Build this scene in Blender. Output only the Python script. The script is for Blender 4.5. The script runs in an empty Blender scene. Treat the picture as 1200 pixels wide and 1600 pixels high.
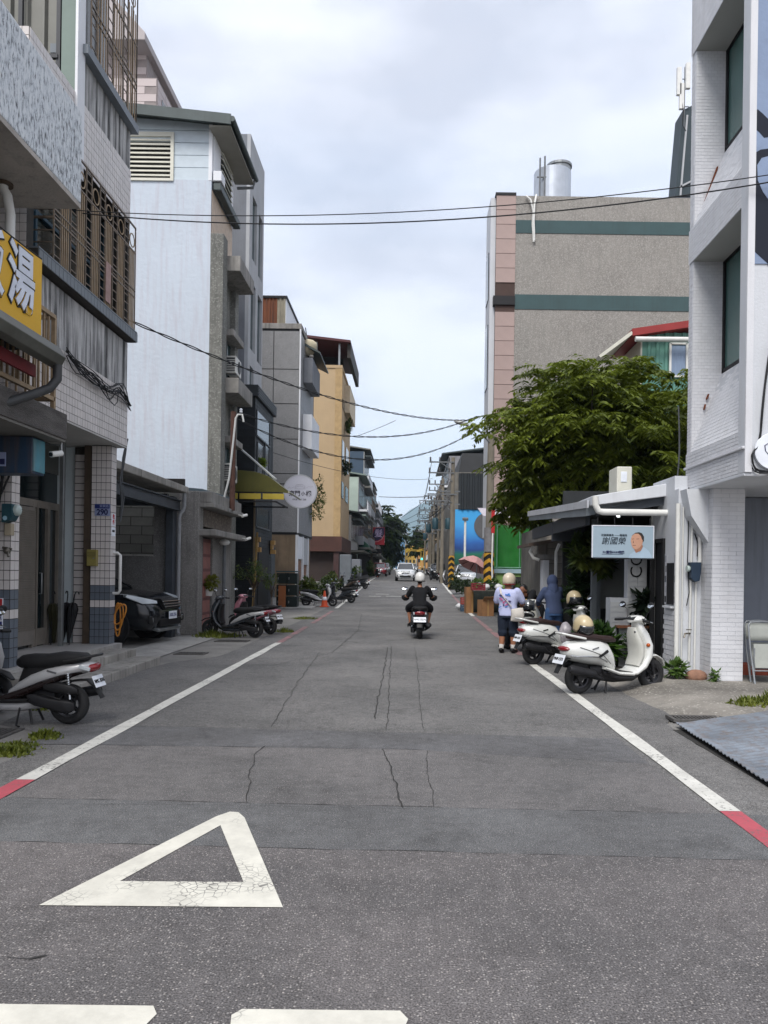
import bpy, bmesh, math, random
from mathutils import Matrix, Vector, noise
R = math.radians
rnd = random.Random(7)
SC = bpy.context.scene
COL = SC.collection
PI = math.pi

# ------------------------------------------------------------------ camera, sky, sun, exposure
EYE = 1.65                     # eye height above the road
FOC = 1200.0                   # focal length in photo pixels (1200 x 1600 frame)
ROLL = R(0.8)
cd = bpy.data.cameras.new('camera')
cam = bpy.data.objects.new('camera', cd); COL.objects.link(cam)
cam.location = (0, 0, EYE); cam.rotation_euler = (R(90), -ROLL, 0)
cd.sensor_fit = 'VERTICAL'; cd.sensor_height = 36; cd.sensor_width = 27
cd.lens = 36 * FOC / 1600
cd.shift_x = -39 / 1600; cd.shift_y = 94 / 1600
cd.clip_start = 0.05; cd.clip_end = 20000
SC.camera = cam

SUN_EL, SUN_AZ = R(52), R(196)          # azimuth clockwise from +Y: the sun is behind the camera
W = bpy.data.worlds.new('World'); SC.world = W; W.use_nodes = True
wn = W.node_tree.nodes; wl = W.node_tree.links; wn.clear()
def wnode(t, **k):
    n = wn.new(t)
    for a, b in k.items(): setattr(n, a, b)
    return n
wo = wnode('ShaderNodeOutputWorld'); wb = wnode('ShaderNodeBackground'); wb.inputs['Strength'].default_value = 0.1
sky = wnode('ShaderNodeTexSky', sky_type='NISHITA'); sky.sun_disc = False
sky.sun_elevation = SUN_EL; sky.sun_rotation = SUN_AZ; sky.air_density = 1.2; sky.dust_density = 1.5
tc = wnode('ShaderNodeTexCoord')
mp = wnode('ShaderNodeMapping'); mp.inputs['Scale'].default_value = (1.0, 1.0, 2.6); mp.inputs['Location'].default_value = (3.1, 0.4, 1.3)
n1 = wnode('ShaderNodeTexNoise'); n1.inputs['Scale'].default_value = 2.8; n1.inputs['Detail'].default_value = 6; n1.inputs['Roughness'].default_value = 0.5
n2 = wnode('ShaderNodeTexNoise'); n2.inputs['Scale'].default_value = 1.1; n2.inputs['Detail'].default_value = 4; n2.inputs['Distortion'].default_value = 0.6
wl.new(tc.outputs['Generated'], mp.inputs['Vector']); wl.new(mp.outputs[0], n1.inputs['Vector']); wl.new(mp.outputs[0], n2.inputs['Vector'])
cr = wnode('ShaderNodeValToRGB')         # cloud tone: lavender grey to white
cr.color_ramp.elements[0].position = 0.40; cr.color_ramp.elements[0].color = (3.75, 3.85, 4.4, 1)
cr.color_ramp.elements[1].position = 0.58; cr.color_ramp.elements[1].color = (5.5, 5.55, 6.05, 1)
wl.new(n1.outputs['Fac'], cr.inputs['Fac'])
cm = wnode('ShaderNodeMapRange'); cm.inputs['From Min'].default_value = 0.40; cm.inputs['From Max'].default_value = 0.56
cm.inputs['To Min'].default_value = 0.76; cm.inputs['To Max'].default_value = 0.97
wl.new(n2.outputs['Fac'], cm.inputs['Value'])
mx = wnode('ShaderNodeMix', data_type='RGBA')
wl.new(cm.outputs[0], mx.inputs['Factor']); wl.new(sky.outputs[0], mx.inputs['A']); wl.new(cr.outputs[0], mx.inputs['B'])
wl.new(mx.outputs['Result'], wb.inputs['Color']); wl.new(wb.outputs[0], wo.inputs['Surface'])
sd = bpy.data.lights.new('sun', 'SUN'); sd.energy = 1.5; sd.angle = R(26); sd.color = (1.0, 0.97, 0.92)
sun = bpy.data.objects.new('sun', sd); COL.objects.link(sun); sun.location = (0, -10, 60)
sdir = Vector((math.sin(SUN_AZ) * math.cos(SUN_EL), math.cos(SUN_AZ) * math.cos(SUN_EL), math.sin(SUN_EL)))
sun.rotation_euler = sdir.to_track_quat('Z', 'Y').to_euler()
SC.view_settings.view_transform = 'Standard'; SC.view_settings.look = 'None'
SC.view_settings.exposure = 1.05; SC.view_settings.gamma = 1.0
SC.view_settings.use_curve_mapping = False
SC.cycles.use_denoising = True
SC.cycles.max_bounces = 6; SC.cycles.transparent_max_bounces = 12; SC.cycles.volume_bounces = 1

# ------------------------------------------------------------------ survey: a bearing in the photo + a known distance -> a place in the street
_c, _s = math.cos(ROLL), math.sin(ROLL)
def bear(px, py):
    dx, dy = px - 639, py - 894
    return dx * _c + dy * _s, -dx * _s + dy * _c
def at_Y(px, py, Y):            # on a wall that crosses the street at distance Y
    u, v = bear(px, py); return Vector((u * Y / FOC, Y, EYE - v * Y / FOC))
def at_X(px, py, X):            # on a facade that runs along the street at offset X
    u, v = bear(px, py); Y = X * FOC / u; return Vector((X, Y, EYE - v * Y / FOC))
def zX(px, py, X): return at_X(px, py, X).z
def yX(px, py, X): return at_X(px, py, X).y
def xY(px, py, Y): return at_Y(px, py, Y).x
def zY(px, py, Y): return at_Y(px, py, Y).z
def zg(y):                      # the street climbs gently beyond 25 m
    if y < 25: return 0.0
    if y < 70:
        t = (y - 25) / 45; return 0.8 * t * t * (2 - t)
    if y < 260: return 0.8 + (y - 70) * 0.0105
    return 2.8

# ------------------------------------------------------------------ materials
def _nd(nt, t, **k):
    n = nt.nodes.new(t)
    for a, b in k.items():
        if a in n.inputs: n.inputs[a].default_value = b
        else: setattr(n, a, b)
    return n
def lin(h):                     # '#rrggbb' -> linear
    h = h.lstrip('#'); o = []
    for i in (0, 2, 4):
        c = int(h[i:i + 2], 16) / 255; o.append(c / 12.92 if c <= .04045 else ((c + .055) / 1.055) ** 2.4)
    return o
MATS = {}
def mat(name, col, rough=0.7, var=0.15, scale=3.0, bump=0.0, bscale=60.0, metal=0.0, streak=0.0, streak_col=(0.04, 0.04, 0.04),
        speck=0.0, speck_scale=120.0, speck_col=(0.5, 0.5, 0.5), spec=0.4, isl=0.0, coat=0.0, sth=(.5, .72), stretch=(1, 1, 1), detail=6.0, trans=0.0, alpha=1.0):
    """A plain surface with uneven tone, vertical weather streaks, aggregate specks and fine relief."""
    if name in MATS: return MATS[name]
    m = bpy.data.materials.new(name); m.use_nodes = True; nt = m.node_tree; L = nt.links
    b = nt.nodes['Principled BSDF']
    if isinstance(col, str): col = lin(col)
    b.inputs['Roughness'].default_value = rough; b.inputs['Metallic'].default_value = metal
    b.inputs['Specular IOR Level'].default_value = spec
    if coat: b.inputs['Coat Weight'].default_value = coat; b.inputs['Coat Roughness'].default_value = 0.08
    if trans: b.inputs['Transmission Weight'].default_value = trans
    if alpha < 1: b.inputs['Alpha'].default_value = alpha
    t = _nd(nt, 'ShaderNodeTexCoord'); mpn = _nd(nt, 'ShaderNodeMapping'); mpn.inputs['Scale'].default_value = stretch
    L.new(t.outputs['Object'], mpn.inputs['Vector']); vec = mpn.outputs[0]
    base = _nd(nt, 'ShaderNodeRGB'); base.outputs[0].default_value = (*col[:3], 1); cur = base.outputs[0]
    if var:
        n = _nd(nt, 'ShaderNodeTexNoise', Scale=scale, Detail=detail, Roughness=0.6); L.new(vec, n.inputs['Vector'])
        mr = _nd(nt, 'ShaderNodeMapRange'); mr.inputs['From Min'].default_value = 0.3; mr.inputs['From Max'].default_value = 0.7
        mr.inputs['To Min'].default_value = 1 - var; mr.inputs['To Max'].default_value = 1 + var
        L.new(n.outputs['Fac'], mr.inputs['Value'])
        h = _nd(nt, 'ShaderNodeVectorMath', operation='SCALE'); L.new(cur, h.inputs[0]); L.new(mr.outputs[0], h.inputs['Scale']); cur = h.outputs[0]
        rr = _nd(nt, 'ShaderNodeMapRange'); rr.inputs['To Min'].default_value = max(0, rough - .08); rr.inputs['To Max'].default_value = min(1, rough + .08)
        L.new(n.outputs['Fac'], rr.inputs['Value']); L.new(rr.outputs[0], b.inputs['Roughness'])
    if isl:
        g = _nd(nt, 'ShaderNodeNewGeometry'); mr = _nd(nt, 'ShaderNodeMapRange')
        mr.inputs['To Min'].default_value = 1 - isl; mr.inputs['To Max'].default_value = 1 + isl
        L.new(g.outputs['Random Per Island'], mr.inputs['Value'])
        h = _nd(nt, 'ShaderNodeVectorMath', operation='SCALE'); L.new(cur, h.inputs[0]); L.new(mr.outputs[0], h.inputs['Scale']); cur = h.outputs[0]
    if speck:
        v = _nd(nt, 'ShaderNodeTexVoronoi', Scale=speck_scale); L.new(vec, v.inputs['Vector'])
        sp = _nd(nt, 'ShaderNodeSeparateColor'); L.new(v.outputs['Color'], sp.inputs[0])
        mr = _nd(nt, 'ShaderNodeMapRange'); mr.inputs['From Min'].default_value = 1 - speck; mr.inputs['From Max'].default_value = 1.0
        L.new(sp.outputs[0], mr.inputs['Value'])
        mxn = _nd(nt, 'ShaderNodeMix', data_type='RGBA'); L.new(mr.outputs[0], mxn.inputs['Factor']); L.new(cur, mxn.inputs['A'])
        mxn.inputs['B'].default_value = (*speck_col, 1); cur = mxn.outputs['Result']
    if streak:
        m2 = _nd(nt, 'ShaderNodeMapping'); m2.inputs['Scale'].default_value = (5, 5, .35); L.new(t.outputs['Object'], m2.inputs['Vector'])
        n = _nd(nt, 'ShaderNodeTexNoise', Scale=1.6, Detail=7.0, Roughness=0.65); L.new(m2.outputs[0], n.inputs['Vector'])
        mr = _nd(nt, 'ShaderNodeMapRange'); mr.inputs['From Min'].default_value = sth[0]; mr.inputs['From Max'].default_value = sth[1]; mr.inputs['To Max'].default_value = streak
        L.new(n.outputs['Fac'], mr.inputs['Value'])
        mxn = _nd(nt, 'ShaderNodeMix', data_type='RGBA'); L.new(mr.outputs[0], mxn.inputs['Factor']); L.new(cur, mxn.inputs['A'])
        mxn.inputs['B'].default_value = (*streak_col, 1); cur = mxn.outputs['Result']
    L.new(cur, b.inputs['Base Color'])
    if bump:
        n = _nd(nt, 'ShaderNodeTexNoise', Scale=bscale, Detail=5.0); L.new(vec, n.inputs['Vector'])
        bp = _nd(nt, 'ShaderNodeBump', Strength=bump, Distance=0.02); L.new(n.outputs['Fac'], bp.inputs['Height']); L.new(bp.outputs[0], b.inputs['Normal'])
    MATS[name] = m; return m
def leafmat(name, c1, c2):
    if name in MATS: return MATS[name]
    m = bpy.data.materials.new(name); m.use_nodes = True; nt = m.node_tree; L = nt.links; b = nt.nodes['Principled BSDF']
    g = _nd(nt, 'ShaderNodeNewGeometry'); r = _nd(nt, 'ShaderNodeValToRGB'); r.color_ramp.elements[0].color = (*lin(c1), 1); r.color_ramp.elements[1].color = (*lin(c2), 1)
    t = _nd(nt, 'ShaderNodeTexCoord'); n = _nd(nt, 'ShaderNodeTexNoise', Scale=.9, Detail=4.0); L.new(t.outputs['Object'], n.inputs['Vector']); q = _nd(nt, 'ShaderNodeMapRange'); q.inputs['From Min'].default_value = .33; q.inputs['From Max'].default_value = .67; q.inputs['To Min'].default_value = -.25; q.inputs['To Max'].default_value = .75; L.new(n.outputs['Fac'], q.inputs['Value']); a = _nd(nt, 'ShaderNodeMath', operation='MULTIPLY_ADD'); a.inputs[1].default_value = .55; L.new(g.outputs['Random Per Island'], a.inputs[0]); L.new(q.outputs[0], a.inputs[2])
    L.new(a.outputs[0], r.inputs['Fac']); L.new(r.outputs[0], b.inputs['Base Color'])
    b.inputs['Roughness'].default_value = 0.5; b.inputs['Specular IOR Level'].default_value = 0.35
    tr = _nd(nt, 'ShaderNodeBsdfTranslucent'); L.new(r.outputs[0], tr.inputs['Color'])
    ms = _nd(nt, 'ShaderNodeMixShader', Fac=0.38); L.new(b.outputs[0], ms.inputs[1]); L.new(tr.outputs[0], ms.inputs[2])
    L.new(ms.outputs[0], nt.nodes['Material Output'].inputs['Surface'])
    MATS[name] = m; return m
def emis(name, col, s=3.0):
    if name in MATS: return MATS[name]
    m = bpy.data.materials.new(name); m.use_nodes = True; b = m.node_tree.nodes['Principled BSDF']
    b.inputs['Base Color'].default_value = (*lin(col), 1); b.inputs['Emission Color'].default_value = (*lin(col), 1); b.inputs['Emission Strength'].default_value = s
    MATS[name] = m; return m

# ------------------------------------------------------------------ mesh collector
class MB:
    def __init__(s): s.v = []; s.f = []
    def add(s, vs, fs):
        o = len(s.v); s.v += [Vector(p) for p in vs]; s.f += [tuple(i + o for i in f) for f in fs]; return s
    def box(s, x0, x1, y0, y1, z0, z1):
        if x0 > x1: x0, x1 = x1, x0
        if y0 > y1: y0, y1 = y1, y0
        if z0 > z1: z0, z1 = z1, z0
        return s.add([(x0,y0,z0),(x1,y0,z0),(x1,y1,z0),(x0,y1,z0),(x0,y0,z1),(x1,y0,z1),(x1,y1,z1),(x0,y1,z1)],
                     [(0,3,2,1),(4,5,6,7),(0,1,5,4),(1,2,6,5),(2,3,7,6),(3,0,4,7)])
    def obox(s, c, size, rot=(0, 0, 0)):
        m = Matrix.Translation(c) @ (Matrix.Rotation(rot[2], 4, 'Z') @ Matrix.Rotation(rot[1], 4, 'Y') @ Matrix.Rotation(rot[0], 4, 'X'))
        a, b, d = size[0] / 2, size[1] / 2, size[2] / 2; o = len(s.v)
        s.box(-a, a, -b, b, -d, d)
        for i in range(o, len(s.v)): s.v[i] = m @ s.v[i]
        return s
    def bar(s, p, q, w, h=None, up=(0, 0, 1)):       # square bar from p to q
        p, q = Vector(p), Vector(q); h = h or w; d = (q - p).normalized(); u = Vector(up)
        if abs(d.dot(u)) > .98: u = Vector((0, 1, 0))
        a = d.cross(u).normalized() * w / 2; b = a.cross(d).normalized() * h / 2
        return s.add([p-a-b,p+a-b,p+a+b,p-a+b,q-a-b,q+a-b,q+a+b,q-a+b],[(0,1,2,3),(7,6,5,4),(0,4,5,1),(1,5,6,2),(2,6,7,3),(3,7,4,0)])
    def ring(s, pts): o = len(s.v); s.v += [Vector(p) for p in pts]; return list(range(o, o + len(pts)))
    def skin(s, rings, cap=True, closed=True):
        for a, b in zip(rings, rings[1:]):
            n = len(a)
            for i in range(n if closed else n - 1): s.f.append((a[i], a[(i+1) % n], b[(i+1) % n], b[i]))
        if cap: s.f.append(tuple(reversed(rings[0]))); s.f.append(tuple(rings[-1]))
        return s
    def tube(s, pts, r, n=8, cap=True):
        pts = [Vector(p) for p in pts]; rs = r if isinstance(r, (list, tuple)) else [r] * len(pts); rings = []; up = None
        for i, p in enumerate(pts):
            d = (pts[min(i+1, len(pts)-1)] - pts[max(i-1, 0)]).normalized()
            if up is None: up = Vector((0, 0, 1)) if abs(d.z) < .9 else Vector((1, 0, 0))
            a = d.cross(up)
            if a.length < 1e-4: a = d.orthogonal()
            a.normalize(); b = a.cross(d).normalized(); up = b
            rings.append(s.ring([p + a * (rs[i] * math.cos(2*PI*k/n)) + b * (rs[i] * math.sin(2*PI*k/n)) for k in range(n)]))
        return s.skin(rings, cap)
    def lathe(s, prof, c=(0, 0, 0), axis='z', n=24, cap=True):   # prof: (radius, height)
        c = Vector(c); rings = []
        for r, h in prof:
            ps = []
            for k in range(n):
                a = 2 * PI * k / n; x, y = r * math.cos(a), r * math.sin(a)
                ps.append(c + (Vector((x, y, h)) if axis == 'z' else Vector((h, x, y)) if axis == 'x' else Vector((x, h, y))))
            rings.append(s.ring(ps))
        return s.skin(rings, cap)
    def prism(s, poly, a0, a1, axis='x'):               # polygon in the other two axes, extruded
        def P(u, v, w): return {'x': (w, u, v), 'y': (u, w, v), 'z': (u, v, w)}[axis]
        n = len(poly); r0 = s.ring([P(u, v, a0) for u, v in poly]); r1 = s.ring([P(u, v, a1) for u, v in poly]); return s.skin([r0, r1])
    def loft(s, secs, n=16, axis='x', cap=True, p=2.0):  # sections (pos, centre_z, half_width, half_height[, exponent]) along x
        rings = []
        for q in secs:
            x, cz, hw, hh = q[:4]; e = q[4] if len(q) > 4 else p; ps = []
            for k in range(n):
                a = 2 * PI * k / n; ca, sa = math.cos(a), math.sin(a)
                yy = hw * math.copysign(abs(ca) ** (2 / e), ca); zz = hh * math.copysign(abs(sa) ** (2 / e), sa)
                ps.append((x, yy, cz + zz) if axis == 'x' else (yy, x, cz + zz) if axis == 'y' else (yy, cz + zz, x))
            rings.append(s.ring(ps))
        return s.skin(rings, cap)
    def path_loft(s, secs, n=14, p=2.4):                # sections (x, z, half_width, thickness) in the xz plane, across the path
        rings = []
        for i, q in enumerate(secs):
            x, z, hw, t = q[:4]; a, b = secs[max(i-1, 0)], secs[min(i+1, len(secs)-1)]
            d = Vector((b[0]-a[0], 0, b[1]-a[1])).normalized(); nrm = Vector((-d.z, 0, d.x)); ps = []
            for k in range(n):
                an = 2*PI*k/n; ca, sa = math.cos(an), math.sin(an)
                ps.append(Vector((x, 0, z)) + Vector((0, hw * math.copysign(abs(ca) ** (2/p), ca), 0)) + nrm * (t * math.copysign(abs(sa) ** (2/p), sa)))
            rings.append(s.ring(ps))
        return s.skin(rings)
    def ball(s, c, r, nu=12, nv=8, rot=None):
        c = Vector(c); r = Vector((r, r, r)) if not isinstance(r, (tuple, list, Vector)) else Vector(r); rings = []
        for j in range(nv + 1):
            t = PI * (j / nv) * .998 + .003; ps = []
            for k in range(nu):
                a = 2 * PI * k / nu; q = Vector((r.x*math.sin(t)*math.cos(a), r.y*math.sin(t)*math.sin(a), -r.z*math.cos(t)))
                if rot: q = rot @ q
                ps.append(c + q)
            rings.append(s.ring(ps))
        return s.skin(rings)
    def quad(s, a, b, c, d): return s.add([a, b, c, d], [(0, 1, 2, 3)])
    def grid(s, fn, nu, nv):
        o = len(s.v)
        for j in range(nv + 1):
            for i in range(nu + 1): s.v.append(Vector(fn(i / nu, j / nv)))
        for j in range(nv):
            for i in range(nu):
                a = o + j * (nu + 1) + i; s.f.append((a, a + 1, a + nu + 2, a + nu + 1))
        return s
    def xf(s, m):
        s.v = [m @ p for p in s.v]; return s
    def mesh(s, name, smooth=False, fix=True):
        me = bpy.data.meshes.new(name); me.from_pydata(s.v, [], s.f); me.update()
        if fix:
            bm = bmesh.new(); bm.from_mesh(me); bmesh.ops.recalc_face_normals(bm, faces=bm.faces); bm.to_mesh(me); bm.free()
        if smooth:
            me.polygons.foreach_set('use_smooth', [True] * len(me.polygons))
        return me

def _finish(o, smooth, bevel, solid, sub=0):
    if solid: m = o.modifiers.new('thickness', 'SOLIDIFY'); m.thickness = solid; m.offset = 0
    if bevel: m = o.modifiers.new('edge', 'BEVEL'); m.width = bevel; m.segments = 2; m.limit_method = 'ANGLE'; m.angle_limit = R(40)
    if sub: m = o.modifiers.new('round', 'SUBSURF'); m.levels = sub; m.render_levels = sub
    if smooth and smooth != 'all':
        try: o.data.set_sharp_from_angle(angle=R(smooth if smooth > 1 else 38))
        except Exception: pass
def origin(o):
    v = Vector((0, 0, 0))
    while o is not None: v = v + o.location; o = o.parent
    return v
def thing(name, label, cat, loc=(0, 0, 0), rotz=0.0, group=None, kind=None):
    o = bpy.data.objects.new(name, None); COL.objects.link(o); o.location = loc; o.rotation_euler = (0, 0, rotz)
    o.empty_display_size = 0.2; o['label'] = label; o['category'] = cat
    if group: o['group'] = group
    if kind: o['kind'] = kind
    return o
def part(name, mb, m, parent=None, smooth=0, bevel=0, solid=0, sub=0, kind=None, label=None, local=False):
    """One mesh object. Built in street coordinates unless local; re-centred on the thing's base."""
    if parent is not None and not local:
        off = origin(parent); mb.v = [p - off for p in mb.v]
    me = mb.mesh(name, bool(smooth)); o = bpy.data.objects.new(name, me); COL.objects.link(o)
    me.materials.append(m)
    if parent is not None: o.parent = parent
    _finish(o, smooth, bevel, solid, sub)
    if kind: o['kind'] = kind
    if label: o['label'] = label
    return o
def single(name, mb, m, label, cat, loc=None, group=None, kind=None, **k):
    """A thing that is one mesh; its origin goes to loc."""
    if loc is None: loc = Vector((sum(p.x for p in mb.v) / len(mb.v), sum(p.y for p in mb.v) / len(mb.v), min(p.z for p in mb.v)))
    loc = Vector(loc); mb.v = [p - loc for p in mb.v]
    o = part(name, mb, m, **k); o.location = loc; o['label'] = label; o['category'] = cat
    if group: o['group'] = group
    if kind: o['kind'] = kind
    return o
def struct(name, mb, m, **k):
    o = part(name, mb, m, **k); o['kind'] = 'structure'; return o
def piece(name, me, loc, parent, rot=None, scale=None, m=None):
    """One more copy of a shared mesh as a part; loc in street coordinates."""
    o = bpy.data.objects.new(name, me); COL.objects.link(o); o.parent = parent
    o.location = Vector(loc) - origin(parent)
    if rot: o.rotation_euler = rot
    if scale: o.scale = scale
    if m:
        if not me.materials: me.materials.append(None)
        o.material_slots[0].link = 'OBJECT'; o.material_slots[0].material = m
    return o
def dup(o, loc=None, rotz=None, label=None, parent=None, keep_group=True):
    c = o.copy(); COL.objects.link(c); c.parent = parent
    if loc is not None: c.location = loc
    if rotz is not None: c.rotation_euler = (0, 0, rotz)
    if label: c['label'] = label
    for ch in list(o.children): dup(ch, parent=c)
    return c
def recolour(root, table):
    """Give a copied thing its own paint: table maps part name stem -> material."""
    for ch in root.children:
        k = ch.name.split('.')[0]
        if k in table and ch.type == 'MESH':
            ch.material_slots[0].link = 'OBJECT'; ch.material_slots[0].material = table[k]
        recolour(ch, table)
def text_mesh(body, size, depth=0.004, align='CENTER', shear=0.0, bold=0.0):
    cu = bpy.data.curves.new('lettering', 'FONT'); cu.body = body; cu.size = size; cu.align_x = align; cu.align_y = 'CENTER'
    cu.extrude = depth; cu.shear = shear; cu.offset = bold; cu.resolution_u = 3
    o = bpy.data.objects.new('lettering', cu); COL.objects.link(o)
    dg = bpy.context.evaluated_depsgraph_get(); me = bpy.data.meshes.new_from_object(o.evaluated_get(dg))
    bpy.data.objects.remove(o); bpy.data.curves.remove(cu); return me
def text(name, body, size, m, loc, parent, face='-y', depth=0.003, align='CENTER', shear=0.0, sx=1.0, bold=0.0, rot=None):
    """Raised lettering. face: '-y' reads from the camera side, '+x' from the street for a left facade."""
    me = text_mesh(body, size, depth, align, shear, bold); me.materials.clear(); me.materials.append(m)
    o = bpy.data.objects.new(name, me); COL.objects.link(o); o.parent = parent
    o.location = Vector(loc) - (origin(parent) if parent else Vector((0, 0, 0)))
    o.rotation_euler = rot if rot else {'-y': (R(90), 0, 0), '+x': (R(90), 0, R(90)), '-x': (R(90), 0, R(-90)), '+y': (R(90), 0, R(180))}[face]
    o.scale = (sx, 1, 1); return o
# ------------------------------------------------------------------ ground, road, markings
def gr(px, py, z=0.0):
    u, v = bear(px, py); Y = FOC * (EYE - z) / v; return Vector((u * Y / FOC, Y, z))
def ys(y0, y1, st):
    n = max(1, int(round((y1 - y0) / st))); return [y0 + (y1 - y0) * i / n for i in range(n + 1)]
def sheet(x0, x1, y0, y1, dz, st=.5, nx=1):
    mb = MB(); yy = [y0] + [.5 * k for k in range(int(2 * y0) + 1, int(2 * y1) + 1) if y0 < .5 * k < y1] + [y1]; fx0 = x0 if callable(x0) else (lambda y: x0); fx1 = x1 if callable(x1) else (lambda y: x1)
    rows = [mb.ring([(fx0(y) + (fx1(y) - fx0(y)) * i / nx, y, zg(y) + dz) for i in range(nx + 1)]) for y in yy]
    return mb.skin(rows, cap=False, closed=False)

def asphalt(name, col, speck, sscale, warm, rough=0.85):
    m = bpy.data.materials.new(name); m.use_nodes = True; nt = m.node_tree; L = nt.links; b = nt.nodes['Principled BSDF']
    t = _nd(nt, 'ShaderNodeTexCoord'); vec = t.outputs['Object']
    big = _nd(nt, 'ShaderNodeTexNoise', Scale=0.55, Detail=5.0, Roughness=0.6); L.new(vec, big.inputs['Vector'])
    mid = _nd(nt, 'ShaderNodeTexNoise', Scale=9.0, Detail=6.0, Roughness=0.7); L.new(vec, mid.inputs['Vector'])
    fine = _nd(nt, 'ShaderNodeTexNoise', Scale=120.0, Detail=4.0, Roughness=0.7); L.new(vec, fine.inputs['Vector'])
    r = _nd(nt, 'ShaderNodeValToRGB')
    r.color_ramp.elements[0].position = .33; r.color_ramp.elements[0].color = (*[c * .74 for c in col], 1)
    r.color_ramp.elements[1].position = .68; r.color_ramp.elements[1].color = (*[c * 1.22 * w for c, w in zip(col, warm)], 1)
    L.new(big.outputs['Fac'], r.inputs['Fac'])
    f = _nd(nt, 'ShaderNodeMath', operation='MULTIPLY_ADD'); L.new(mid.outputs['Fac'], f.inputs[0]); f.inputs[1].default_value = .9; f.inputs[2].default_value = .55
    f2 = _nd(nt, 'ShaderNodeMapRange'); f2.inputs['From Min'].default_value = .3; f2.inputs['From Max'].default_value = .7; f2.inputs['To Min'].default_value = .1; f2.inputs['To Max'].default_value = 1.9
    L.new(fine.outputs['Fac'], f2.inputs['Value'])
    f3 = _nd(nt, 'ShaderNodeMath', operation='MULTIPLY'); L.new(f.outputs[0], f3.inputs[0]); L.new(f2.outputs[0], f3.inputs[1])
    sn = _nd(nt, 'ShaderNodeTexNoise', Scale=1.7, Detail=8.0, Roughness=.68, Distortion=.5); L.new(vec, sn.inputs['Vector']); sr = _nd(nt, 'ShaderNodeMapRange'); sr.inputs['From Min'].default_value = .54; sr.inputs['From Max'].default_value = .74; sr.inputs['To Min'].default_value = 1.0; sr.inputs['To Max'].default_value = .62; L.new(sn.outputs['Fac'], sr.inputs['Value']); f4 = _nd(nt, 'ShaderNodeMath', operation='MULTIPLY'); L.new(f3.outputs[0], f4.inputs[0]); L.new(sr.outputs[0], f4.inputs[1]); f3 = f4
    sc = _nd(nt, 'ShaderNodeVectorMath', operation='SCALE'); L.new(r.outputs[0], sc.inputs[0]); L.new(f3.outputs[0], sc.inputs['Scale'])
    v = _nd(nt, 'ShaderNodeTexVoronoi', Scale=sscale); L.new(vec, v.inputs['Vector'])
    sp = _nd(nt, 'ShaderNodeSeparateColor'); L.new(v.outputs['Color'], sp.inputs[0])
    mr = _nd(nt, 'ShaderNodeMapRange'); mr.inputs['From Min'].default_value = 1 - speck; mr.inputs['From Max'].default_value = 1.02; L.new(sp.outputs[0], mr.inputs['Value'])
    dm = _nd(nt, 'ShaderNodeMapRange'); dm.inputs['From Min'].default_value = .5; dm.inputs['From Max'].default_value = .28; L.new(v.outputs['Distance'], dm.inputs['Value'])
    mm = _nd(nt, 'ShaderNodeMath', operation='MULTIPLY'); L.new(mr.outputs[0], mm.inputs[0]); L.new(dm.outputs[0], mm.inputs[1])
    mxn = _nd(nt, 'ShaderNodeMix', data_type='RGBA'); L.new(mm.outputs[0], mxn.inputs['Factor']); L.new(sc.outputs[0], mxn.inputs['A'])
    cr2 = _nd(nt, 'ShaderNodeValToRGB'); cr2.color_ramp.elements[0].color = (.34, .33, .32, 1); cr2.color_ramp.elements[1].color = (.45, .41, .38, 1); L.new(sp.outputs[1], cr2.inputs['Fac'])
    L.new(cr2.outputs[0], mxn.inputs['B']); L.new(mxn.outputs['Result'], b.inputs['Base Color'])
    b.inputs['Roughness'].default_value = rough; b.inputs['Specular IOR Level'].default_value = .3
    bp = _nd(nt, 'ShaderNodeBump', Strength=.55, Distance=.008); L.new(v.outputs['Distance'], bp.inputs['Height']); L.new(bp.outputs[0], b.inputs['Normal'])
    MATS[name] = m; return m
A_main = asphalt('asphalt_main', (.142, .14, .138), .22, 105, (1.0, .985, .97))
A_near = asphalt('asphalt_near', (.122, .117, .118), .34, 88, (1.03, .99, .97))
A_band = asphalt('asphalt_band', (.122, .121, .123), .16, 130, (.98, 1.0, 1.0))
A_mid = asphalt('asphalt_mid', (.13, .128, .128), .24, 112, (1.03, .99, .98))
A_dark = asphalt('asphalt_dark', (.122, .12, .122), .14, 140, (.98, 1, 1.02))

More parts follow.
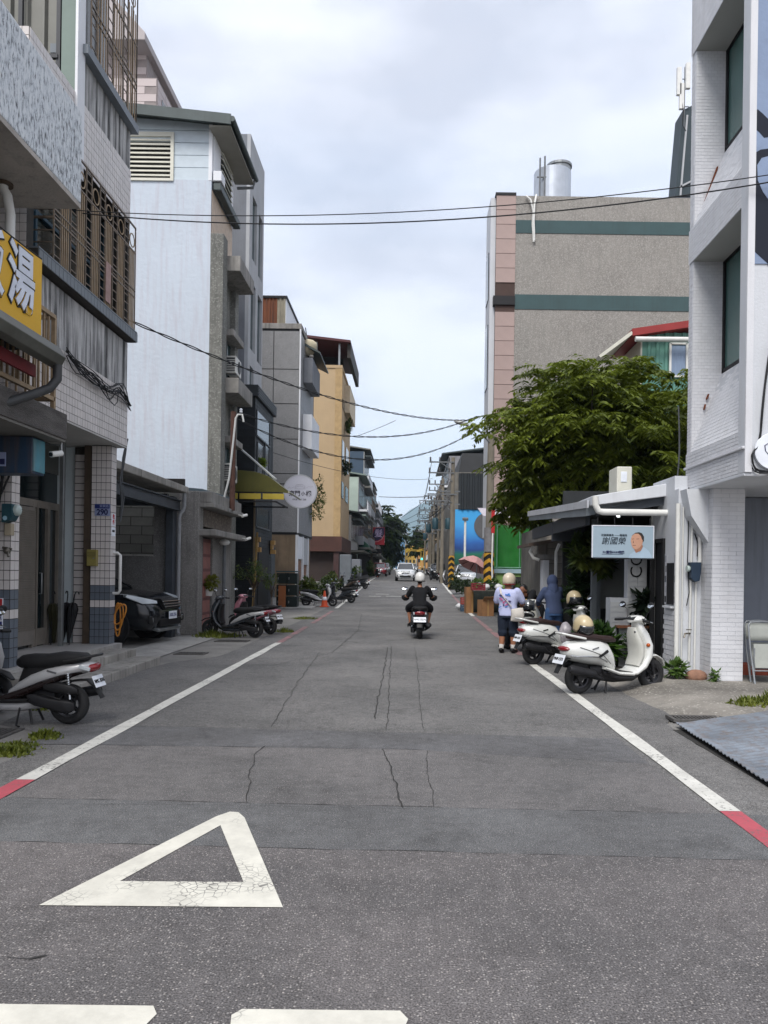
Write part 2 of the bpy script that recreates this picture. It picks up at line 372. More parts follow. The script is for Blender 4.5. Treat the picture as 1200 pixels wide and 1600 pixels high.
def paint(name, col, wear=0.5, crack=0.0):
    m = bpy.data.materials.new(name); m.use_nodes = True; nt = m.node_tree; L = nt.links; b = nt.nodes['Principled BSDF']
    t = _nd(nt, 'ShaderNodeTexCoord'); vec = t.outputs['Object']
    n = _nd(nt, 'ShaderNodeTexNoise', Scale=26.0, Detail=7.0, Roughness=.72); L.new(vec, n.inputs['Vector'])
    n0 = _nd(nt, 'ShaderNodeTexNoise', Scale=1.3, Detail=3.0); L.new(vec, n0.inputs['Vector'])
    ad = _nd(nt, 'ShaderNodeMath', operation='MULTIPLY_ADD'); L.new(n0.outputs['Fac'], ad.inputs[0]); ad.inputs[1].default_value = .45; L.new(n.outputs['Fac'], ad.inputs[2])
    mr = _nd(nt, 'ShaderNodeMapRange'); mr.inputs['From Min'].default_value = .98 - .2 * wear; mr.inputs['From Max'].default_value = 1.06 - .2 * wear; L.new(ad.outputs[0], mr.inputs['Value'])
    fac = mr.outputs[0]
    if crack:
        v = _nd(nt, 'ShaderNodeTexVoronoi', feature='DISTANCE_TO_EDGE', Scale=24.0); 
        wv = _nd(nt, 'ShaderNodeMixRGB', Fac=.12) if False else None
        L.new(vec, v.inputs['Vector'])
        c = _nd(nt, 'ShaderNodeMapRange'); c.inputs['From Min'].default_value = .06; c.inputs['From Max'].default_value = .02; L.new(v.outputs['Distance'], c.inputs['Value'])
        k = _nd(nt, 'ShaderNodeMapRange'); k.inputs['From Min'].default_value = .52; k.inputs['From Max'].default_value = .6; k.inputs['To Max'].default_value = crack; L.new(n0.outputs['Fac'], k.inputs['Value'])
        mu = _nd(nt, 'ShaderNodeMath', operation='MULTIPLY'); L.new(c.outputs[0], mu.inputs[0]); L.new(k.outputs[0], mu.inputs[1])
        mxm = _nd(nt, 'ShaderNodeMath', operation='MAXIMUM'); L.new(fac, mxm.inputs[0]); L.new(mu.outputs[0], mxm.inputs[1]); fac = mxm.outputs[0]
    tone = _nd(nt, 'ShaderNodeTexNoise', Scale=4.0, Detail=8.0, Roughness=.7); L.new(vec, tone.inputs['Vector'])
    rt = _nd(nt, 'ShaderNodeValToRGB'); rt.color_ramp.elements[0].position = .3; rt.color_ramp.elements[0].color = (*[c * .72 for c in col], 1); rt.color_ramp.elements[1].position = .65; rt.color_ramp.elements[1].color = (*col, 1)
    L.new(tone.outputs['Fac'], rt.inputs['Fac'])
    mxn = _nd(nt, 'ShaderNodeMix', data_type='RGBA'); L.new(fac, mxn.inputs['Factor']); L.new(rt.outputs[0], mxn.inputs['A']); mxn.inputs['B'].default_value = (.12, .115, .11, 1)
    L.new(mxn.outputs['Result'], b.inputs['Base Color']); b.inputs['Roughness'].default_value = .75
    bp = _nd(nt, 'ShaderNodeBump', Strength=.35, Distance=.004); L.new(n.outputs['Fac'], bp.inputs['Height']); L.new(bp.outputs[0], b.inputs['Normal'])
    MATS[name] = m; return m
P_white = paint('paint_white', (.66, .65, .60), .95)
P_tri = paint('paint_triangle', (.70, .68, .60), .5, 1.0)
P_red = paint('paint_red', (.46, .085, .11), 1.0)
P_pink = paint('paint_faded_red', (.38, .17, .18), 1.5)
M_conc = mat('concrete_ground', (.205, .197, .185), .9, .25, 1.3, .5, 45, speck=.10, speck_scale=60, speck_col=(.13, .125, .12))
M_conc2 = mat('concrete_light', (.36, .35, .33), .9, .22, 1.6, .4, 60, streak=.5, streak_col=(.1, .095, .085))
M_earth = mat('earth_ground', (.16, .15, .13), .95, .3, .2)

gm = MB(); gm.skin([gm.ring([(-4000, y, zg(y) - .05), (4000, y, zg(y) - .05)]) for y in [-60] + [25 + .5 * i for i in range(91)] + [260, 8000]], cap=False, closed=False)
ground = struct('ground', gm, M_earth)
pave_l = struct('pavement', sheet(-9, -3.3, -6, 120, .0), M_conc)
def right_edge(y): return 2.85 if y < 8.6 else 3.3 if y < 13 else 4.0 if y < 24 else 3.35
pave_r = struct('pavement', sheet(right_edge, 9, -6, 140, .0), M_conc)
def left_edge(y):
    if y < 7.6: return -3.42 + .05 * math.sin(y * 3)
    if y < 13.3: return -4.28 + .04 * math.sin(y * 5)
    if y < 14.6: return -4.28 + (y - 13.3) * .55
    return -3.55
def right_road(y):
    if y < 8.9: return 2.86 + .03 * math.sin(y * 4)
    if y < 13: return 3.1 + .25 * (y - 8.9) / 4
    return 3.6 if y < 24 else 3.3
road = struct('road', sheet(left_edge, right_road, -4, 300, .004, .5), A_main)
cross = struct('crossroad', sheet(-300, 300, 196, 208, .006, 3), A_main)
def patch(x0, x1, ya, yb, m, dz, name='asphalt_patch', amp=.02):
    mb = MB(); n = 60; lo = []; hi = []
    for i in range(n + 1):
        x = x0 + (x1 - x0) * i / n
        lo.append((x, ya(x) + amp * noise.noise((x * 3, 1.3, dz)) if callable(ya) else ya, dz)); hi.append((x, yb(x) + amp * noise.noise((x * 3, 7.1, dz)), dz))
    mb.skin([mb.ring(lo), mb.ring(hi)], cap=False, closed=False)
    return part(name, mb, m, road)
patch(-3.3, 2.8, -3.0, lambda x: 4.52 - .03 * x, A_near, .008)
patch(-3.3, 2.8, lambda x: 4.525 - .03 * x, lambda x: 5.38 - .03 * x, A_band, .008)
patch(-2.82, 2.12, lambda x: 5.385 - .03 * x, lambda x: 7.12 - .2 * max(x, 0), A_mid, .008)
patch(-3.5, 2.12, lambda x: 7.125 - .2 * max(x, 0), lambda x: 7.85 - .06 * x, A_dark, .008)
M_tar = mat('crack_tar', (.032, .031, .03), .95, .3, 30)
def crack(pts, w=.012, jit=.03, name='crack'):
    mb = MB(); seg = []
    for a, b in zip(pts, pts[1:]):
        a, b = Vector((*a, 0)), Vector((*b, 0)); n = max(2, int((b - a).length / .06))
        for i in range(n): seg.append(a.lerp(b, i / n))
    seg.append(Vector((*pts[-1], 0))); L, Rr = [], []
    for i, p in enumerate(seg):
        o = jit * noise.noise((p.x * 2.3 + 5, p.y * 2.3, 3.3)) + jit * .5 * noise.noise((p.x * 9, p.y * 9, 1))
        ww = w * (.35 + .9 * abs(noise.noise((p.x * 5, p.y * 5, 9)))) 
        z = zg(p.y) + .0125
        L.append((p.x + o - ww, p.y + o * .6 + ww * .5, z)); Rr.append((p.x + o + ww, p.y + o * .6 - ww * .5, z))
    mb.skin([mb.ring(L), mb.ring(Rr)], cap=False, closed=False); part(name, mb, M_tar, road)
def gp(*a): return [tuple(gr(x, y)[:2]) for x, y in a]
crack(gp((385, 1257), (388, 1215), (400, 1180), (412, 1168)), .007)
crack(gp((606, 1012), (598, 1060), (586, 1115), (586, 1125)), .011)
crack(gp((612, 1010), (608, 1080), (606, 1140)), .007)
crack(gp((598, 1172), (608, 1200), (618, 1235), (628, 1264)), .009)
crack(gp((667, 1175), (672, 1220), (674, 1262)), .005)
crack(gp((500, 1020), (470, 1060), (440, 1110), (425, 1137)), .006)
crack(gp((648, 1012), (652, 1040), (655, 1090), (660, 1140)), .005)
crack(gp((0, 1258), (200, 1259), (400, 1261), (640, 1266)), .004, .01)
crack(gp((110, 1164), (300, 1166), (560, 1170)), .005, .01)
crack(gp((90, 1136), (300, 1137), (520, 1143), (760, 1150), (1000, 1196), (1028, 1201)), .007, .015)
crack(gp((10, 1500), (45, 1503), (70, 1497)), .012, .02)
crack(gp((560, 1000), (640, 1003), (700, 1003), (760, 1000)), .006)
crack(gp((430, 1040), (520, 1020), (560, 985), (565, 960)), .008)

# painted lines
def stripe(xc, y0, y1, w, m, dz=.012, wob=.022, st=.4):
    return sheet(lambda y: xc(y) - w / 2 + wob * noise.noise((y * .7, 3, w)), lambda y: xc(y) + w / 2 + wob * noise.noise((y * .7, 9, w)), y0, y1, dz, st)
def xl(y): return -2.93 if y < 18 else -2.93 - (y - 18) * .012
def xr(y): return 2.27 + (0 if y < 14 else (y - 14) * .012)
def line(name, xc, y0, y1, m, label): single(name, stripe(xc, y0, y1, .15, m), m, label, 'road marking', group='painted edge lines', kind='structure')
line('edge_line', xl, 5.92, 17.4, P_white, 'long white edge line along the left side of the near road')
line('edge_line', xl, 2.0, 5.915, P_red, 'red edge line beside the parked dark scooter at the near left')
line('edge_line', xl, 17.41, 22.5, P_pink, 'faded red edge line beside the pink scooter')
line('edge_line', xl, 24, 31, P_pink, 'worn red edge line beyond the pink scooter')
line('edge_line', xl, 33, 60, P_white, 'far white edge line past the silver scooter')
line('edge_line', xl, 61, 140, P_white, 'distant white edge line beside the oncoming white car')
line('edge_line', xr, 5.37, 13.9, P_white, 'long white edge line running under the nearest cream scooter')
line('edge_line', xr, 1.5, 5.365, P_red, 'bright red edge line beside the metal ramp plate')
line('edge_line', xr, 15.5, 28.5, P_pink, 'faded red edge line beside the market stall')
line('edge_line', xr, 29, 37, P_white, 'white edge line in front of the cardboard boxes')
line('edge_line', xr, 38, 47, P_pink, 'faded red edge line past the market stall')
line('edge_line', xr, 47.5, 70, P_white, 'far white edge line on the right past the hazard striped poles')
tri = MB(); O = [(-1.77, 3.72), (-.59, 3.735), (-1.065, 5.08), (-1.13, 5.19), (-1.19, 5.2), (-1.255, 5.1)]; I = [(-1.49, 4.02), (-.845, 4.03), (-1.185, 4.92)]
def q3(*p): tri.add([(x, y, .0125) for x, y in p], [tuple(range(len(p)))])
q3(O[0], O[1], I[1], I[0]); q3(O[1], O[2], O[3], I[2], I[1]); q3(O[3], O[4], O[5], O[0], I[0], I[2])
single('yield_triangle', tri, P_tri, 'worn white painted triangle outline on the near road', 'road marking', kind='structure')
def dash(x0, x1, y0, y1, label):
    pts = [(x0 + .03, y1), (x1 - .03, y1 + .003), (x1, y1 - .05), (x1 - .015, y1 - .11), (x1 - .005, y0), (x0, y0), (x0 + .01, y1 - .1), (x0, y1 - .04)]
    single('stop_dash', MB().add([(x, y, .0125) for x, y in pts], [tuple(range(8))]), P_tri, label, 'road marking', kind='structure')
dash(-1.75, -.905, 2.4, 2.875, 'white give way dash at the lower left corner of the road')
dash(-.63, .02, 2.4, 2.865, 'white give way dash nearest the bottom centre of the road')
for i, (x, y, w) in enumerate([(-2.3, 44, .7), (-1.3, 44.2, 1.1), (-2.0, 46.5, .8)]):
    single('worn_marking', sheet(x, x + w, y, y + .3, .012), P_white, ['left short worn white dash across the road by the brown scooter', 'long worn white dash across the road behind the rider', 'farthest short worn white dash across the road'][i], 'road marking', kind='structure')

# kerbs, drains, ramps
M_step = mat('step_concrete', (.30, .285, .26), .9, .3, 2.0, .5, 40, streak=.85, streak_col=(.06, .057, .05))
st1 = MB().box(-4.75, -4.28, 9.6, 13.3, -.02, .13); single('lower_step', st1, M_step, 'lower stained concrete step beside the parked dark scooter', 'step', bevel=.012)
st2 = MB().box(-5.19, -4.755, 9.6, 13.45, -.02, .25); single('upper_step', st2, M_step, 'upper stained concrete step against the tiled house platform', 'step', bevel=.012)
M_iron = mat('cast_iron', (.11, .105, .1), .6, .3, 20, .3, 80, metal=.3)
def grate(cx, cy, w, d, label, n=9, z=.006):
    t = thing('drain_grate', label, 'drain', (cx, cy, z)); fr = MB()
    for a in (-1, 1): fr.box(cx + a*w/2 - .02, cx + a*w/2 + .02, cy - d/2 - .02, cy + d/2 + .02, z - .02, z + .014); fr.box(cx - w/2 + .02, cx + w/2 - .02, cy + a*d/2 - .02, cy + a*d/2 + .02, z - .02, z + .012)
    part('frame', fr, M_iron, t); b = MB().box(-.009, .009, -d/2 + .02, d/2 - .02, -.01, .01).mesh('bar'); b.materials.append(M_iron)
    for i in range(n): piece('bar', b, (cx - w/2 + w * (i + .5) / n, cy, z), t)
    part('pit', MB().box(cx - w/2 + .02, cx + w/2 - .02, cy - d/2 + .02, cy + d/2 - .02, z - .02, z - .003), mat('drain_dark', (.012, .012, .011), .9), t)
grate(-4.2, 7.55, .62, .42, 'iron drain grate under the front of the dark scooter', 14)
grate(-4.22, 14.95, .55, .35, 'iron drain grate in front of the parked dark car', 10)
grate(-4.05, 17.7, .7, .4, 'iron drain cover beside the pebble gate wall', 12)
grate(3.3, 8.72, .6, .24, 'iron drain grate at the corner of the metal ramp plate', 14, .035)
single('kerb_block', MB().box(-4.45, -4.02, 6.85, 7.22, -.01, .13), M_conc2, 'short concrete kerb block beside the iron drain grate', 'kerb block', bevel=.015)
single('concrete_strip', sheet(-5.6, -4.6, 14.3, 18.6, .016), M_conc2, 'pale concrete driveway strip in front of the carport', 'driveway', kind='structure')
# hump of concrete in front of the white corner building
def hump(u, v):
    x = 2.74 + 3.8 * u; y = 8.62 + 3.63 * v
    a = min(1, max(0, (x - 2.85 - .3 * max(0, .5 - v)) / .9)); b = min(1, max(0, (y - 8.62) / .6)); c2 = min(1, max(0, (12.4 - y) / .4))
    h = .11 * a * a * (3 - 2 * a) * (.35 + .65 * b) * (.4 + .6 * c2) + .012 * noise.noise((x * 2, y * 2, 1)) * a
    return (x + .04 * noise.noise((y * 2.5, 2, 1)) * (1 - u), y, max(-.02, h - .02 * (1 - a)) + .008)
apron = struct('concrete_apron', MB().grid(hump, 40, 36), mat('concrete_apron', (.205, .19, .168), .9, .5, 1.1, .7, 40, speck=.12, speck_scale=45, speck_col=(.4, .38, .34)), smooth=60)
M_ramp = mat('ramp_steel', (.24, .27, .31), .45, .3, 1.6, .2, 80, metal=.4, speck=.0, streak=.6, streak_col=(.20, .15, .12), sth=(.46, .66))
rp = MB()
def ramp(u, v):
    y = 8.35 - .25 * 0 - 3.6 * u + .75 * v * (1 - u); x = 2.92 - .15 * u + 1.75 * v
    z = .035 + .10 * v + .007 * math.sin(u * 2 * PI * 40) + .012 * noise.noise((x, y * 2, 0)) + (.02 if v < .01 else 0)
    return (x, y, z)
rp.grid(lambda u, v: ramp(u, v), 330, 16)
t = thing('ramp_plate', 'ribbed rusty steel ramp plate bridging the gutter at the lower right', 'ramp', (3.8, 6.8, 0))
part('plate', rp, M_ramp, t, smooth=70, solid=.008)
single('gutter_hole', MB().box(2.84, 4.6, 4.7, 8.2, -.02, .008), mat('gutter_dark', (.03, .029, .027), .95), 'dark gutter under the steel ramp plate', 'gutter', kind='structure')

# weeds
G_weed = leafmat('weed_leaf', '#4c5a20', '#7d8432'); G_dry = leafmat('dry_weed', '#6d6a35', '#8a8448')
def tuft(c, r, n, h, label, m=None, name='weed_tuft', lean=.6):
    mb = MB(); c = Vector(c)
    for i in range(int(n * .6)):
        a = rnd.uniform(0, 2*PI); d = r * rnd.random() ** .8 * (1 + .5 * noise.noise((a * 1.3, c.x, c.y))); p = c + Vector((d*math.cos(a), d*math.sin(a) * .8, 0)); k = rnd.uniform(0, 2*PI); hh = h * rnd.uniform(.25, 1) * (1.25 - d / r * .7)
        tip = p + Vector((math.cos(k) * hh * lean, math.sin(k) * hh * lean, hh)); mid = p.lerp(tip, .5) + Vector((0, 0, hh * .15)); sd_ = Vector((-math.sin(k), math.cos(k), 0)) * (.006 + .004 * rnd.random())
        mb.add([p - sd_, p + sd_, mid + sd_ * 1.3, mid - sd_ * 1.3, tip], [(0, 1, 2, 3), (3, 2, 4)])
    return single(name, mb, m or G_weed, label, 'weeds', kind='stuff')
for args in [((-3.48, 7.4, .0), .16, 420, .1, 'green weeds at the asphalt edge in front of the kerb block'), ((-3.5, 6.75, 0), .2, 520, .09, 'green weeds at the near left edge of the road'),
             ((-3.55, 7.0, 0), .22, 380, .07, 'low weeds beside the iron drain grate'), ((-4.2, 8.9, 0), .2, 160, .08, 'thin weeds behind the dark scooter'),
             ((-4.75, 18.7, .0), .5, 900, .2, 'weeds growing at the foot of the pebble gate wall'), ((-4.3, 19.0, 0), .4, 420, .1, 'low dry weeds in front of the dark grey scooter'),
             ((-3.3, 20.5, 0), .3, 300, .15, 'weeds behind the pink scooter'), ((-3.5, 26, .02), .5, 400, .1, 'weeds on the pavement past the pink scooter'),
             ((4.15, 9.3, .1), .28, 500, .12, 'weeds at the upper edge of the steel ramp plate'), ((4.5, 9.45, .1), .3, 400, .16, 'weeds beside the folding chair')]:
    tuft(*args)
# ------------------------------------------------------------------ left side of the street
M_tile = mat('tile_cream', '#cbc5c2', .35, .10, 1.2, isl=.07, spec=.5)
M_tileblue = mat('tile_blue', '#5e6670', .35, .12, 2, isl=.12, spec=.5)
M_grout = mat('grout_dark', '#3b3835', .9, .3, 8)
M_spandrel = mat('streaked_concrete', (.46, .455, .45), .9, .3, 1.5, .5, 40, streak=.97, streak_col=(.035, .035, .037), sth=(.43, .62))
M_sill = mat('sill_tile', '#6e757c', .5, .15, 3, isl=.15)
M_bronze = mat('bronze_steel', '#75685a', .5, .25, 6, metal=.2)
M_bronze2 = mat('bronze_slat', '#947f64', .55, .25, 6, metal=.1)
M_cream0 = mat('ring_tan', '#a8997f', .5, .1, 6)
M_glass = mat('window_glass', '#1c2426', .08, .15, 1.5, spec=.7)
M_teal = mat('window_teal', '#2b4346', .07, .2, .6, spec=.7)
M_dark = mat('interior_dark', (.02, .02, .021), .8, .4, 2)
M_white = mat('white_paint', '#dcdee2', .6, .08, 1.0, .15, 40)
M_pvc = mat('pvc_white', '#d6d6d2', .4, .1, 4)
M_greypipe = mat('pipe_grey', '#6a6d70', .5, .2, 5)
M_alu = mat('aluminium', '#8c8f90', .35, .15, 6, metal=.7)
M_peel = mat('peeling_paint', '#d5dade', .8, .12, 2, .3, 30)
def peel():
    m = bpy.data.materials.new('peeling_wall'); m.use_nodes = True; nt = m.node_tree; L = nt.links; b = nt.nodes['Principled BSDF']
    t = _nd(nt, 'ShaderNodeTexCoord'); mpn = _nd(nt, 'ShaderNodeMapping'); mpn.inputs['Scale'].default_value = (9, 9, 3.2); L.new(t.outputs['Object'], mpn.inputs['Vector'])
    n = _nd(nt, 'ShaderNodeTexNoise', Scale=2.6, Detail=9.0, Roughness=.72, Distortion=.4); L.new(mpn.outputs[0], n.inputs['Vector'])
    n2 = _nd(nt, 'ShaderNodeTexNoise', Scale=.8, Detail=3.0); L.new(t.outputs['Object'], n2.inputs['Vector'])
    r = _nd(nt, 'ShaderNodeValToRGB'); e = r.color_ramp.elements
    e[0].position = .36; e[0].color = (.10, .105, .11, 1); e[1].position = .56; e[1].color = (.72, .75, .77, 1)
    a = e.new(.42); a.color = (.28, .30, .32, 1); a = e.new(.47); a.color = (.56, .60, .64, 1)
    ad = _nd(nt, 'ShaderNodeMath', operation='MULTIPLY_ADD'); L.new(n2.outputs['Fac'], ad.inputs[0]); ad.inputs[1].default_value = .18; L.new(n.outputs['Fac'], ad.inputs[2])
    sb = _nd(nt, 'ShaderNodeMath', operation='SUBTRACT'); L.new(ad.outputs[0], sb.inputs[0]); sb.inputs[1].default_value = .09
    L.new(sb.outputs[0], r.inputs['Fac']); L.new(r.outputs[0], b.inputs['Base Color']); b.inputs['Roughness'].default_value = .85
    bp = _nd(nt, 'ShaderNodeBump', Strength=.5, Distance=.02); L.new(n.outputs['Fac'], bp.inputs['Height']); L.new(bp.outputs[0], b.inputs['Normal'])
    return m
M_peelw = peel()

def tiles_x(x, y0, y1, z0, z1, py, pz, gap=.008, th=.008, sgn=1):      # tiles on a wall along the street
    mb = MB(); ny = max(1, round((y1 - y0) / py)); nz = max(1, round((z1 - z0) / pz)); dy, dz = (y1 - y0) / ny, (z1 - z0) / nz
    for i in range(ny):
        for j in range(nz):
            t = th * rnd.uniform(.75, 1.15); mb.box(x, x + sgn * t, y0 + i*dy + gap/2, y0 + (i+1)*dy - gap/2, z0 + j*dz + gap/2, z0 + (j+1)*dz - gap/2)
    return mb
def tiles_y(y, x0, x1, z0, z1, px, pz, gap=.008, th=.008, offs=0):
    mb = MB(); nx = max(1, round((x1 - x0) / px)); nz = max(1, round((z1 - z0) / pz)); dx, dz = (x1 - x0) / nx, (z1 - z0) / nz
    for j in range(nz):
        o = offs * dx if j % 2 else 0
        for i in range(nx + (1 if o else 0)):
            a, b = x0 + i*dx - o + gap/2, x0 + (i+1)*dx - o - gap/2; a, b = max(a, x0 + gap/2), min(b, x1 - gap/2)
            if b - a > .01: mb.box(a, b, y - th * rnd.uniform(.75, 1.15), y, z0 + j*dz + gap/2, z0 + (j+1)*dz - gap/2)
    return mb
ZT = .3                                  # house platform
# ---- tiled townhouse, number 290
FX, Y0, Y1 = -5.14, 10.2, 13.9
zf = lambda py: zY(200, py, Y1)
z_tile1, z_led0, z_led1, z_win, z_tile2, z_led2, z_led3 = zf(612), zf(537), zf(519), zf(353), zf(268), zf(208), zf(196)
SOF = 3.85
T = thing('townhouse', 'cream tiled townhouse with barred windows and streaked concrete balconies, number 290', 'house', (-7, 12, 0))
M_core = mat('house_core', (.3, .3, .29), .9, .2, 1)
part('wall', MB().box(-14, -5.6, Y0, Y1, SOF, 8.15), M_core, T); part('wall', MB().box(-14, -5.6, 11.82, Y1, 8.15, 15), M_core, T)
def band(y0, y1, z0, z1, m, nm, x=FX, b=0): return part(nm, MB().box(-5.6, x, y0, y1, z0, z1), m, T, bevel=b)
band(Y0, Y1, SOF, z_tile1, M_grout, 'tiled_band'); part('facade_tiles', tiles_x(FX, Y0, Y1, SOF, z_tile1, .095, .118), M_tile, T, kind='stuff')
part('facade_tiles', tiles_y(Y1, -5.6, FX, SOF, z_tile1, .095, .118).xf(Matrix.Translation((0, .0, 0))), M_tile, T, kind='stuff')
band(Y0, Y1 - .004, z_tile1, z_led0, M_spandrel, 'balcony_wall', FX - .01)
sl = part('sill', MB().box(-5.6, FX + .13, Y0 + .05, Y1 + .05, z_led0 + .03, z_led1 - .012), M_grout, T)
sm = MB().box(0, .016, -.055, .055, -.075, .075).mesh('sill_tile'); sm.materials.append(M_sill)
for i in range(31): piece('sill_tile', sm, (FX + .13, Y0 + .11 + i * .12, (z_led0 + z_led1) / 2 + .01), T)
part('sill_cap', MB().box(-5.6, FX + .145, Y0 + .05, Y1 + .06, z_led1 - .01, z_led1 + .012), M_sill, T)
band(Y0, Y1, z_win, z_tile2, M_grout, 'tiled_band'); part('facade_tiles', tiles_x(FX, Y0, Y1, z_win, z_tile2, .095, .118), M_tile, T, kind='stuff')
band(11.8, Y1, z_tile2, z_led2, M_spandrel, 'balcony_wall', FX - .01)
part('sill', MB().box(-5.6, FX + .12, 11.75, Y1 + .05, z_led2, z_led3), M_sill, T)
band(11.8, Y1 - .003, 12.3, 15, M_grout, 'tiled_band'); part('facade_tiles', tiles_x(FX, 11.8, Y1, 12.3, 14.5, .095, .118), M_tile, T, kind='stuff')
# second floor window wall behind the bars
part('window', MB().box(-5.62, -5.56, Y0 + .1, Y1 - .1, z_led1, z_win), M_glass, T)
wf = MB()
for y in (Y0 + .1, 11.2, 12.3, 13.3, Y1 - .1): wf.box(-5.56, -5.5, y - .03, y + .03, z_led1, z_win)
wf.box(-5.555, -5.51, Y0 + .13, Y1 - .13, z_led1 + .9, z_led1 + .95)
part('window_frame', wf, mat('frame_blue', '#3b5666', .5), T)
part('window', MB().box(-5.62, -5.56, 12.0, Y1 - .1, z_led3, 12.3), M_glass, T)
part('wall', MB().box(-5.6, FX, Y0 - .003, Y0 + .18, z_led1, z_win).box(-5.6, FX - .01, Y1 - .1, Y1 - .002, z_led1, z_win), M_grout, T)
part('facade_tiles', tiles_y(Y0 - .003, -5.9, FX, SOF, z_tile2, .095, .118), M_tile, T, kind='stuff')
# burglar bars: every rod, slat and ring its own piece
def grille(y0, y1, z0, z1, x, ret=True):
    g = thing('window_grille', 'x', 'x', (x, y0, z0)); del g['category']; del g['label']; g.parent = T; g.location = Vector((x, y0, z0)) - origin(T)
    L = y1 - y0; H_ = z1 - z0; fr = MB()
    for z in (z0 + .02, z0 + .62, z0 + .74, z0 + 1.42, z1 - .02):
        fr.bar((x, y0, z), (x, y1, z), .025)
        if ret: fr.bar((x, y0, z), (x - .42, y0, z), .025)
    fr.bar((x - .42, y1, z0), (x, y1, z0), .025)
    part('grille_rail', fr, M_bronze, g, kind='stuff')
    rod = MB().box(-.009, .009, -.009, .009, 0, H_).mesh('bar'); rod.materials.append(M_bronze)
    slat = MB().box(-.006, .006, -.014, .014, 0, H_ - .5).mesh('slat'); slat.materials.append(M_bronze2)
    hb = MB().box(-.42, 0, -.008, .008, -.008, .008).mesh('bar'); hb.materials.append(M_bronze)
    hs = MB().box(-.007, .007, -.1, .1, -.007, .007).mesh('rung'); hs.materials.append(M_bronze)
    mod = .5; n = int(L / mod)
    for k in range(n + 1):
        y = y0 + k * L / n
        piece('bar', rod, (x, y, z0), g)
        if k == n: break
        w = L / n
        piece('bar', rod, (x, y + .2, z0), g)
        for q in range(4): piece('slat', slat, (x, y + .26 + q * (w - .32) / 3.2, z0 + .02), g)
        for q in range(13): piece('rung', hs, (x + .004, y + .1, z0 + .1 + q * H_ / 13.2), g)
        rg = MB().lathe([(.105, -.006), (.125, -.006), (.125, .006), (.105, .006), (.105, -.006)], (x, y + .2 + (w - .2) / 2, z1 - .3), 'x', 18, cap=False)
        part('ring', rg, M_bronze2, g)
    if ret:
        for q in range(11): piece('bar', hb, (x, y0, z0 + .1 + q * H_ / 11.2), g)
    else:
        for q in range(5): piece('bar', rod, (x - .08 * q, y1, z0), g)
    return g
grille(10.75, Y1 + .02, z_led1 + .01, z_win - .02, FX + .1)
grille(11.95, Y1 + .02, z_led3 + .01, 12.1, FX + .08, False)
single('paper_notice', MB().box(FX + .115, FX + .125, 12.55, 12.75, z_led1 + .1, z_led1 + .75), mat('pink_paper', '#a58a84', .9, .2, 9), 'faded pink paper strip tied inside the second floor window bars', 'notice')
# third floor side: corrugated infill and pale green pier facing the camera
M_green = mat('pale_green_render', '#7f8d86', .8, .12, 1.2)
M_corr = mat('corrugated_grey', '#6d6d68', .5, .15, 2, metal=.2)
part('pier', MB().box(-5.36, -5.12, 11.6, 11.8, 7.6, 15), M_green, T)
part('corner_trim', MB().box(-5.14, -5.1, 11.58, 11.84, 7.6, 15), M_white, T)
co = MB(); x = -7.2
while x < -5.45:
    co.add([(x, 11.76, 7.5), (x + .17, 11.76, 7.5), (x + .2, 11.70, 7.5), (x + .23, 11.70, 7.5), (x, 11.76, 15), (x + .17, 11.76, 15), (x + .2, 11.70, 15), (x + .23, 11.70, 15)], [(0, 1, 5, 4), (1, 2, 6, 5), (2, 3, 7, 6)]); co.quad((x + .23, 11.70, 7.5), (x + .26, 11.76, 7.5), (x + .26, 11.76, 15), (x + .23, 11.70, 15)); x += .26
part('corrugated_panel', co, M_corr, T)
cf = MB()
for x in (-7.0, -6.0, -5.42): cf.box(x - .03, x + .03, 11.62, 11.68, 7.5, 15)
for z in (8.2, 9.35, 11.2): cf.box(-7.0, -5.42, 11.60, 11.66, z, z + .06)
part('panel_frame', cf, mat('frame_dark', '#33353a', .5, .2, 4), T)
# ground floor: platform, columns, doors
part('platform', MB().box(-8, -5.195, 9.4, 13.9, -.02, ZT), mat('terrazzo', (.34, .33, .32), .5, .15, 2, speck=.3, speck_scale=90, speck_col=(.42, .4, .38)), T, bevel=.01)
part('platform_edge', MB().box(-5.194, -5.175, 9.4, 13.9, .02, ZT - .004), M_conc2, T)
part('side_wall', MB().box(-9, -5.64, 13.86, 13.99, ZT, SOF), mat('bluish_render', '#c6d1d5', .8, .12, 1), T)
part('ceiling', MB().box(-9, FX, Y0, Y1, SOF - .03, SOF - .003), mat('ceiling_grey', '#bab9b5', .8, .15, 1), T)
def column(x0, x1, y0, y1, z0, z1):
    c = part('column', MB().box(x0, x1, y0, y1, z0, z1), M_grout, T)
    px, pz = .085, .13; nx = round((x1 - x0) / px); nz = int((z1 - z0) / pz); dx = (x1 - x0) / nx; dy = (y1 - y0) / 2
    a = MB().box(-dx/2 + .005, dx/2 - .005, -.008, 0, -pz/2 + .005, pz/2 - .005).mesh('tile'); a.materials.append(M_tile)
    a2 = a.copy(); a2.materials[0] = M_tileblue
    b = MB().box(0, .008, -dy/2 + .005, dy/2 - .005, -pz/2 + .005, pz/2 - .005).mesh('tile'); b.materials.append(M_tile); b2 = b.copy(); b2.materials[0] = M_tileblue
    for j in range(nz):
        z = z0 + pz * (j + .5); blue = (z < z0 + .62) or (z0 + .75 < z < z0 + 1.03)
        for i in range(nx): piece('tile', a2 if blue else a, (x0 + dx * (i + .5), y0, z), c)
        for i in range(2): piece('tile', b2 if blue else b, (x1, y0 + dy * (i + .5), z), c)
    return c
column(-5.64, -5.3, 13.6, 13.84, ZT, SOF - .03)
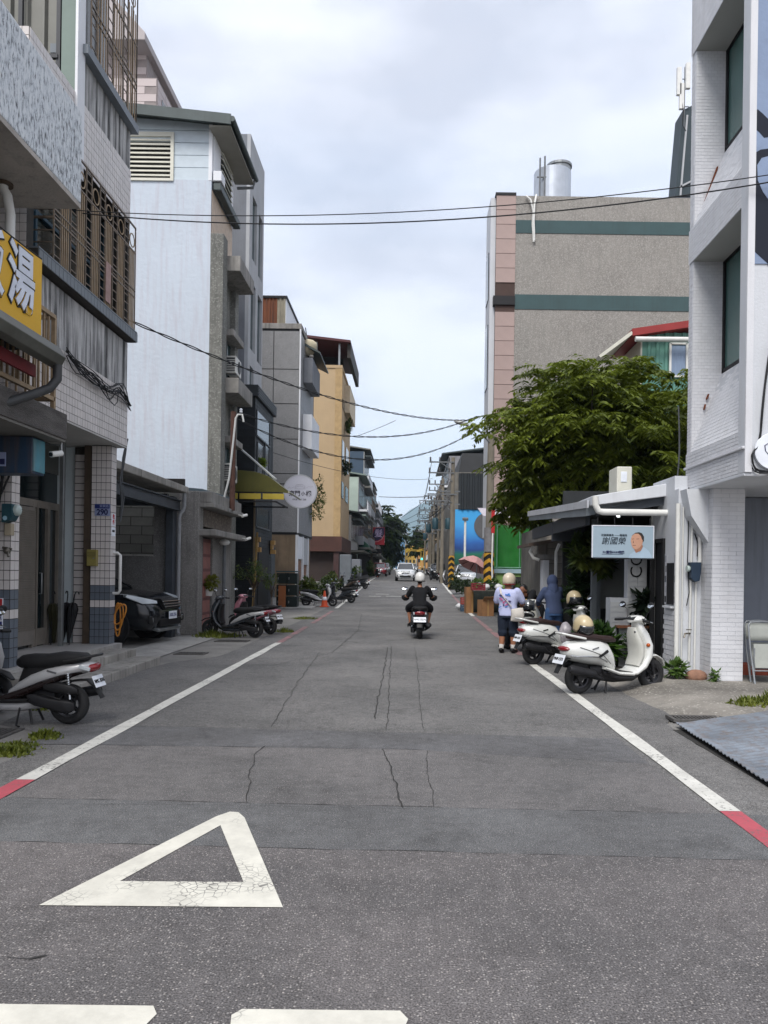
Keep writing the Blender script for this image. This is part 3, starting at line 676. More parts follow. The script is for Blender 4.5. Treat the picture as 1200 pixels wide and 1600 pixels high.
column(-5.62, -5.3, 10.2, 10.42, ZT, SOF - .03)
# narrow tile strip and brown shutter channel beside the column
part('shutter_channel', MB().box(-5.78, -5.66, 13.62, 13.8, ZT, SOF - .03), mat('channel_brown', '#4b3f34', .5, .2, 5), T)
strip = part('tile_strip', MB().box(-6.02, -5.8, 13.78, 13.858, ZT, SOF - .04), M_grout, T)
a = MB().box(-.1, .1, -.008, 0, -.058, .058).mesh('tile'); a.materials.append(M_tile)
for j in range(26): piece('tile', a, (-5.91, 13.78, ZT + .065 + j * .13), strip)
M_doorf = mat('door_bronze', '#857e75', .45, .15, 4, metal=.2)
DX = -6.35
df = MB()
for y, w in ((12.16, .05), (12.86, .06), (13.0, .05), (13.4, .09), (13.78, .07)): df.box(DX, DX + .06, y - w/2, y + w/2, ZT, 2.75)
df.box(DX, DX + .055, 10.4, 13.8, 2.66, 2.78).box(DX, DX + .05, 12.9, 13.4, ZT + .02, ZT + .3).box(DX, DX + .05, 10.4, 12.16, ZT, ZT + .1)
part('door_frame', df, M_doorf, T)
part('door', MB().box(DX - .04, DX + .01, 10.4, 13.8, ZT, 3.82), M_glass, T)
part('transom', MB().box(DX + .012, DX + .03, 10.4, 13.8, 3.3, 3.82), mat('transom_grey', '#5a5c58', .6, .2, 3), T)
sc_ = part('screen_door', MB().box(DX + .07, DX + .085, 12.18, 12.86, ZT + .06, 2.64), mat('screen_grey', '#7a746d', .5, .2, 5, metal=.1), T)
bd = MB()
for i in range(17):
    for j in range(54): bd.box(DX + .086, DX + .1, 12.21 + i * .038, 12.235 + i * .038, ZT + .3 + j * .037, ZT + .325 + j * .037)
part('screen_lattice', bd, M_doorf, sc_, kind='stuff')
h_ = MB().tube([(DX + .12, 12.95, 1.2), (DX + .16, 12.95, 1.2), (DX + .16, 12.95, 1.55), (DX + .12, 12.95, 1.55)], .01); part('door_handle', h_, M_alu, T, smooth=50)
part('porch_post', MB().box(-5.99, -5.92, 13.12, 13.2, ZT, SOF - .03), M_alu, T, bevel=.006)
# number plate, mailbox, grab pipe, stickers
M_platebl = mat('plate_blue', '#22306b', .5); M_platebg = mat('plate_pale', '#8d97b8', .5); M_navy = mat('ink_navy', '#141b4a', .6); M_ink = mat('ink_black', '#101014', .6); M_pw = mat('plate_white', '#dfe3ea', .45); M_redink = mat('ink_red', '#b3262b', .5)
hp = thing('house_number', 'blue house number plate 290 on the tiled column', 'number plate', (-5.43, 13.585, 2.58))
part('plate', MB().box(-5.57, -5.30, 13.572, 13.588, 2.57, 2.78), M_platebg, hp, bevel=.003)
part('header', MB().box(-5.566, -5.304, 13.567, 13.5715, 2.70, 2.776), M_platebl, hp)
text('lettering', '290', .14, M_navy, (-5.435, 13.570, 2.632), hp, sx=.95, bold=.004); text('lettering', '東興路', .055, M_platebg, (-5.40, 13.565, 2.738), hp)
mb_ = thing('mailbox', 'yellow green metal mailbox on the tiled column', 'mailbox', (-5.6, 13.5, 1.7))
M_mail = mat('mailbox_yellow', '#8a8047', .45, .15, 6)
part('box', MB().box(-5.67, -5.5, 13.50, 13.59, 1.68, 1.97), M_mail, mb_, bevel=.008); part('flap', MB().box(-5.665, -5.505, 13.488, 13.5, 1.85, 1.93), mat('mailbox_dark', '#756c3c', .5), mb_); part('lock', MB().box(-5.56, -5.53, 13.49, 13.5, 1.81, 1.825), M_alu, mb_)
single('grab_pipe', MB().tube([(-5.3, 13.75, 1.92), (-5.22, 13.75, 1.92), (-5.17, 13.75, 1.88), (-5.17, 13.75, 1.25), (-5.2, 13.75, 1.2), (-5.3, 13.75, 1.2)], .026, 10), M_pvc, 'white plastic pipe bracket on the side of the tiled column', 'pipe', smooth=60)
stk = thing('warning_sticker', 'red and white paper stickers on the edge of the tiled column', 'sticker', (-5.29, 13.72, 2.4))
part('red_label', MB().box(-5.291, -5.287, 13.63, 13.80, 2.40, 2.62), M_pw, stk); text('lettering', '收', .1, M_redink, (-5.285, 13.715, 2.56), stk, '+x'); text('lettering', '件', .1, M_redink, (-5.285, 13.715, 2.46), stk, '+x')
part('white_label', MB().box(-5.291, -5.287, 13.63, 13.8, 2.22, 2.38), M_pw, stk); part('bar_mark', MB().box(-5.287, -5.285, 13.66, 13.77, 2.29, 2.33), M_ink, stk)
ps = thing('column_sign', 'narrow red white and blue sign low on the near tiled column', 'sign', (-5.4, 10.18, 1.1))
part('board', MB().box(-5.46, -5.375, 10.17, 10.188, .82, 1.23), M_pw, ps); part('red_panel', MB().box(-5.455, -5.38, 10.165, 10.169, 1.02, 1.22), M_redink, ps); part('blue_panel', MB().box(-5.455, -5.38, 10.165, 10.169, .88, .92), M_platebl, ps); text('lettering', '訊', .07, M_platebl, (-5.418, 10.166, .97), ps)
# electric meter and wires on near column
em = thing('electric_meter', 'teal electric meter with a glass dome on the near tiled column', 'meter', (-5.3, 10.1, 2.3))
M_tealb = mat('meter_teal', '#1e4650', .5, .15, 6)
part('case', MB().prism([(-5.31, 2.22), (-5.2, 2.25), (-5.16, 2.32), (-5.17, 2.47), (-5.31, 2.47)], 9.98, 10.16, 'y'), M_tealb, em, bevel=.012)
part('glass_dome', MB().lathe([(.075, 0), (.075, .03), (.06, .055), (.03, .065), (.002, .066)], (-5.165, 10.07, 2.39), 'x', 18), mat('dome_glass', '#aab8b4', .08, .1, 5, spec=.8), em, smooth=60)
part('sticker', MB().lathe([(.03, 0), (.03, .003)], (-5.26, 9.978, 2.28), 'y', 14), mat('pale_blue', '#8fb4c4', .5), em)
single('junction_box', MB().box(-5.33, -5.24, 10.1, 10.19, 2.06, 2.22), mat('box_beige', '#a39883', .6), 'small beige junction box below the electric meter', 'junction box', bevel=.008)
single('water_tap', MB().ball((-5.3, 10.12, 1.86), .05).tube([(-5.36, 10.12, 1.9), (-5.24, 10.12, 1.88)], .016).tube([(-5.28, 10.1, 1.86), (-5.25, 10.06, 1.78)], .014), mat('tap_metal', '#6f6a62', .4, .2, 9, metal=.6), 'old tap cluster on the near tiled column', 'tap', smooth=50)
M_cable = mat('cable_black', '#17181b', .6); M_cableg = mat('cable_grey', '#4a4d50', .6)
single('cable_conduit', MB().tube([(-5.5, 10.1, .4), (-5.48, 10.1, 1.5), (-5.42, 10.1, 2.4), (-5.35, 10.12, 3.0), (-5.3, 10.15, 3.1)], .022, 8).tube([(-5.38, 10.1, 2.6), (-5.25, 10.1, 2.9), (-5.22, 10.12, 3.06), (-5.6, 10.12, 3.1)], .014, 6), M_cable, 'thick black cable climbing the near tiled column', 'cable', smooth=60)
def cable_bundle(pts, n, spread, r, label, m=M_cable):
    mb = MB()
    for k in range(n):
        q = []
        for i, p in enumerate(pts):
            s_ = spread * (.3 + .7 * math.sin(PI * i / (len(pts) - 1))); q.append(Vector(p) + Vector((abs(rnd.gauss(0, s_ * .4)), rnd.gauss(0, s_), rnd.gauss(0, s_))))
        out = []
        for i in range(len(q) - 1):
            for t_ in (0, .33, .66):
                p0, p1, p2, p3 = q[max(i-1, 0)], q[i], q[i+1], q[min(i+2, len(q)-1)]
                out.append(.5 * ((2*p1) + (p2-p0)*t_ + (2*p0-5*p1+4*p2-p3)*t_*t_ + (3*p1-p0-3*p2+p3)*t_**3))
        out.append(q[-1]); mb.tube(out, r, 5)
    return single('cable_bundle', mb, m, label, 'cables', smooth=60)
X_ = FX + .05
cable_bundle([(X_, yX(104, 550, X_), zX(104, 550, X_)), (X_, yX(118, 572, X_), zX(118, 572, X_)), (X_, yX(145, 590, X_), zX(145, 590, X_)), (X_, yX(170, 612, X_), zX(170, 612, X_)), (X_, yX(185, 605, X_), zX(185, 605, X_)), (X_, 13.88, zX(198, 632, X_))], 13, .10, .0075, 'tangled black cables slung across the tiled facade')
cable_bundle([(-5.15, 13.95, 4.0), (-5.2, 13.93, 3.6), (-5.26, 13.92, 3.2), (-5.22, 13.93, 2.9), (-5.25, 13.92, 2.5)], 8, .05, .008, 'dark cables hanging beside the tiled column', M_cableg)

# ---- umbrellas and stool in the porch
st = thing('folding_stool', 'thin black metal stool holding umbrellas in the porch', 'stool', (-6.05, 13.45, ZT))
for dx in (-.16, .16): part('leg', MB().tube([(-6.05 + dx, 13.35, ZT), (-6.05 + dx, 13.38, ZT + .68), (-6.05 + dx, 13.6, ZT + .70)], .011, 6), M_ink, st, smooth=60)
part('rail', MB().tube([(-6.21, 13.38, ZT + .68), (-5.89, 13.38, ZT + .68)], .011, 6), M_ink, st, smooth=60)
def umbrella(x, y, tilt, label, m):
    u = thing('umbrella', label, 'umbrella', (x, y, ZT)); mb = MB()
    rings = []
    for j, (r, h) in enumerate([(.012, .02), (.03, .15), (.055, .4), (.075, .62), (.05, .72), (.012, .74)]):
        rings.append(mb.ring([(r * (1 + .28 * (k % 2)) * math.cos(2*PI*k/16), r * (1 + .28 * (k % 2)) * math.sin(2*PI*k/16), h) for k in range(16)]))
    mb.skin(rings); part('canopy', mb, m, u, local=True)
    part('handle', MB().tube([(0, 0, .72), (0, 0, .88), (.02, 0, .93), (.06, 0, .93), (.075, 0, .89)], .011, 6), M_ink, u, local=True, smooth=60)
    u.rotation_euler = (tilt[0], tilt[1], rnd.uniform(0, 3)); return u
umbrella(-5.98, 13.5, (.06, .1), 'black closed umbrella leaning at the right of the porch stool', M_ink)
umbrella(-6.1, 13.55, (.05, -.1), 'black closed umbrella in the middle of the porch stool', mat('umbrella_black', '#15151a', .7))
umbrella(-6.22, 13.5, (.08, -.18), 'black umbrella with yellow trim at the left of the porch stool', mat('umbrella_yellow', '#2b2912', .7))
# orange hose
mb = MB()
for k in range(3):
    mb.tube([(-5.25 + (.05 + .03*k)*math.cos(a) + .03*k, 13.88 - .03 * k, .72 + .05 * k + (.3 - .06*k) * math.sin(a + .3*k)) for a in [i * 2*PI/20 for i in range(21)]], .014, 6)
single('garden_hose', mb, mat('hose_orange', '#c4812f', .5), 'coiled orange garden hose hung on the tiled column', 'hose', smooth=60)

# ---- noodle shop at the very left
N = thing('noodle_shop', 'shop building with a peeling white balcony at the far left edge', 'building', (-6, 7, 0))
BX, BE = -4.29, 9.9
part('balcony_parapet', MB().box(BX - .14, BX, 2.0, BE, 6.33, 7.50).box(-6.2, BX - .14, BE - .12, BE, 6.33, 7.50), M_peelw, N, bevel=.015)
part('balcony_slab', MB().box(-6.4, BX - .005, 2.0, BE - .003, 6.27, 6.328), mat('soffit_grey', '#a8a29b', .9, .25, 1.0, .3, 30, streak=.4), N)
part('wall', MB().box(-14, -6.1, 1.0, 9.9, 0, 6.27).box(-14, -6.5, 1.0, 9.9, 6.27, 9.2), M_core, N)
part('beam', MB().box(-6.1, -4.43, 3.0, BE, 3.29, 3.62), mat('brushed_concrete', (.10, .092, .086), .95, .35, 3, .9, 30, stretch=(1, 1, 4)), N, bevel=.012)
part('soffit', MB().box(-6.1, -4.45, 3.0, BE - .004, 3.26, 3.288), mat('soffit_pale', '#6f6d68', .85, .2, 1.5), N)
dp = MB().tube([(-4.95, 9.25, 6.28), (-4.95, 9.25, 6.2), (-4.9, 9.25, 6.12), (-4.86, 9.25, 5.9), (-4.86, 9.25, 4.6)], .055, 12); part('drain_pipe', dp, M_pvc, N, smooth=60)
part('pipe_flange', MB().lathe([(.11, 0), (.11, .03), (.06, .04)], (-4.95, 9.25, 6.235), 'z', 16), mat('flange_rust', '#4f4136', .8, .3, 8), N)
# gutter awning
gu = MB(); pf = [(-4.6, 4.28), (-4.35, 4.3), (-4.12, 4.22), (-4.05, 4.1), (-4.1, 4.0), (-4.2, 3.97), (-4.22, 4.02), (-4.14, 4.08), (-4.2, 4.18), (-4.6, 4.22)]
gu.prism(pf, 4.0, 9.0, 'y'); part('gutter', gu, mat('gutter_zinc', '#56564f', .5, .3, 2.5, metal=.2, streak=.5, streak_col=(.07, .06, .05)), N, bevel=.01)
part('awning_valance', MB().box(-4.42, -4.38, 4.0, 8.95, 3.86, 4.0), mat('awning_red', '#6e1c20', .7, .2, 5), N)
part('downpipe', MB().tube([(-4.12, 8.93, 4.0), (-4.12, 8.93, 3.84), (-4.18, 8.88, 3.72), (-4.3, 8.7, 3.6), (-4.5, 8.4, 3.42), (-4.8, 7.9, 3.15)], .052, 12), mat('pipe_dark', '#3e3f40', .5, .2, 5), N, smooth=60)
part('awning_roof', MB().box(-6.1, -4.5, 4.0, 8.9, 4.16, 4.21), M_dark, N)
# balcony railing, each bar its own part
rl = thing('balcony_railing', 'x', 'x', (-4.55, 7, 3.62)); del rl['category']; del rl['label']; rl.parent = N; rl.location = Vector((-4.55, 7, 3.62)) - origin(N)
rr = MB().bar((-4.55, 6.5, 4.82), (-4.55, 9.75, 4.82), .06, .05).bar((-4.55, 6.5, 3.78), (-4.55, 9.75, 3.78), .05).bar((-4.55, 9.75, 3.62), (-4.55, 9.75, 4.82), .05).bar((-4.55, 9.75, 3.78), (-5.6, 9.75, 3.78), .05).bar((-4.55, 9.75, 4.82), (-5.6, 9.75, 4.82), .05)
part('rail', rr, M_bronze2, rl)
br = MB().box(-.012, .012, -.012, .012, 0, 1.0).mesh('bar'); br.materials.append(M_bronze2)
for i in range(26): piece('bar', br, (-4.55, 6.6 + i * .12, 3.79), rl)
for i in range(8): piece('bar', br, (-4.66 - i * .12, 9.75, 3.79), rl)
# yellow banner sign
M_yel = mat('sign_yellow', '#d9a928', .55, .06, 1.2)
sg = thing('shop_banner', 'yellow shop banner with big white Chinese characters above the gutter', 'sign', (-4.36, 8, 4.3))
part('banner', MB().grid(lambda u, v: (-4.36, 5.2 + 3.8 * u, 4.30 + v * (.9 + .22 * (1 - u) ** 1.0 * 0 + .07 * (2*u - 1.2) ** 2 * (1 if u < 1 else 1))), 24, 2), M_yel, sg, solid=.02)
part('rope', MB().tube([(-4.355, 5.2 + 3.8 * i / 12, 5.215 + .07 * (2 * i / 12 - 1.2) ** 2) for i in range(13)], .008, 5), M_ink, sg, smooth=60)
for ch, yc in (('湯', 8.52), ('飯', 7.85)):
    text('lettering', ch, .72, M_ink, (-4.343, yc, 4.80), sg, '+x', .004, sx=.82, bold=.034)
    text('lettering', ch, .72, mat('letter_white', '#d6dbe6', .5), (-4.336, yc, 4.80), sg, '+x', .004, sx=.82, bold=.016)
# blue light box and camera
lb = thing('light_box_sign', 'rusty blue box sign hanging under the shop beam', 'sign', (-5, 9.5, 2.8))
part('box', MB().box(-5.6, -4.645, 9.42, 9.74, 2.80, 3.25), mat('box_navy', '#22384f', .5, .35, 3, streak=.5, streak_col=(.12, .07, .04)), lb, bevel=.008)
part('side_panel', MB().box(-4.644, -4.632, 9.44, 9.73, 2.83, 3.23), mat('panel_teal', '#4b8290', .55, .2, 5, streak=.4, streak_col=(.3, .17, .08)), lb)
part('label', MB().box(-5.04, -4.96, 9.408, 9.418, 2.88, 3.05), M_platebg, lb); part('lettering_bar', MB().box(-5.03, -4.97, 9.404, 9.407, 2.90, 2.97), M_navy, lb)
cc = thing('security_camera', 'small white bullet security camera under the shop beam', 'camera', (-4.5, 9.85, 3.1))
part('body', MB().tube([(-4.56, 9.74, 3.08), (-4.5, 9.9, 3.12)], .038, 14), M_pvc, cc, smooth=50); part('lens', MB().tube([(-4.563, 9.73, 3.077), (-4.56, 9.739, 3.08)], .028, 14), M_ink, cc); part('bracket', MB().tube([(-4.5, 9.9, 3.14), (-4.5, 9.9, 3.27)], .012, 6).tube([(-4.5, 9.88, 3.22), (-4.75, 9.88, 3.24)], .008, 6), M_alu, cc)

# ---- carport
C = thing('carport', 'open steel framed carport with a concrete slab roof over the parked dark car', 'carport', (-6.5, 16.6, 0))
part('roof', MB().prism([(-11, 3.72), (-5.43, 3.50), (-5.43, 3.66), (-11, 3.90)], 14.0, 18.85, 'y'), M_step, C, bevel=.02)
M_steel = mat('beam_steel', '#42474e', .5, .25, 3, metal=.3, streak=.3)
part('beam', MB().box(-5.72, -5.56, 14.0, 18.8, 3.06, 3.08).box(-5.66, -5.62, 14.0, 18.8, 3.08, 3.3).box(-5.72, -5.56, 14.0, 18.8, 3.3, 3.32), M_steel, C)
part('beam', MB().box(-9, -5.66, 17.9, 18.05, 3.12, 3.4), M_steel, C)
part('post', MB().box(-5.86, -5.68, 18.45, 18.75, 0, 3.4), M_steel, C, bevel=.01)
part('wall', MB().box(-9, -5.87, 18.62, 18.8, 0, 1.95).box(-6.2, -5.87, 18.625, 18.795, 1.95, 3.42), mat('pebble_dark', (.15, .147, .143), .9, .2, 3, .7, 80, speck=.3, speck_scale=70, speck_col=(.25, .245, .24)), C)
part('sill', MB().box(-9, -6.2, 18.56, 18.84, 1.951, 1.99), M_conc2, C)
bw = part('block_wall', MB().box(-9.4, -5.89, 20.0, 20.12, 0, 4), M_grout, C)
bk = MB().box(-.28, .28, -.012, 0, -.11, .11).mesh('block'); bk.materials.append(mat('block_white', '#6a6a65', .85, .2, 2, .3, 30))
for j in range(9):
    for i in range(6): piece('block', bk, (-9.0 + i * .58 + (.29 if j % 2 else 0), 20.0, 1.7 + j * .235), bw)
part('window_bars', MB().box(-7.35, -7.32, 18.7, 18.74, 1.99, 3.4).box(-8.2, -8.17, 18.7, 18.74, 1.99, 3.4).box(-9, -7.3, 18.71, 18.73, 2.3, 2.33).box(-9, -7.3, 18.71, 18.73, 2.62, 2.65).box(-9, -7.3, 18.71, 18.73, 2.94, 2.97), M_ink, C)
part('back_wall', MB().box(-11, -10.8, 13.99, 20.0, 0, 3.7), M_core, C)
part('downpipe', MB().tube([(-5.5, 18.72, 3.5), (-5.5, 18.72, 3.18), (-5.52, 18.72, 3.08), (-5.58, 18.7, 3.02), (-5.61, 18.7, 2.9), (-5.61, 18.7, .12), (-5.55, 18.6, .06)], .045, 10), mat('pipe_lightgrey', '#8d8f92', .5, .2, 5), C, smooth=60)

# ---- pebble-dash gate house
M_pebble = mat('pebble_grey', (.215, .205, .195), .92, .15, 2, .8, 70, speck=.4, speck_scale=64, speck_col=(.33, .32, .30), streak=.5)
M_pebbrown = mat('pebble_brown', (.14, .115, .095), .92, .2, 3, .9, 40, speck=.3, speck_scale=28, speck_col=(.28, .24, .2))
M_cap = mat('cap_concrete', (.25, .24, .225), .85, .25, 2, .3, 50, streak=.7)
Gt = thing('gate_house', 'pebble-dash gate house with a faded red door under a concrete canopy', 'gate house', (-6, 21, 0))
part('wall', MB().box(-5.88, -5.30, 19.3, 19.75, 0, 3.62).box(-5.88, -5.62, 19.75, 23.0, 0, 3.6).box(-5.62, -5.305, 20.75, 23.0, 0, 3.2), M_pebble, Gt, bevel=.02)
part('panel', MB().box(-5.62, -5.29, 19.755, 22.8, 2.75, 3.2), M_pebbrown, Gt)
part('cornice', MB().box(-5.62, -4.95, 19.4, 22.9, 3.22, 3.34).box(-5.62, -5.02, 19.4, 22.9, 3.34, 3.62), M_cap, Gt, bevel=.02)
part('canopy', MB().box(-5.6, -4.88, 19.35, 22.9, 2.5, 2.66), M_cap, Gt, bevel=.02)
dr = part('door', MB().box(-5.40, -5.36, 19.76, 20.72, .05, 2.45), mat('door_red', '#6d3f3c', .6, .2, 3, streak=.3), Gt)
dpm = MB().box(0, .025, -.36, .36, -.15, .15).mesh('panel'); dpm.materials.append(mat('door_rail', '#8b5a53', .6, .2, 3))
for j in range(6): piece('panel', dpm, (-5.36, 20.24, .3 + j * .38), dr)
part('gate_post', MB().tube([(-5.2, 21.6, 0), (-5.2, 21.6, 2.5)], .05, 10), M_greypipe, Gt, smooth=60)
lamp = MB().lathe([(.02, 2.5), (.12, 2.46), (.15, 2.4), (.12, 2.34), (.02, 2.32)], (-5.1, 21.2, 0), 'z', 14); part('lamp', lamp, M_pvc, Gt, smooth=60)
def wallcam(p, label, d=-1):
    t = thing('security_camera', label, 'camera', p); p = Vector(p)
    part('body', MB().tube([p + Vector((.02, -.08, -.02)), p + Vector((.1, .12, .03))], .04, 12), M_pvc, t, smooth=50); part('bracket', MB().tube([p + Vector((.06, .05, 0)), p + Vector((-.12, .05, .02))], .015, 6), M_pvc, t)
wallcam((-4.8, 22.0, 3.2), 'white security camera on the gate house cornice'); wallcam((-4.75, 22.3, 2.55), 'white security camera under the gate house canopy')
bk_ = thing('planter_pot', 'white hanging pot with yellow green plant by the red door', 'planter', (-5.2, 20.0, 1.0))
part('pot', MB().lathe([(.1, .95), (.15, 1.2), (.14, 1.2), (.09, .97)], (-5.3, 20.3, 0), 'z', 14), M_pvc, bk_, smooth=50)
def leaf_blob(n, fn, size, mbk=None, droop=.3):
    """Loose spread of folded leaf faces; fn gives a point and an outward direction."""
    mb = mbk or MB()
    for i in range(n):
        p, d = fn(); s_ = size * rnd.uniform(.6, 1.3); d = (Vector(d) + Vector((rnd.gauss(0, .5), rnd.gauss(0, .5), rnd.gauss(0, .4) - droop))).normalized()
        w = d.cross(Vector((0, 0, 1)))
        if w.length < .05: w = Vector((1, 0, 0))
        w = w.normalized() * s_ * .3; nn = w.cross(d).normalized() * s_ * .1
        a = Vector(p); b_ = a + d * s_ * .5 - nn; e = a + d * s_
        mb.add([a, b_ + w, e, b_ - w], [(0, 1, 2), (0, 2, 3)])
    return mb
def ball_fn(c, r):
    c = Vector(c); r = Vector(r)
    def f():
        d = Vector((rnd.gauss(0, 1), rnd.gauss(0, 1), rnd.gauss(0, 1))).normalized(); k = rnd.random() ** .35
        return c + Vector((d.x * r.x * k, d.y * r.y * k, d.z * r.z * k)), d
    return f
part('foliage', leaf_blob(350, ball_fn((-5.25, 20.3, 1.32), (.2, .28, .17)), .11), leafmat('leaf_yellowgreen', '#5d6620', '#8a8a35'), bk_, kind='stuff')
pl_ = thing('service_pole', 'rusty brown pipe pole with a bent white conduit above the gate house', 'pole', (-4.95, 21.4, 3.6))
part('pole', MB().tube([(-4.95, 21.4, 3.3), (-4.95, 21.4, 6.05)], .075, 10), mat('rust_pipe', '#5a3f36', .8, .3, 4), pl_, smooth=60)
part('conduit', MB().tube([(-5.2, 21.35, 3.5), (-5.02, 21.3, 4.2), (-4.9, 21.28, 5.4), (-4.86, 21.28, 5.85), (-4.8, 21.28, 5.95), (-4.68, 21.28, 5.95), (-4.64, 21.28, 5.75)], .028, 8), M_pvc, pl_, smooth=60)
part('insulator', MB().lathe([(.03, 0), (.05, .03), (.03, .06), (.05, .09), (.02, .12)], (-4.72, 21.3, 6.0), 'z', 10), M_pw, pl_, smooth=60)

# ---- white rendered house
WX, WY = -6.5, 24.6
Wh = thing('white_house', 'tall house with a blank white side wall and louvred attic under a dark roof', 'house', (-9, 26, 0))
M_whitew = mat('white_render', '#bfc8d3', .75, .05, .5, .5, 7, streak=.5, streak_col=(.43, .38, .42), sth=(.47, .74))
zb, zt2 = zY(318, 281, WY), zY(325, 192, WY)
part('wall', MB().box(-16, WX, WY, 27.4, 0, zb), M_whitew, Wh)
M_plank = mat('plank_bluewhite', '#c3ced6', .75, .06, 3, .3, 60)
at_ = part('attic_wall', MB().prism([(-16, zb + .002), (WX - .03, zb + .002), (WX - .03, zt2), (-16, zt2 + 1.5)], WY + .05, 27.35, 'y'), mat('attic_joint', '#8d979c', .8), Wh)
ph = (zt2 - zb) / 4.6
for j in range(5):
    z0 = zb + j * ph + .01; z1 = zb + (j + 1) * ph - .01
    for k, (xa, xb) in enumerate([(-12.2, -9.3), (-9.28, WX - .1)]):
        if j < 3 and k == 1: xa = xY(271, 240, WY)
        if j < 3 and k == 0: continue
        zz = [min(z1, zt2 + 1.5 * (WX - .03 - q) / (16 + WX - .03)) for q in (xa, xb)]
        part('plank', MB().add([(xa, WY + .02, z0), (xb, WY + .02, z0), (xb, WY + .02, max(z0 + .02, zz[1])), (xa, WY + .02, max(z0 + .02, zz[0])), (xa, WY + .06, z0), (xb, WY + .06, z0), (xb, WY + .06, max(z0 + .02, zz[1])), (xa, WY + .06, max(z0 + .02, zz[0]))],
             [(0, 1, 2, 3), (7, 6, 5, 4), (0, 4, 5, 1), (1, 5, 6, 2), (2, 6, 7, 3), (3, 7, 4, 0)]), M_plank, Wh)
part('corner_trim', MB().box(WX - .1, WX + .01, WY - .01, WY + .12, zb - .02, zt2), M_white, Wh)
lx0, lx1, lz0, lz1 = -9.9, xY(267, 240, WY), zY(240, 279, WY), zY(240, 207, WY)
M_cream = mat('louver_cream', '#cfcdc0', .5, .06, 2)
lv = part('louver_vent', MB().box(lx0, lx1, WY + .03, WY + .08, lz0, lz1), M_dark, Wh)
part('frame', MB().box(lx0, lx1 + .1, WY - .05, WY + .03, lz1 - .14, lz1).box(lx1, lx1 + .1, WY - .05, WY + .03, lz0, lz1 - .14).box(lx0, lx1 + .1, WY - .05, WY + .03, lz0 - .08, lz0), M_cream, lv)
ls = MB().add([(lx0, -.05, -.03), (lx1, -.05, -.03), (lx1, .03, .07), (lx0, .03, .07), (lx0, -.04, -.045), (lx1, -.04, -.045), (lx1, .04, .055), (lx0, .04, .055)], [(0, 1, 2, 3), (7, 6, 5, 4), (0, 4, 5, 1), (2, 6, 7, 3), (1, 5, 6, 2), (3, 7, 4, 0)]).mesh('slat'); ls.materials.append(M_cream)
for j in range(9): piece('slat', ls, (0, WY - .0, lz0 + .1 + j * (lz1 - lz0 - .2) / 9), lv)
# roof with overhang towards the street
zr0, zr1 = zY(362, 182, 24.2), zY(205, 165, 24.2)
ex = xY(362, 185, 24.2); sl_ = (zr1 - zr0) / (ex - xY(205, 165, 24.2))
M_roofd = mat('roof_slate', '#474f4f', .55, .2, 2, metal=.2, streak=.3)
part('roof', MB().prism([(-16, zr0 + sl_ * (16 + ex)), (ex, zr0), (ex, zr0 - .1), (-16, zr0 + sl_ * (16 + ex) - .1)], 24.15, 27.9, 'y'), M_roofd, Wh)
part('fascia', MB().prism([(-16, zr0 + sl_ * (16 + ex) + .02), (ex, zr0 + .02), (ex, zr0 - .3), (-16, zr0 + sl_ * (16 + ex) - .3)], 24.08, 24.15, 'y'), M_roofd, Wh)
part('eave_gutter', MB().tube([(ex + .04, 24.1, zr0 - .12), (ex + .04, 27.9, zr0 - .12)], .09, 10), M_roofd, Wh, smooth=60)
part('soffit', MB().box(WX, ex - .03, 24.2, 27.85, zr0 - .32, zr0 - .28), mat('soffit_cream', '#8e8b82', .7, .1, 2), Wh)
part('gutter_pipe', MB().tube([(ex, 27.8, zr0 - .2), (ex - .05, 27.8, zr0 - .45), (WX + .1, 27.75, zr0 - .5)], .05, 8), M_greypipe, Wh, smooth=60)
# street facade
part('attic_front', MB().box(WX, WX + .04, WY + .14, 27.4, zb + .02, zt2), M_white, Wh)
sv = part('louver_window', MB().box(WX + .04, WX + .06, 25.6, 27.0, zb + .3, zt2 - .5), M_dark, Wh)
for j in range(9): part('slat', MB().obox((WX + .08, 26.3, zb + .42 + j * .2), (.1, 1.4, .02), (0, R(35), 0)), M_cream, sv)
zc = lambda py, px=335: zX(px, py, WX)
part('attic_gutter', MB().box(WX + .041, WX + .3, WY + .05, 27.5, zb - .3, zb - .05), M_roofd, Wh, bevel=.03)
part('meter_cabinet', MB().box(WX + .05, WX + .32, WY + .0, WY + .5, zb - .02, zb + .3), M_white, Wh, bevel=.02)
M_peach = mat('tile_peach', '#c9b6a3', .6, .08, 2, isl=.06)
zt3 = zX(322, 352, WX)
part('tile_band', MB().box(WX, WX + .02, WY + .02, 27.4, zt3 - 1.2, zb - .3), mat('grout_mid', '#77706a', .9), Wh); part('facade_tiles', tiles_x(WX + .02, WY + .03, 27.4, zt3 - 1.1, zb - .32, .1, .1, .012), M_peach, Wh, kind='stuff')
M_peb2 = mat('pebble_green', (.17, .17, .155), .92, .2, 2, .8, 60, speck=.3, speck_scale=30, speck_col=(.3, .3, .28), streak=.5)
part('pillar', MB().box(WX, WX + .42, WY - .02, WY + .55, 0, zt3), M_peb2, Wh, bevel=.015)
part('pillar', MB().box(WX, WX + .3, 26.9, 27.4, 0, zt3 - .4), M_peb2, Wh, bevel=.015)
part('spandrel', MB().box(WX, WX + .12, WY + .55, 26.9, 0, zt3 - .9), M_peb2, Wh)
for k, py in enumerate((395, 600)):
    z = zX(352, py, WX + .7)
    part('balcony', MB().box(WX + .12, WX + .85, WY + .5, 27.3, z, z + .5), M_cap, Wh, bevel=.02)
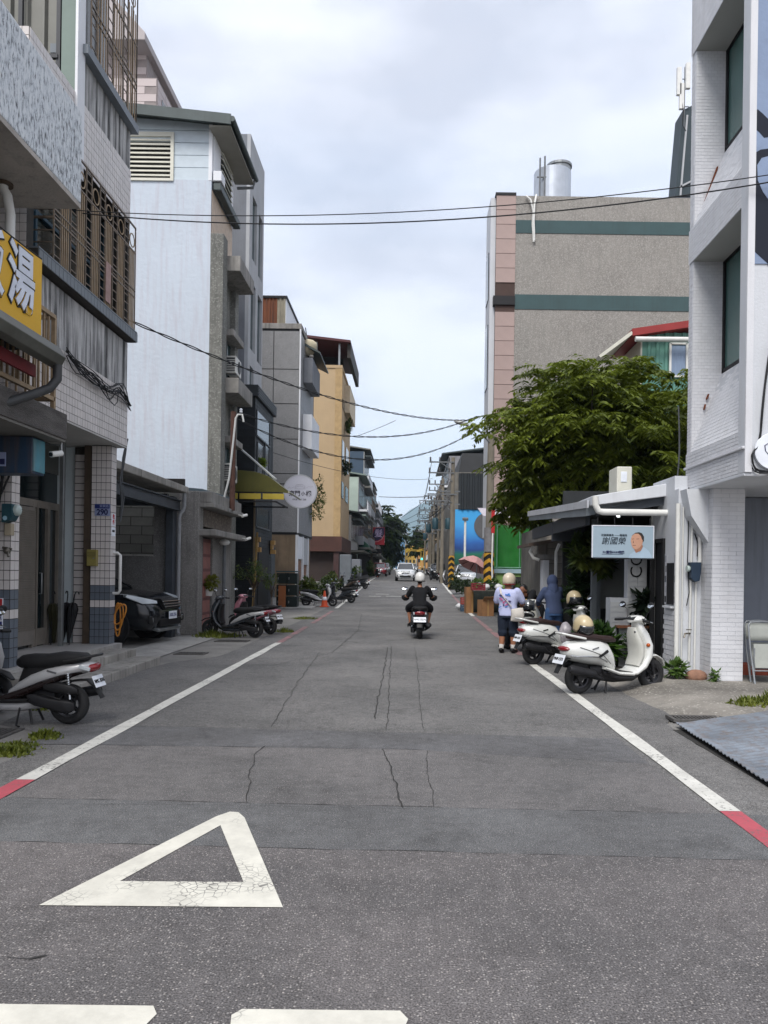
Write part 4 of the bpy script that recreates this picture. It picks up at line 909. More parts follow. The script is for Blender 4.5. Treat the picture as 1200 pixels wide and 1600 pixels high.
for k, py in enumerate((500, 680)):
    z = zX(345, py, WX + .5); part('window_hood', MB().box(WX + .12, WX + .55, 25.6, 27.2, z, z + .22), M_cap, Wh, bevel=.02)
    w = part('window', MB().box(WX + .121, WX + .14, 25.7, 26.9, z - 1.5, z - .02), M_teal, Wh); part('frame', MB().box(WX + .14, WX + .18, 26.27, 26.33, z - 1.5, z - .02).box(WX + .14, WX + .18, 25.7, 26.9, z - 1.56, z - 1.5), M_alu, w)
def aircon(p, label, face='x', s=1.0, group=None):
    t = thing('air_conditioner', label, 'air conditioner', p, group=group); p = Vector(p); M_ac = mat('aircon_white', '#c9c8c2', .5, .1, 3)
    w, d, h = .34 * s, .85 * s, .58 * s
    part('casing', MB().box(p.x, p.x + w, p.y, p.y + d, p.z, p.z + h), M_ac, t, bevel=.02)
    for q, (a, b) in enumerate(((p.x, p.y),)):
        g_ = part('grille', MB().box(p.x + .03, p.x + w - .03, p.y - .012, p.y - .001, p.z + .06, p.z + h - .06), mat('aircon_dark', '#35373a', .6), t)
        for j in range(7): part('slat', MB().box(p.x + .03, p.x + w - .03, p.y - .022, p.y - .0125, p.z + .09 + j * (h - .18) / 7, p.z + .11 + j * (h - .18) / 7), M_ac, g_)
    part('fan_guard', MB().lathe([(.02, 0), (.2 * s, 0), (.22 * s, .015), (.2 * s, .02)], (p.x + w, p.y + d * .6, p.z + h / 2), 'x', 18), mat('aircon_dark', '#35373a', .6), t)
    part('bracket', MB().bar((p.x - .15, p.y + .15, p.z - .03), (p.x + w, p.y + .15, p.z - .03), .03).bar((p.x - .15, p.y + d - .15, p.z - .03), (p.x + w, p.y + d - .15, p.z - .03), .03), M_greypipe, t); return t
aircon((WX + .2, 26.0, zX(340, 558, WX + .4)), 'white air conditioner on the upper facade of the white house')
aircon((WX + .2, 25.6, zX(338, 742, WX + .4)), 'white air conditioner just above the yellow awning')
part('blue_roof', MB().prism([(-9, 4.25), (-6.2, 4.05), (-5.5, 3.85), (-5.5, 3.75), (-9, 4.1)], 22.9, 24.55, 'y'), mat('roof_bluegrey', '#4c5961', .5, .2, 2, metal=.2), Wh)
# ------------------------------------------------------------------ left side, further along
M_win = mat('window_dark', '#20272b', .12, .2, 1, spec=.6)
M_gcon = mat('smooth_concrete', '#74777d', .85, .14, 1.1, .25, 20, streak=.15)
M_gcon2 = mat('pale_concrete', '#a9abae', .85, .1, 1.2, .2, 20, streak=.22, streak_col=(.22, .22, .22))
Hh = thing('tower_house', 'pale pink tiled upper storey rising behind the white house roof', 'house', (-12, 34, 0))
M_ptile = mat('pale_tile', '#b9adab', .6, .06, 1, isl=.08)
hz0, hx1 = zY(240, 175, 33), xY(245, 140, 33)
part('wall', MB().box(-20, hx1, 33, 44, 8, zY(245, 122, 33)), mat('grout_pink', '#8f8684', .9), Hh)
tl = MB().box(-.52, .52, -.02, 0, -.155, .155).mesh('tile'); tl.materials.append(M_ptile); tx = MB().box(0, .02, -.52, .52, -.155, .155).mesh('tile'); tx.materials.append(M_ptile)
for j in range(6):
    zz = zY(245, 122, 33) - .2 - j * .33
    for i in range(5): piece('tile', tl, (hx1 - .54 - i * 1.07 - (.5 if j % 2 else 0), 33, zz), Hh)
    for i in range(8): piece('tile', tx, (hx1, 33.6 + i * 1.07, zz), Hh)
part('window', MB().box(hx1 + .021, hx1 + .04, 33.6, 34.4, hz0, hz0 + .9), M_win, Hh)
xw = xY(236, 100, 33.6)
part('wall', MB().box(-20, xw - .25, 33.8, 44, zY(245, 122, 33), zY(238, 72, 33.6)), mat('grout_pink', '#8f8684', .9), Hh)
for j in range(5):
    for i in range(4): piece('tile', tl, (xw - .8 - i * 1.07 - (.5 if j % 2 else 0), 33.8, zY(238, 76, 33.6) - .2 - j * .33), Hh)
part('canopy', MB().prism([(-20, zY(236, 72, 33.2)), (xw, zY(236, 72, 33.2)), (xw, zY(236, 60, 33.2)), (xw - 1.8, zY(205, -10, 33.2)), (-20, zY(205, -10, 33.2))], 32.8, 44, 'y'), mat('canopy_pale', '#aaa3a3', .7, .08, 1), Hh, bevel=.03)
# grey concrete house
CX, CY = -6.5, 30.4
Cc = thing('concrete_house', 'tall smooth grey concrete house with narrow recessed windows', 'house', (-8, 32, 0))
ct = zY(378, 209, CY)
part('wall', MB().box(-13, CX - .14, CY, 33.6, 5, ct), M_gcon, Cc, bevel=.01)
yf = yX(413, 300, CX)
fz = []
panels = []
wins = []
for (xa, xb, ya, yb) in ((394.5, 401.5, 303, 405), (404, 410, 332, 432), (391.5, 399, 437, 545), (402, 409, 458, 565), (390, 396, 570, 640)):
    y0_, y1_ = yX(xa, (ya + yb) / 2, CX), yX(xb, (ya + yb) / 2, CX); wins.append((y0_, y1_, zX(xa, yb, CX), zX(xa, ya, CX)))
# facade built round the openings column by column
edges = sorted({CY, yf, *[w[0] for w in wins], *[w[1] for w in wins]})
fb = MB()
for a, b in zip(edges, edges[1:]):
    if b - a < .02: continue
    mid = (a + b) / 2; cuts = sorted([(w[2], w[3]) for w in wins if w[0] < mid < w[1]]); z = 5
    for c0, c1 in cuts:
        if c0 > z: fb.box(CX - .14, CX, a, b, z, c0)
        z = max(z, c1)
    fb.box(CX - .14, CX, a, b, z, ct + .0)
part('facade', fb, M_gcon2, Cc)
for w in wins: part('window', MB().box(CX - .139, CX - .11, w[0], w[1], w[2], w[3]), M_teal, Cc)
# black brick guest house
DXx, DY = -6.1, 30.0
M_black = mat('brick_black', '#16191d', .6, .2, 2, isl=.25)
Dd = thing('black_brick_house', 'three storey black brick guest house with dark framed windows', 'house', (-7, 31, 0))
dz1 = zY(370, 602, DY)
part('wall', MB().box(-9, DXx, DY, 34.0, 0, dz1), mat('mortar_black', '#101214', .9), Dd)
part('brick_courses', tiles_y(DY, -9, DXx, .1, dz1 - .45, .42, .14, .012, .012, .5), M_black, Dd, kind='stuff')
part('brick_courses', tiles_x(DXx, DY, 34.0, .1, dz1 - .45, .42, .14, .012, .012), M_black, Dd, kind='stuff')
fas = part('fascia', MB().box(-9, DXx + .12, DY - .08, 34.1, dz1 - .42, dz1 + .02), mat('fascia_dark', '#2d3033', .5, .2, 2), Dd)
sl2 = MB().box(0, .03, -2.03, 2.03, -.025, .025).mesh('slat'); sl2.materials.append(mat('fascia_slat', '#44484c', .5, .2, 2))
for j in range(4): piece('slat', sl2, (DXx + .12, 32.0, dz1 - .34 + j * .1), fas)
for (xa, xb, ya, yb) in ((401, 411, 690, 745), (413, 420, 690, 745), (399, 420, 790, 822), (400, 421, 640, 680)):
    y0_, y1_ = yX(xa, ya, DXx), yX(xb, ya, DXx); z0_, z1_ = zX(xa, yb, DXx), zX(xa, ya, DXx)
    w = part('window', MB().box(DXx + .013, DXx + .03, y0_, y1_, z0_, z1_), M_win, Dd)
    part('frame', MB().box(DXx + .031, DXx + .06, y0_, y0_ + .06, z0_, z1_).box(DXx + .031, DXx + .06, y1_ - .06, y1_, z0_, z1_).box(DXx + .031, DXx + .08, y0_, y1_, z0_ - .05, z0_), mat('frame_grey', '#55595d', .5), w)
part('door', MB().box(DXx + .013, DXx + .04, 30.9, 33.2, .1, 2.6), M_dark, Dd)
part('corner_trim', MB().box(DXx, DXx + .06, DY - .03, DY + .05, .05, 5.0), mat('trim_tan', '#7a6a52', .6), Dd)
for y in (30.2, 33.5):
    l = part('wall_lamp', MB().box(DXx + .015, DXx + .06, y - .1, y + .1, 2.35, 2.95), M_dark, Dd)
    for j, dx in ((0, .17), (1, .06), (2, .14)): part('lamp_block', MB().box(DXx + .06, DXx + .1 + dx, y - .12, y + .12, 2.36 + j * .2, 2.54 + j * .2), mat('lamp_wood', '#b08a52', .6, .1, 4), l)
# olive awning
aw = thing('awning', 'olive curved awning with yellow translucent panels in front of the black house', 'awning', (-6, 29, 4.3))
M_olive = mat('awning_olive', '#4f4d1c', .45, .15, 2, streak=.3, streak_col=(.05, .05, .02)); M_olive2 = mat('awning_yellow', '#a8953a', .4, .1, 3, trans=.0)
prof = [(-7.9, 5.2), (-6.2, 5.18), (-5.5, 5.12), (-5.05, 4.98), (-4.65, 4.68), (-4.3, 4.42)]
am = MB(); am.skin([am.ring([(x, y, z) for x, z in prof]) for y in (27.2, 27.8, 28.4, 29.0, 29.85)], cap=False, closed=False)
part('canopy', am, M_olive, aw, smooth=60, solid=.03)
sk = MB(); sk.skin([sk.ring([(x, 27.18, z - .01) for x, z in prof]), sk.ring([(x, 27.18, 4.42) for x, z in prof[:-1]] + [(prof[-1][0], 27.18, 4.38)])], cap=False, closed=False)
part('skirt', sk, M_olive, aw, solid=.02)
for i in range(4):
    xa = -7.7 + i * .82; part('panel', MB().box(xa + .03, xa + .78, 27.16, 27.19, 4.16, 4.36), M_olive2, aw)
part('frame', MB().bar((-7.9, 27.2, 4.08), (-4.75, 27.2, 4.08), .05).bar((-7.9, 27.2, 4.44), (-4.5, 27.2, 4.40), .05).bar((-7.9, 29.8, 4.1), (-4.75, 29.8, 4.1), .05).bar((-4.75, 27.2, 4.08), (-4.75, 29.8, 4.08), .05), M_ink, aw)
part('lip', MB().tube([(-4.28, 27.1, 4.42), (-4.28, 29.9, 4.42)], .035, 8), mat('lip_pale', '#9d9d8c', .4), aw, smooth=60)
for y in (27.25, 27.5): part('strut', MB().bar((-6.85, y + 1.2, 6.6), (-4.8, y, 4.9), .05), mat('strut_white', '#b7bab8', .4), aw)
# round sign
rs = thing('round_sign', 'round white hanging sign with Chinese lettering and a phone number', 'sign', (-4.4, 31, 4.2))
sc0 = at_Y(469, 768, 31.0)
part('disc', MB().lathe([(.66, -.06), (.66, .06)], sc0, 'y', 40), mat('sign_white', '#c9cad6', .5, .04, 1), rs, bevel=.012)
part('rim', MB().lathe([(.64, -.068), (.685, -.068), (.685, .068), (.64, .068)], sc0, 'y', 40, cap=False), mat('sign_rim', '#b5b7bd', .4), rs, smooth=40)
fy = sc0.y - .063
M_signink = mat('sign_ink', '#2c2b38', .6)
for ch, dx, s_ in (('東', -.33, .24), ('門', -.1, .24), ('小', .13, .17), ('棧', .35, .24)): text('lettering', ch, s_, M_signink, (sc0.x + dx, fy, sc0.z - .1), rs, bold=.004)
text('lettering', '0928 190 268', .1, M_signink, (sc0.x - .02, fy, sc0.z - .33), rs)
lg = MB(); arc = [(-.2, .1), (-.19, .2), (-.12, .27), (0, .28), (.12, .27), (.19, .2), (.2, .1)]
def stroke(mb, pts, y, w=.012, o=None):
    for a, b in zip(pts, pts[1:]): mb.bar((o.x + a[0], y, o.z + a[1]), (o.x + b[0], y, o.z + b[1]), w, .006)
stroke(lg, arc, fy, .012, sc0); stroke(lg, [(-.2, .1), (.2, .1)], fy, .01, sc0); stroke(lg, [(-.5, .1), (-.42, .17), (-.38, .12), (-.3, .14), (-.24, .18)], fy, .012, sc0); stroke(lg, [(.26, .14), (.34, .2), (.42, .18), (.52, .2)], fy, .012, sc0); stroke(lg, [(-.14, .12), (-.12, .2), (.0, .22), (.12, .2), (.14, .12)], fy, .008, sc0)
part('emblem', lg, mat('sign_greyink', '#85838f', .6), rs)
part('bracket', MB().bar((sc0.x - .5, 31.05, sc0.z + .3), (DXx, 31.05, sc0.z + .3), .04).bar((sc0.x - .5, 31.05, sc0.z - .3), (DXx, 31.05, sc0.z - .3), .04), M_ink, rs)
# granite clad building
EX, EY = -6.1, 41.8
Ee = thing('granite_house', 'four storey building clad in grey granite slabs', 'building', (-8, 45, 0))
M_gran = mat('granite', (.205, .208, .213), .55, .10, 2, .15, 90, speck=.3, speck_scale=70, speck_col=(.33, .33, .34)); et = zY(440, 514, EY)
part('wall', MB().box(-14, EX, EY, 48.0, 3.6, et), mat('granite_joint', '#2c2d2f', .9), Ee)
g1 = None
z = et; xs = [EX - .02, EX - 1.42, EX - 2.82, EX - 4.22]
rows = [et - .02]; 
for py in (515, 575, 629, 684, 738, 830): rows.append(zY(440, py + 2, EY))
rows = rows[1:]
for a, b in zip(rows, rows[1:]):
    for xa, xb in zip(xs[1:], xs): part('slab', MB().box(xa + .022, xb - .022, EY - .04, EY, b + .022, a - .022), M_gran, Ee)
    for q in range(4): part('slab', MB().box(EX, EX + .03, EY + .02 + q * 1.45, EY + 1.44 + q * 1.45, b + .012, a - .012), M_gran, Ee)
part('parapet', MB().box(-14, EX + .08, EY - .06, 48.1, et + .001, et + .3), M_cap, Ee, bevel=.02)
part('corner_trim', MB().box(EX - .02, EX + .06, EY - .05, EY + .02, 3.7, et), M_white, Ee)
for k, (ya, yb) in enumerate(((560, 600), (650, 705))):
    z0_, z1_ = zX(474, yb, EX), zX(474, ya, EX); part('balcony', MB().box(EX + .03, EX + .55, 43.0, 46.5, z0_, z1_), M_white if k else M_gcon, Ee, bevel=.02)
part('eave', MB().prism([(EX, zX(480, 545, EX)), (EX + .9, zX(480, 545, EX) - .5), (EX + .9, zX(480, 545, EX) - .6), (EX, zX(480, 545, EX) - .15)], 43.5, 48, 'y'), M_roofd, Ee)
for k in range(4): part('insulator', MB().lathe([(.09, 0), (.14, .08), (.1, .16), (.03, .18)], (EX + .4, 43.6 + k * .9, zX(476, 560 + 14 * k, EX)), 'z', 10), M_cap, Ee, smooth=60)
rb = thing('rooftop_shed', 'rusty corrugated steel shed on the granite building roof', 'shed', (-7.5, 43, et + .3))
s0, s1 = xY(412, 490, 43), xY(446, 490, 43); stp = zY(430, 466, 43)
cs = MB(); x = s1
M_rust = mat('rust_corrugated', '#71452f', .8, .35, 2.2, .2, 30, streak=.8, streak_col=(.03, .03, .03), stretch=(1.6, 1, .25)); M_pal = mat('pale_corrugated', '#8e8878', .7, .2, 2, streak=.5)
def corr(mb, x0, x1, y, z0, z1, p=.18, d=.05):
    n = max(1, int((x1 - x0) / p)); pts = []
    for i in range(n): a = x0 + (x1 - x0) * i / n; w = (x1 - x0) / n; pts += [(a, y), (a + w*.5, y), (a + w*.62, y - d), (a + w*.88, y - d)]
    pts.append((x1, y)); mb.skin([mb.ring([(u, v, z0) for u, v in pts]), mb.ring([(u, v, z1) for u, v in pts])], cap=False, closed=False); return mb
part('panel', corr(MB(), s0 - 2, s0 + .62 * (s1 - s0), 43, et + .3, stp), M_rust, rb, solid=.01); part('panel', corr(MB(), s0 + .62 * (s1 - s0), s1, 43, et + .3, stp), M_pal, rb, solid=.01)
part('panel', MB().box(s1, s1 + .03, 43, 48, et + .3, stp), M_white, rb); part('roof_edge', MB().box(s0 - 2, s1 + .1, 42.9, 48, stp, stp + .12), M_ink, rb)
# ground floor of the granite building
part('wall', MB().box(-14, EX - .1, EY + .02, 47.9, 0, 3.598), mat('stained_render', '#7d6c58', .9, .3, .8, .4, 20, streak=.8, streak_col=(.12, .085, .06)), Ee)
part('door', MB().box(-8.0, -7.3, EY - .02, EY + .02, .15, 2.9), mat('door_grey', '#5e6468', .6, .15, 2), Ee)
[part('pillar', MB().box(EX - .1, EX + .02, EY + q, EY + q + .3, 0, 3.6), M_white, Ee) for q in (0, 2.2, 4.4)]
M_brickr = mat('brick_pale_red', '#8b6a58', .85, .2, 3, isl=.15)
part('brick_courses', tiles_x(EX - .1, EY + .3, EY + 2.2, .1, 2.2, .3, .12, .02, .02), M_brickr, Ee, kind='stuff'); part('brick_courses', tiles_x(EX - .1, EY + 2.5, EY + 4.4, .1, 2.2, .3, .12, .02, .02), M_brickr, Ee, kind='stuff')
part('shutter_panel', MB().box(EX - .1, EX - .02, EY + .3, EY + 2.2, 2.3, 3.55), M_white, Ee); part('shutter_panel', MB().box(EX - .1, EX - .02, EY + 2.5, EY + 4.4, 2.0, 3.55), M_gcon2, Ee)
ant = thing('rooftop_floodlight', 'covered lamp and mast on the edge of the granite building roof', 'lamp', (EX + .2, 44, et))
p0 = at_Y(481, 542, 44); part('mast', MB().bar((p0.x + .05, 44, et - .5), (p0.x - .15, 44, zY(477, 512, 44)), .05), M_ink, ant)
cv = MB().ball((p0.x, 44, p0.z), (.55, .5, .42), 10, 7); 
for v in cv.v: v += Vector((noise.noise(v * 2), noise.noise(v * 2.3 + Vector((5, 0, 0))), noise.noise(v * 1.9 + Vector((0, 7, 0))))) * .16
part('cloth_cover', cv, mat('cloth_cream', '#bdb39a', .9, .12, 3), ant, smooth=60)
# beige building
Fx, Fy = -6.1, 66.5
Ff = thing('beige_building', 'four storey beige rendered building with a brown base and roof terrace', 'building', (-9, 70, 0))
M_beige = mat('beige_render', '#b09979', .85, .06, .6, .2, 10, streak=.12, streak_col=(.3, .2, .12)); ft, fb0 = zY(510, 575, Fy), zY(510, 838, Fy)
part('wall', MB().box(-15, Fx, Fy, 77, fb0, ft), M_beige, Ff)
part('corner_trim', MB().box(Fx - .5, Fx + .1, Fy - .05, Fy + .4, fb0, ft), mat('beige_trim', '#a98f68', .85), Ff)
part('parapet', MB().box(-15, Fx + .1, Fy - .08, 77.1, ft + .001, ft + .25), M_beige, Ff)
part('base_band', MB().box(-15, Fx + .25, Fy - .2, 77, fb0 - 1.3, fb0 - .002), mat('brown_tile', '#4a2f28', .6, .2, 1, isl=.1), Ff)
part('base_wall', MB().box(-15, Fx - .5, Fy + .6, 77, .5, fb0 - 1.3), mat('base_dark', '#3a302d', .8, .2, 1), Ff)
part('base_pillar', MB().box(Fx - .45, Fx, Fy - .05, Fy + .8, .5, fb0 - 1.3), mat('base_plum', '#45302f', .7), Ff)
for (ya, yb) in ((625, 640), (690, 730), (755, 780)):
    part('window', MB().box(Fx + .01, Fx + .05, 68, 70, zX(536, yb, Fx), zX(536, ya, Fx)), M_win, Ff); part('window', MB().box(Fx + .01, Fx + .05, 72, 75, zX(536, yb, Fx), zX(536, ya, Fx)), M_win, Ff)
part('balcony', MB().box(Fx, Fx + .5, 70, 77, zX(536, 640, Fx), zX(536, 595, Fx)), mat('balcony_cream', '#c6b79f', .8), Ff)
rt = part('terrace_roof', MB().prism([(-15, ft + 3.3), (Fx + .8, ft + 2.3), (Fx + .8, ft + 2.1), (-15, ft + 3.1)], Fy - .5, 77, 'y'), mat('roof_maroon', '#4d2427', .6, .2, 1), Ff)
for x in (-6.3, -8.3, -10.3): part('post', MB().box(x - .08, x + .08, Fy + .1, Fy + .3, ft + .25, ft + 2.3), M_alu, Ff)
part('terrace_back', MB().box(-15, Fx - .3, Fy + 5, Fy + 5.2, ft + .25, ft + 2.5), M_dark, Ff); part('eave_side', MB().box(Fx + .5, Fx + .8, Fy, 77, ft + .9, ft + 2.1), mat('eave_dark', '#33302c', .7), Ff)
def shrub(name, c, r, n, size, label, cols=('#27371a', '#5a6a2c'), stem=0.0, cat='plant', group=None, stemw=.03):
    t = thing(name, label, cat, c, group=group); c = Vector(c); key = 'leaf_%s%s' % (cols[0][1:], cols[1][1:])
    if stem:
        s = MB().tube([c, c + Vector((.02, .01, stem * .5)), c + Vector((0, 0, stem))], [stemw, stemw * .8, stemw * .5], 6)
        for k in range(9):
            a = k * 2.4; e = c + Vector((0, 0, stem)) + Vector((math.cos(a) * r[0] * .7, math.sin(a) * r[1] * .7, r[2] * (.3 + .12 * k))); s.tube([c + Vector((0, 0, stem * (.7 + .03 * k))), (c + Vector((0, 0, stem))).lerp(e, .5) + Vector((0, 0, .05)), e], [stemw * .5, stemw * .35, stemw * .2], 5)
        part('stem', s, mat('bark_brown', '#4b3d2f', .9, .2, 8), t, smooth=60)
    mb = MB(); k = max(3, n // 90); cc = c + Vector((0, 0, stem + r[2]))
    for i in range(k):
        d = Vector((rnd.gauss(0, 1), rnd.gauss(0, 1), rnd.gauss(0, 1))).normalized() * rnd.uniform(.25, .85); q = cc + Vector((d.x * r[0], d.y * r[1], d.z * r[2]))
        leaf_blob(n // k, ball_fn(q, tuple(v * rnd.uniform(.28, .5) for v in r)), size, mb, .15)
    part('foliage', mb, leafmat(key, *cols), t, kind='stuff'); return t
shrub('hanging_plant', (Fx + .45, 71, zX(537, 675, Fx)), (.3, 1.2, .9), 300, .3, 'green plant hanging from the third floor of the beige building')
shrub('hanging_plant', (Fx + .5, 69, zX(537, 752, Fx)), (.4, 1.0, 1.0), 300, .3, 'darker plant hanging from the second floor of the beige building', ('#1c2914', '#3f4f25'))
shrub('climbing_plant', (EX + .4, 47, zX(492, 815, EX)), (.5, 1.4, 1.5), 900, .16, 'climbing plant on the wall behind the round sign', ('#3b4a20', '#767f3a'))
shrub('climbing_plant', (-5.9, 30.9, zX(421, 738, -5.9)), (.3, .4, .25), 260, .14, 'small green plant growing from the black house window', ('#4f6a22', '#8fa03e'))
# potted tree, bamboo pole, storage cubes, plank, planters on the left pavement
shrub('potted_tree', (-5.5, 27.2, 0), (.65, .5, .5), 700, .085, 'slender potted tree with fine leaves in front of the black house', ('#33451f', '#6d7c3c'), 1.15, 'tree', stemw=.035)
shrub('potted_tree', (-5.0, 28.0, 0), (.4, .4, .5), 300, .08, 'second smaller leafy sapling in front of the black house door', ('#33451f', '#6d7c3c'), .9, 'tree', stemw=.025)
single('bamboo_pole', MB().tube([(-5.95, 29.3, 0), (-5.9, 29.4, 1.2), (-5.85, 29.5, 3.1)], .045, 8), mat('bamboo', '#8f7443', .6, .2, 8), 'tall bamboo pole leaning on the corner of the black house', 'pole', smooth=60)
def cube_shelf(x, y, n, label):
    t = thing('storage_cabinet', label, 'cabinet', (x, y, zg(y))); M_ck = mat('cabinet_green', '#14211f', .45, .2, 3)
    z0 = zg(y)
    for j in range(n):
        part('drawer', MB().box(x, x + .43, y, y + .6, z0 + .04 + j * .5, z0 + .5 + j * .5), M_ck, t, bevel=.015)
        part('handle', MB().box(x + .06, x + .1, y - .02, y, z0 + .22 + j * .5, z0 + .32 + j * .5), M_alu, t)
    part('top', MB().box(x - .01, x + .44, y - .02, y + .62, z0 + .04 + n * .5, z0 + .09 + n * .5), mat('cabinet_top', '#24424a', .5), t)
cube_shelf(-5.62, 32.6, 3, 'left stack of dark green storage cubes beside the black house'); cube_shelf(-5.17, 32.6, 3, 'right stack of dark green storage cubes beside the black house')
single('orange_board', MB().box(-5.5, -5.2, 32.4, 32.5, .05, 1.0), mat('wood_orange', '#a0623b', .7, .15, 4), 'upright orange wooden board in front of the storage cubes', 'board', bevel=.01)
single('planter_ledge', MB().box(-6.0, -4.1, 32.2, 34.5, -.02, .1), M_conc2, 'pale concrete ledge under the storage cubes', 'ledge', bevel=.02)
for i, (x, y, r, n, lab) in enumerate([(-5.1, 38.5, (.8, .8, .65), 900, 'big leafy bush behind the silver scooter'), (-4.9, 42, (.7, 1.0, .6), 700, 'leafy bush beside the brick pillars of the granite building'), (-4.8, 46, (.6, 1.2, .6), 600, 'bushy potted plants in front of the beige building'),
    (-5.0, 50, (.6, 1.2, .7), 500, 'green bush near the distant brown scooters'), (-5.0, 78, (.9, 2, .8), 500, 'green shrubs beyond the electrical cabinet'), (-4.7, 88, (.8, 3, .9), 500, 'row of potted shrubs before the green awning'), (-4.6, 99, (.8, 3, .8), 400, 'shrubs under the red and purple sign'), (-4.8, 66, (.6, 1.5, .8), 400, 'potted plants at the beige building base')]):
    shrub('bush', (x, y, zg(y)), r, n, .13 + .002 * y, lab, ('#2c3c17', '#6f7a30') if i % 2 == 0 else ('#22331a', '#55672f'))
single('electrical_cabinet', MB().box(-5.6, -4.7, 62, 63, .6, 3.0), mat('cabinet_grey', '#70757a', .5, .15, 2), 'tall grey electrical cabinet on the left pavement', 'cabinet', bevel=.04)
single('water_tank', MB().box(-5.2, -4.2, 66, 68, 1.2, 2.7), M_gcon, 'grey metal box beyond the electrical cabinet', 'tank', bevel=.04)

# ------------------------------------------------------------------ far left row of houses
def row_house(name, label, x, y0, y1, zt, wallm, frontm, floors, deep=8, balc=True, roofm=None, seed=0, awn=None, side=-1):
    """A shop house along the street; side -1 left, +1 right. x is its facade."""
    r2 = random.Random(seed); t = thing(name, label, 'building', (x + side * deep / 2, (y0 + y1) / 2, 0)); o = -side
    zb0 = zg(y0); bx = lambda mb, a, b, ya, yb, za, zb_: mb.box(x + o * a, x + o * b, ya, yb, za, zb_)
    part('wall', bx(MB(), -deep, 0, y0, y1, zb0 - 1, zt), wallm, t)
    fh = (zt - zb0) / floors; w = y1 - y0
    part('facade', bx(MB(), .001, .06, y0 + .02, y1 - .02, zb0 + fh * .9, zt - .02), frontm, t)
    part('shopfront', bx(MB(), .002, .05, y0 + .3, y1 - .3, zb0, zb0 + fh * .82), M_dark, t)
    for k in range(1, floors):
        zf_ = zb0 + k * fh; nw = max(1, int(w / 2.6))
        for i in range(nw):
            ya = y0 + .4 + i * (w - .6) / nw; yb = ya + (w - .6) / nw - .5
            wn_ = part('window', bx(MB(), .061, .09, ya, yb, zf_ + .9, zf_ + fh * .8), M_win, t)
            part('frame', bx(bx(bx(MB(), .091, .12, ya, yb, zf_ + fh * .8, zf_ + fh * .8 + .08), .091, .12, (ya+yb)/2 - .03, (ya+yb)/2 + .03, zf_ + .9, zf_ + fh * .8), .091, .16, ya - .1, yb + .1, zf_ + .8, zf_ + .9), M_alu, wn_)
        if balc and r2.random() < .85:
            d = r2.uniform(.6, 1.2); part('balcony', bx(MB(), .061, d, y0 + .2, y1 - .2, zf_ - .1, zf_ + r2.choice((.15, .9))), r2.choice((frontm, M_gcon2, M_white)), t)
            g_ = MB(); n = int(w / .35)
            for i in range(n): bx(g_, d - .04, d, y0 + .25 + i * (w - .5) / n, y0 + .28 + i * (w - .5) / n, zf_ + .15, zf_ + 1.2)
            bx(g_, d - .05, d + .01, y0 + .2, y1 - .2, zf_ + 1.2, zf_ + 1.25); part('railing', g_, r2.choice((M_bronze, M_alu, M_white)), t, kind='stuff')
        if r2.random() < .7:
            ya = y0 + r2.uniform(.3, max(.4, w - 1.4)); ac = part('air_conditioner', bx(MB(), .17, .55, ya, ya + .9, zf_ + .2, zf_ + .8), mat('aircon_white', '#c9c8c2', .5, .1, 3), t); part('fan', bx(MB(), .551, .56, ya + .2, ya + .75, zf_ + .27, zf_ + .73), M_ink, ac)
        if r2.random() < .6: part('window_hood', bx(MB(), .061, .9, y0 + .4, y1 - .4, zf_ + fh * .84, zf_ + fh * .9), r2.choice((M_roofd, M_green, M_corr)), t)
    part('canopy', bx(MB(), .061, 1.4 if awn is None else 1.0, y0 + .05, y1 - .05, zb0 + fh * .84, zb0 + fh * .9), awn or M_corr, t)
    if roofm is not None:
        part('roof', MB().prism([(x - o * deep, zt + 1.6), (x + o * .9, zt + .3), (x + o * .9, zt + .15), (x - o * deep, zt + 1.4)], y0 - .2, y1 + .2, 'y'), roofm, t)
    else: part('parapet', bx(MB(), -.3, .1, y0, y1, zt + .001, zt + .5), frontm, t)
    return t
zp = lambda px, py, X: zX(px, py, X)
M_lg = mat('pale_green_sheet', '#a9b8ae', .6, .1, 1); M_blueg = mat('bluegrey_wall', '#39495a', .7, .12, 1)
M_mix = [mat('facade_white', '#b9b8b4', .8, .12, 1, streak=.5), mat('facade_grey', '#86868a', .8, .15, 1, streak=.4), mat('facade_tan', '#9c8b74', .8, .15, 1, streak=.4), mat('facade_pinkish', '#a08a84', .8, .12, 1, streak=.4)]
row_house('shop_house', 'low white shop house with a railed balcony past the beige building', -6.0, 78, 88, 7.4, M_mix[0], M_mix[0], 2, seed=2, roofm=M_roofd)
row_house('shop_house', 'pale green sheet metal house with a dark framed front', -6.0, 89, 99, 12.6, M_lg, M_mix[1], 3, seed=4, roofm=M_green)
row_house('shop_house', 'blue grey sided house standing above the pale green one', -6.1, 100, 112, 17.3, M_blueg, M_mix[0], 4, seed=6, roofm=M_corr)
row_house('shop_house', 'narrow tan shop house behind the purple and red sign', -6.2, 113, 124, 14.5, M_mix[2], M_mix[2], 4, seed=9, roofm=M_roofd)
row_house('shop_house', 'pinkish shop house with barred balconies in the far left row', -6.2, 125, 140, 15.5, M_mix[3], M_mix[3], 4, seed=12, roofm=None)
row_house('shop_house', 'last grey shop house in the left row before the dark tree', -6.4, 141, 165, 14.5, M_mix[1], M_mix[1], 4, seed=15, roofm=None)
ga = thing('green_awning', 'dark green rounded shop awning on the far left', 'awning', (-5, 92, 3.5))
gz = zX(575, 866, -5.2)
g2 = MB(); pr = [(-6.0, gz + 1.5), (-5.4, gz + 1.4), (-4.9, gz + 1.0), (-4.7, gz + .4), (-4.7, gz)]
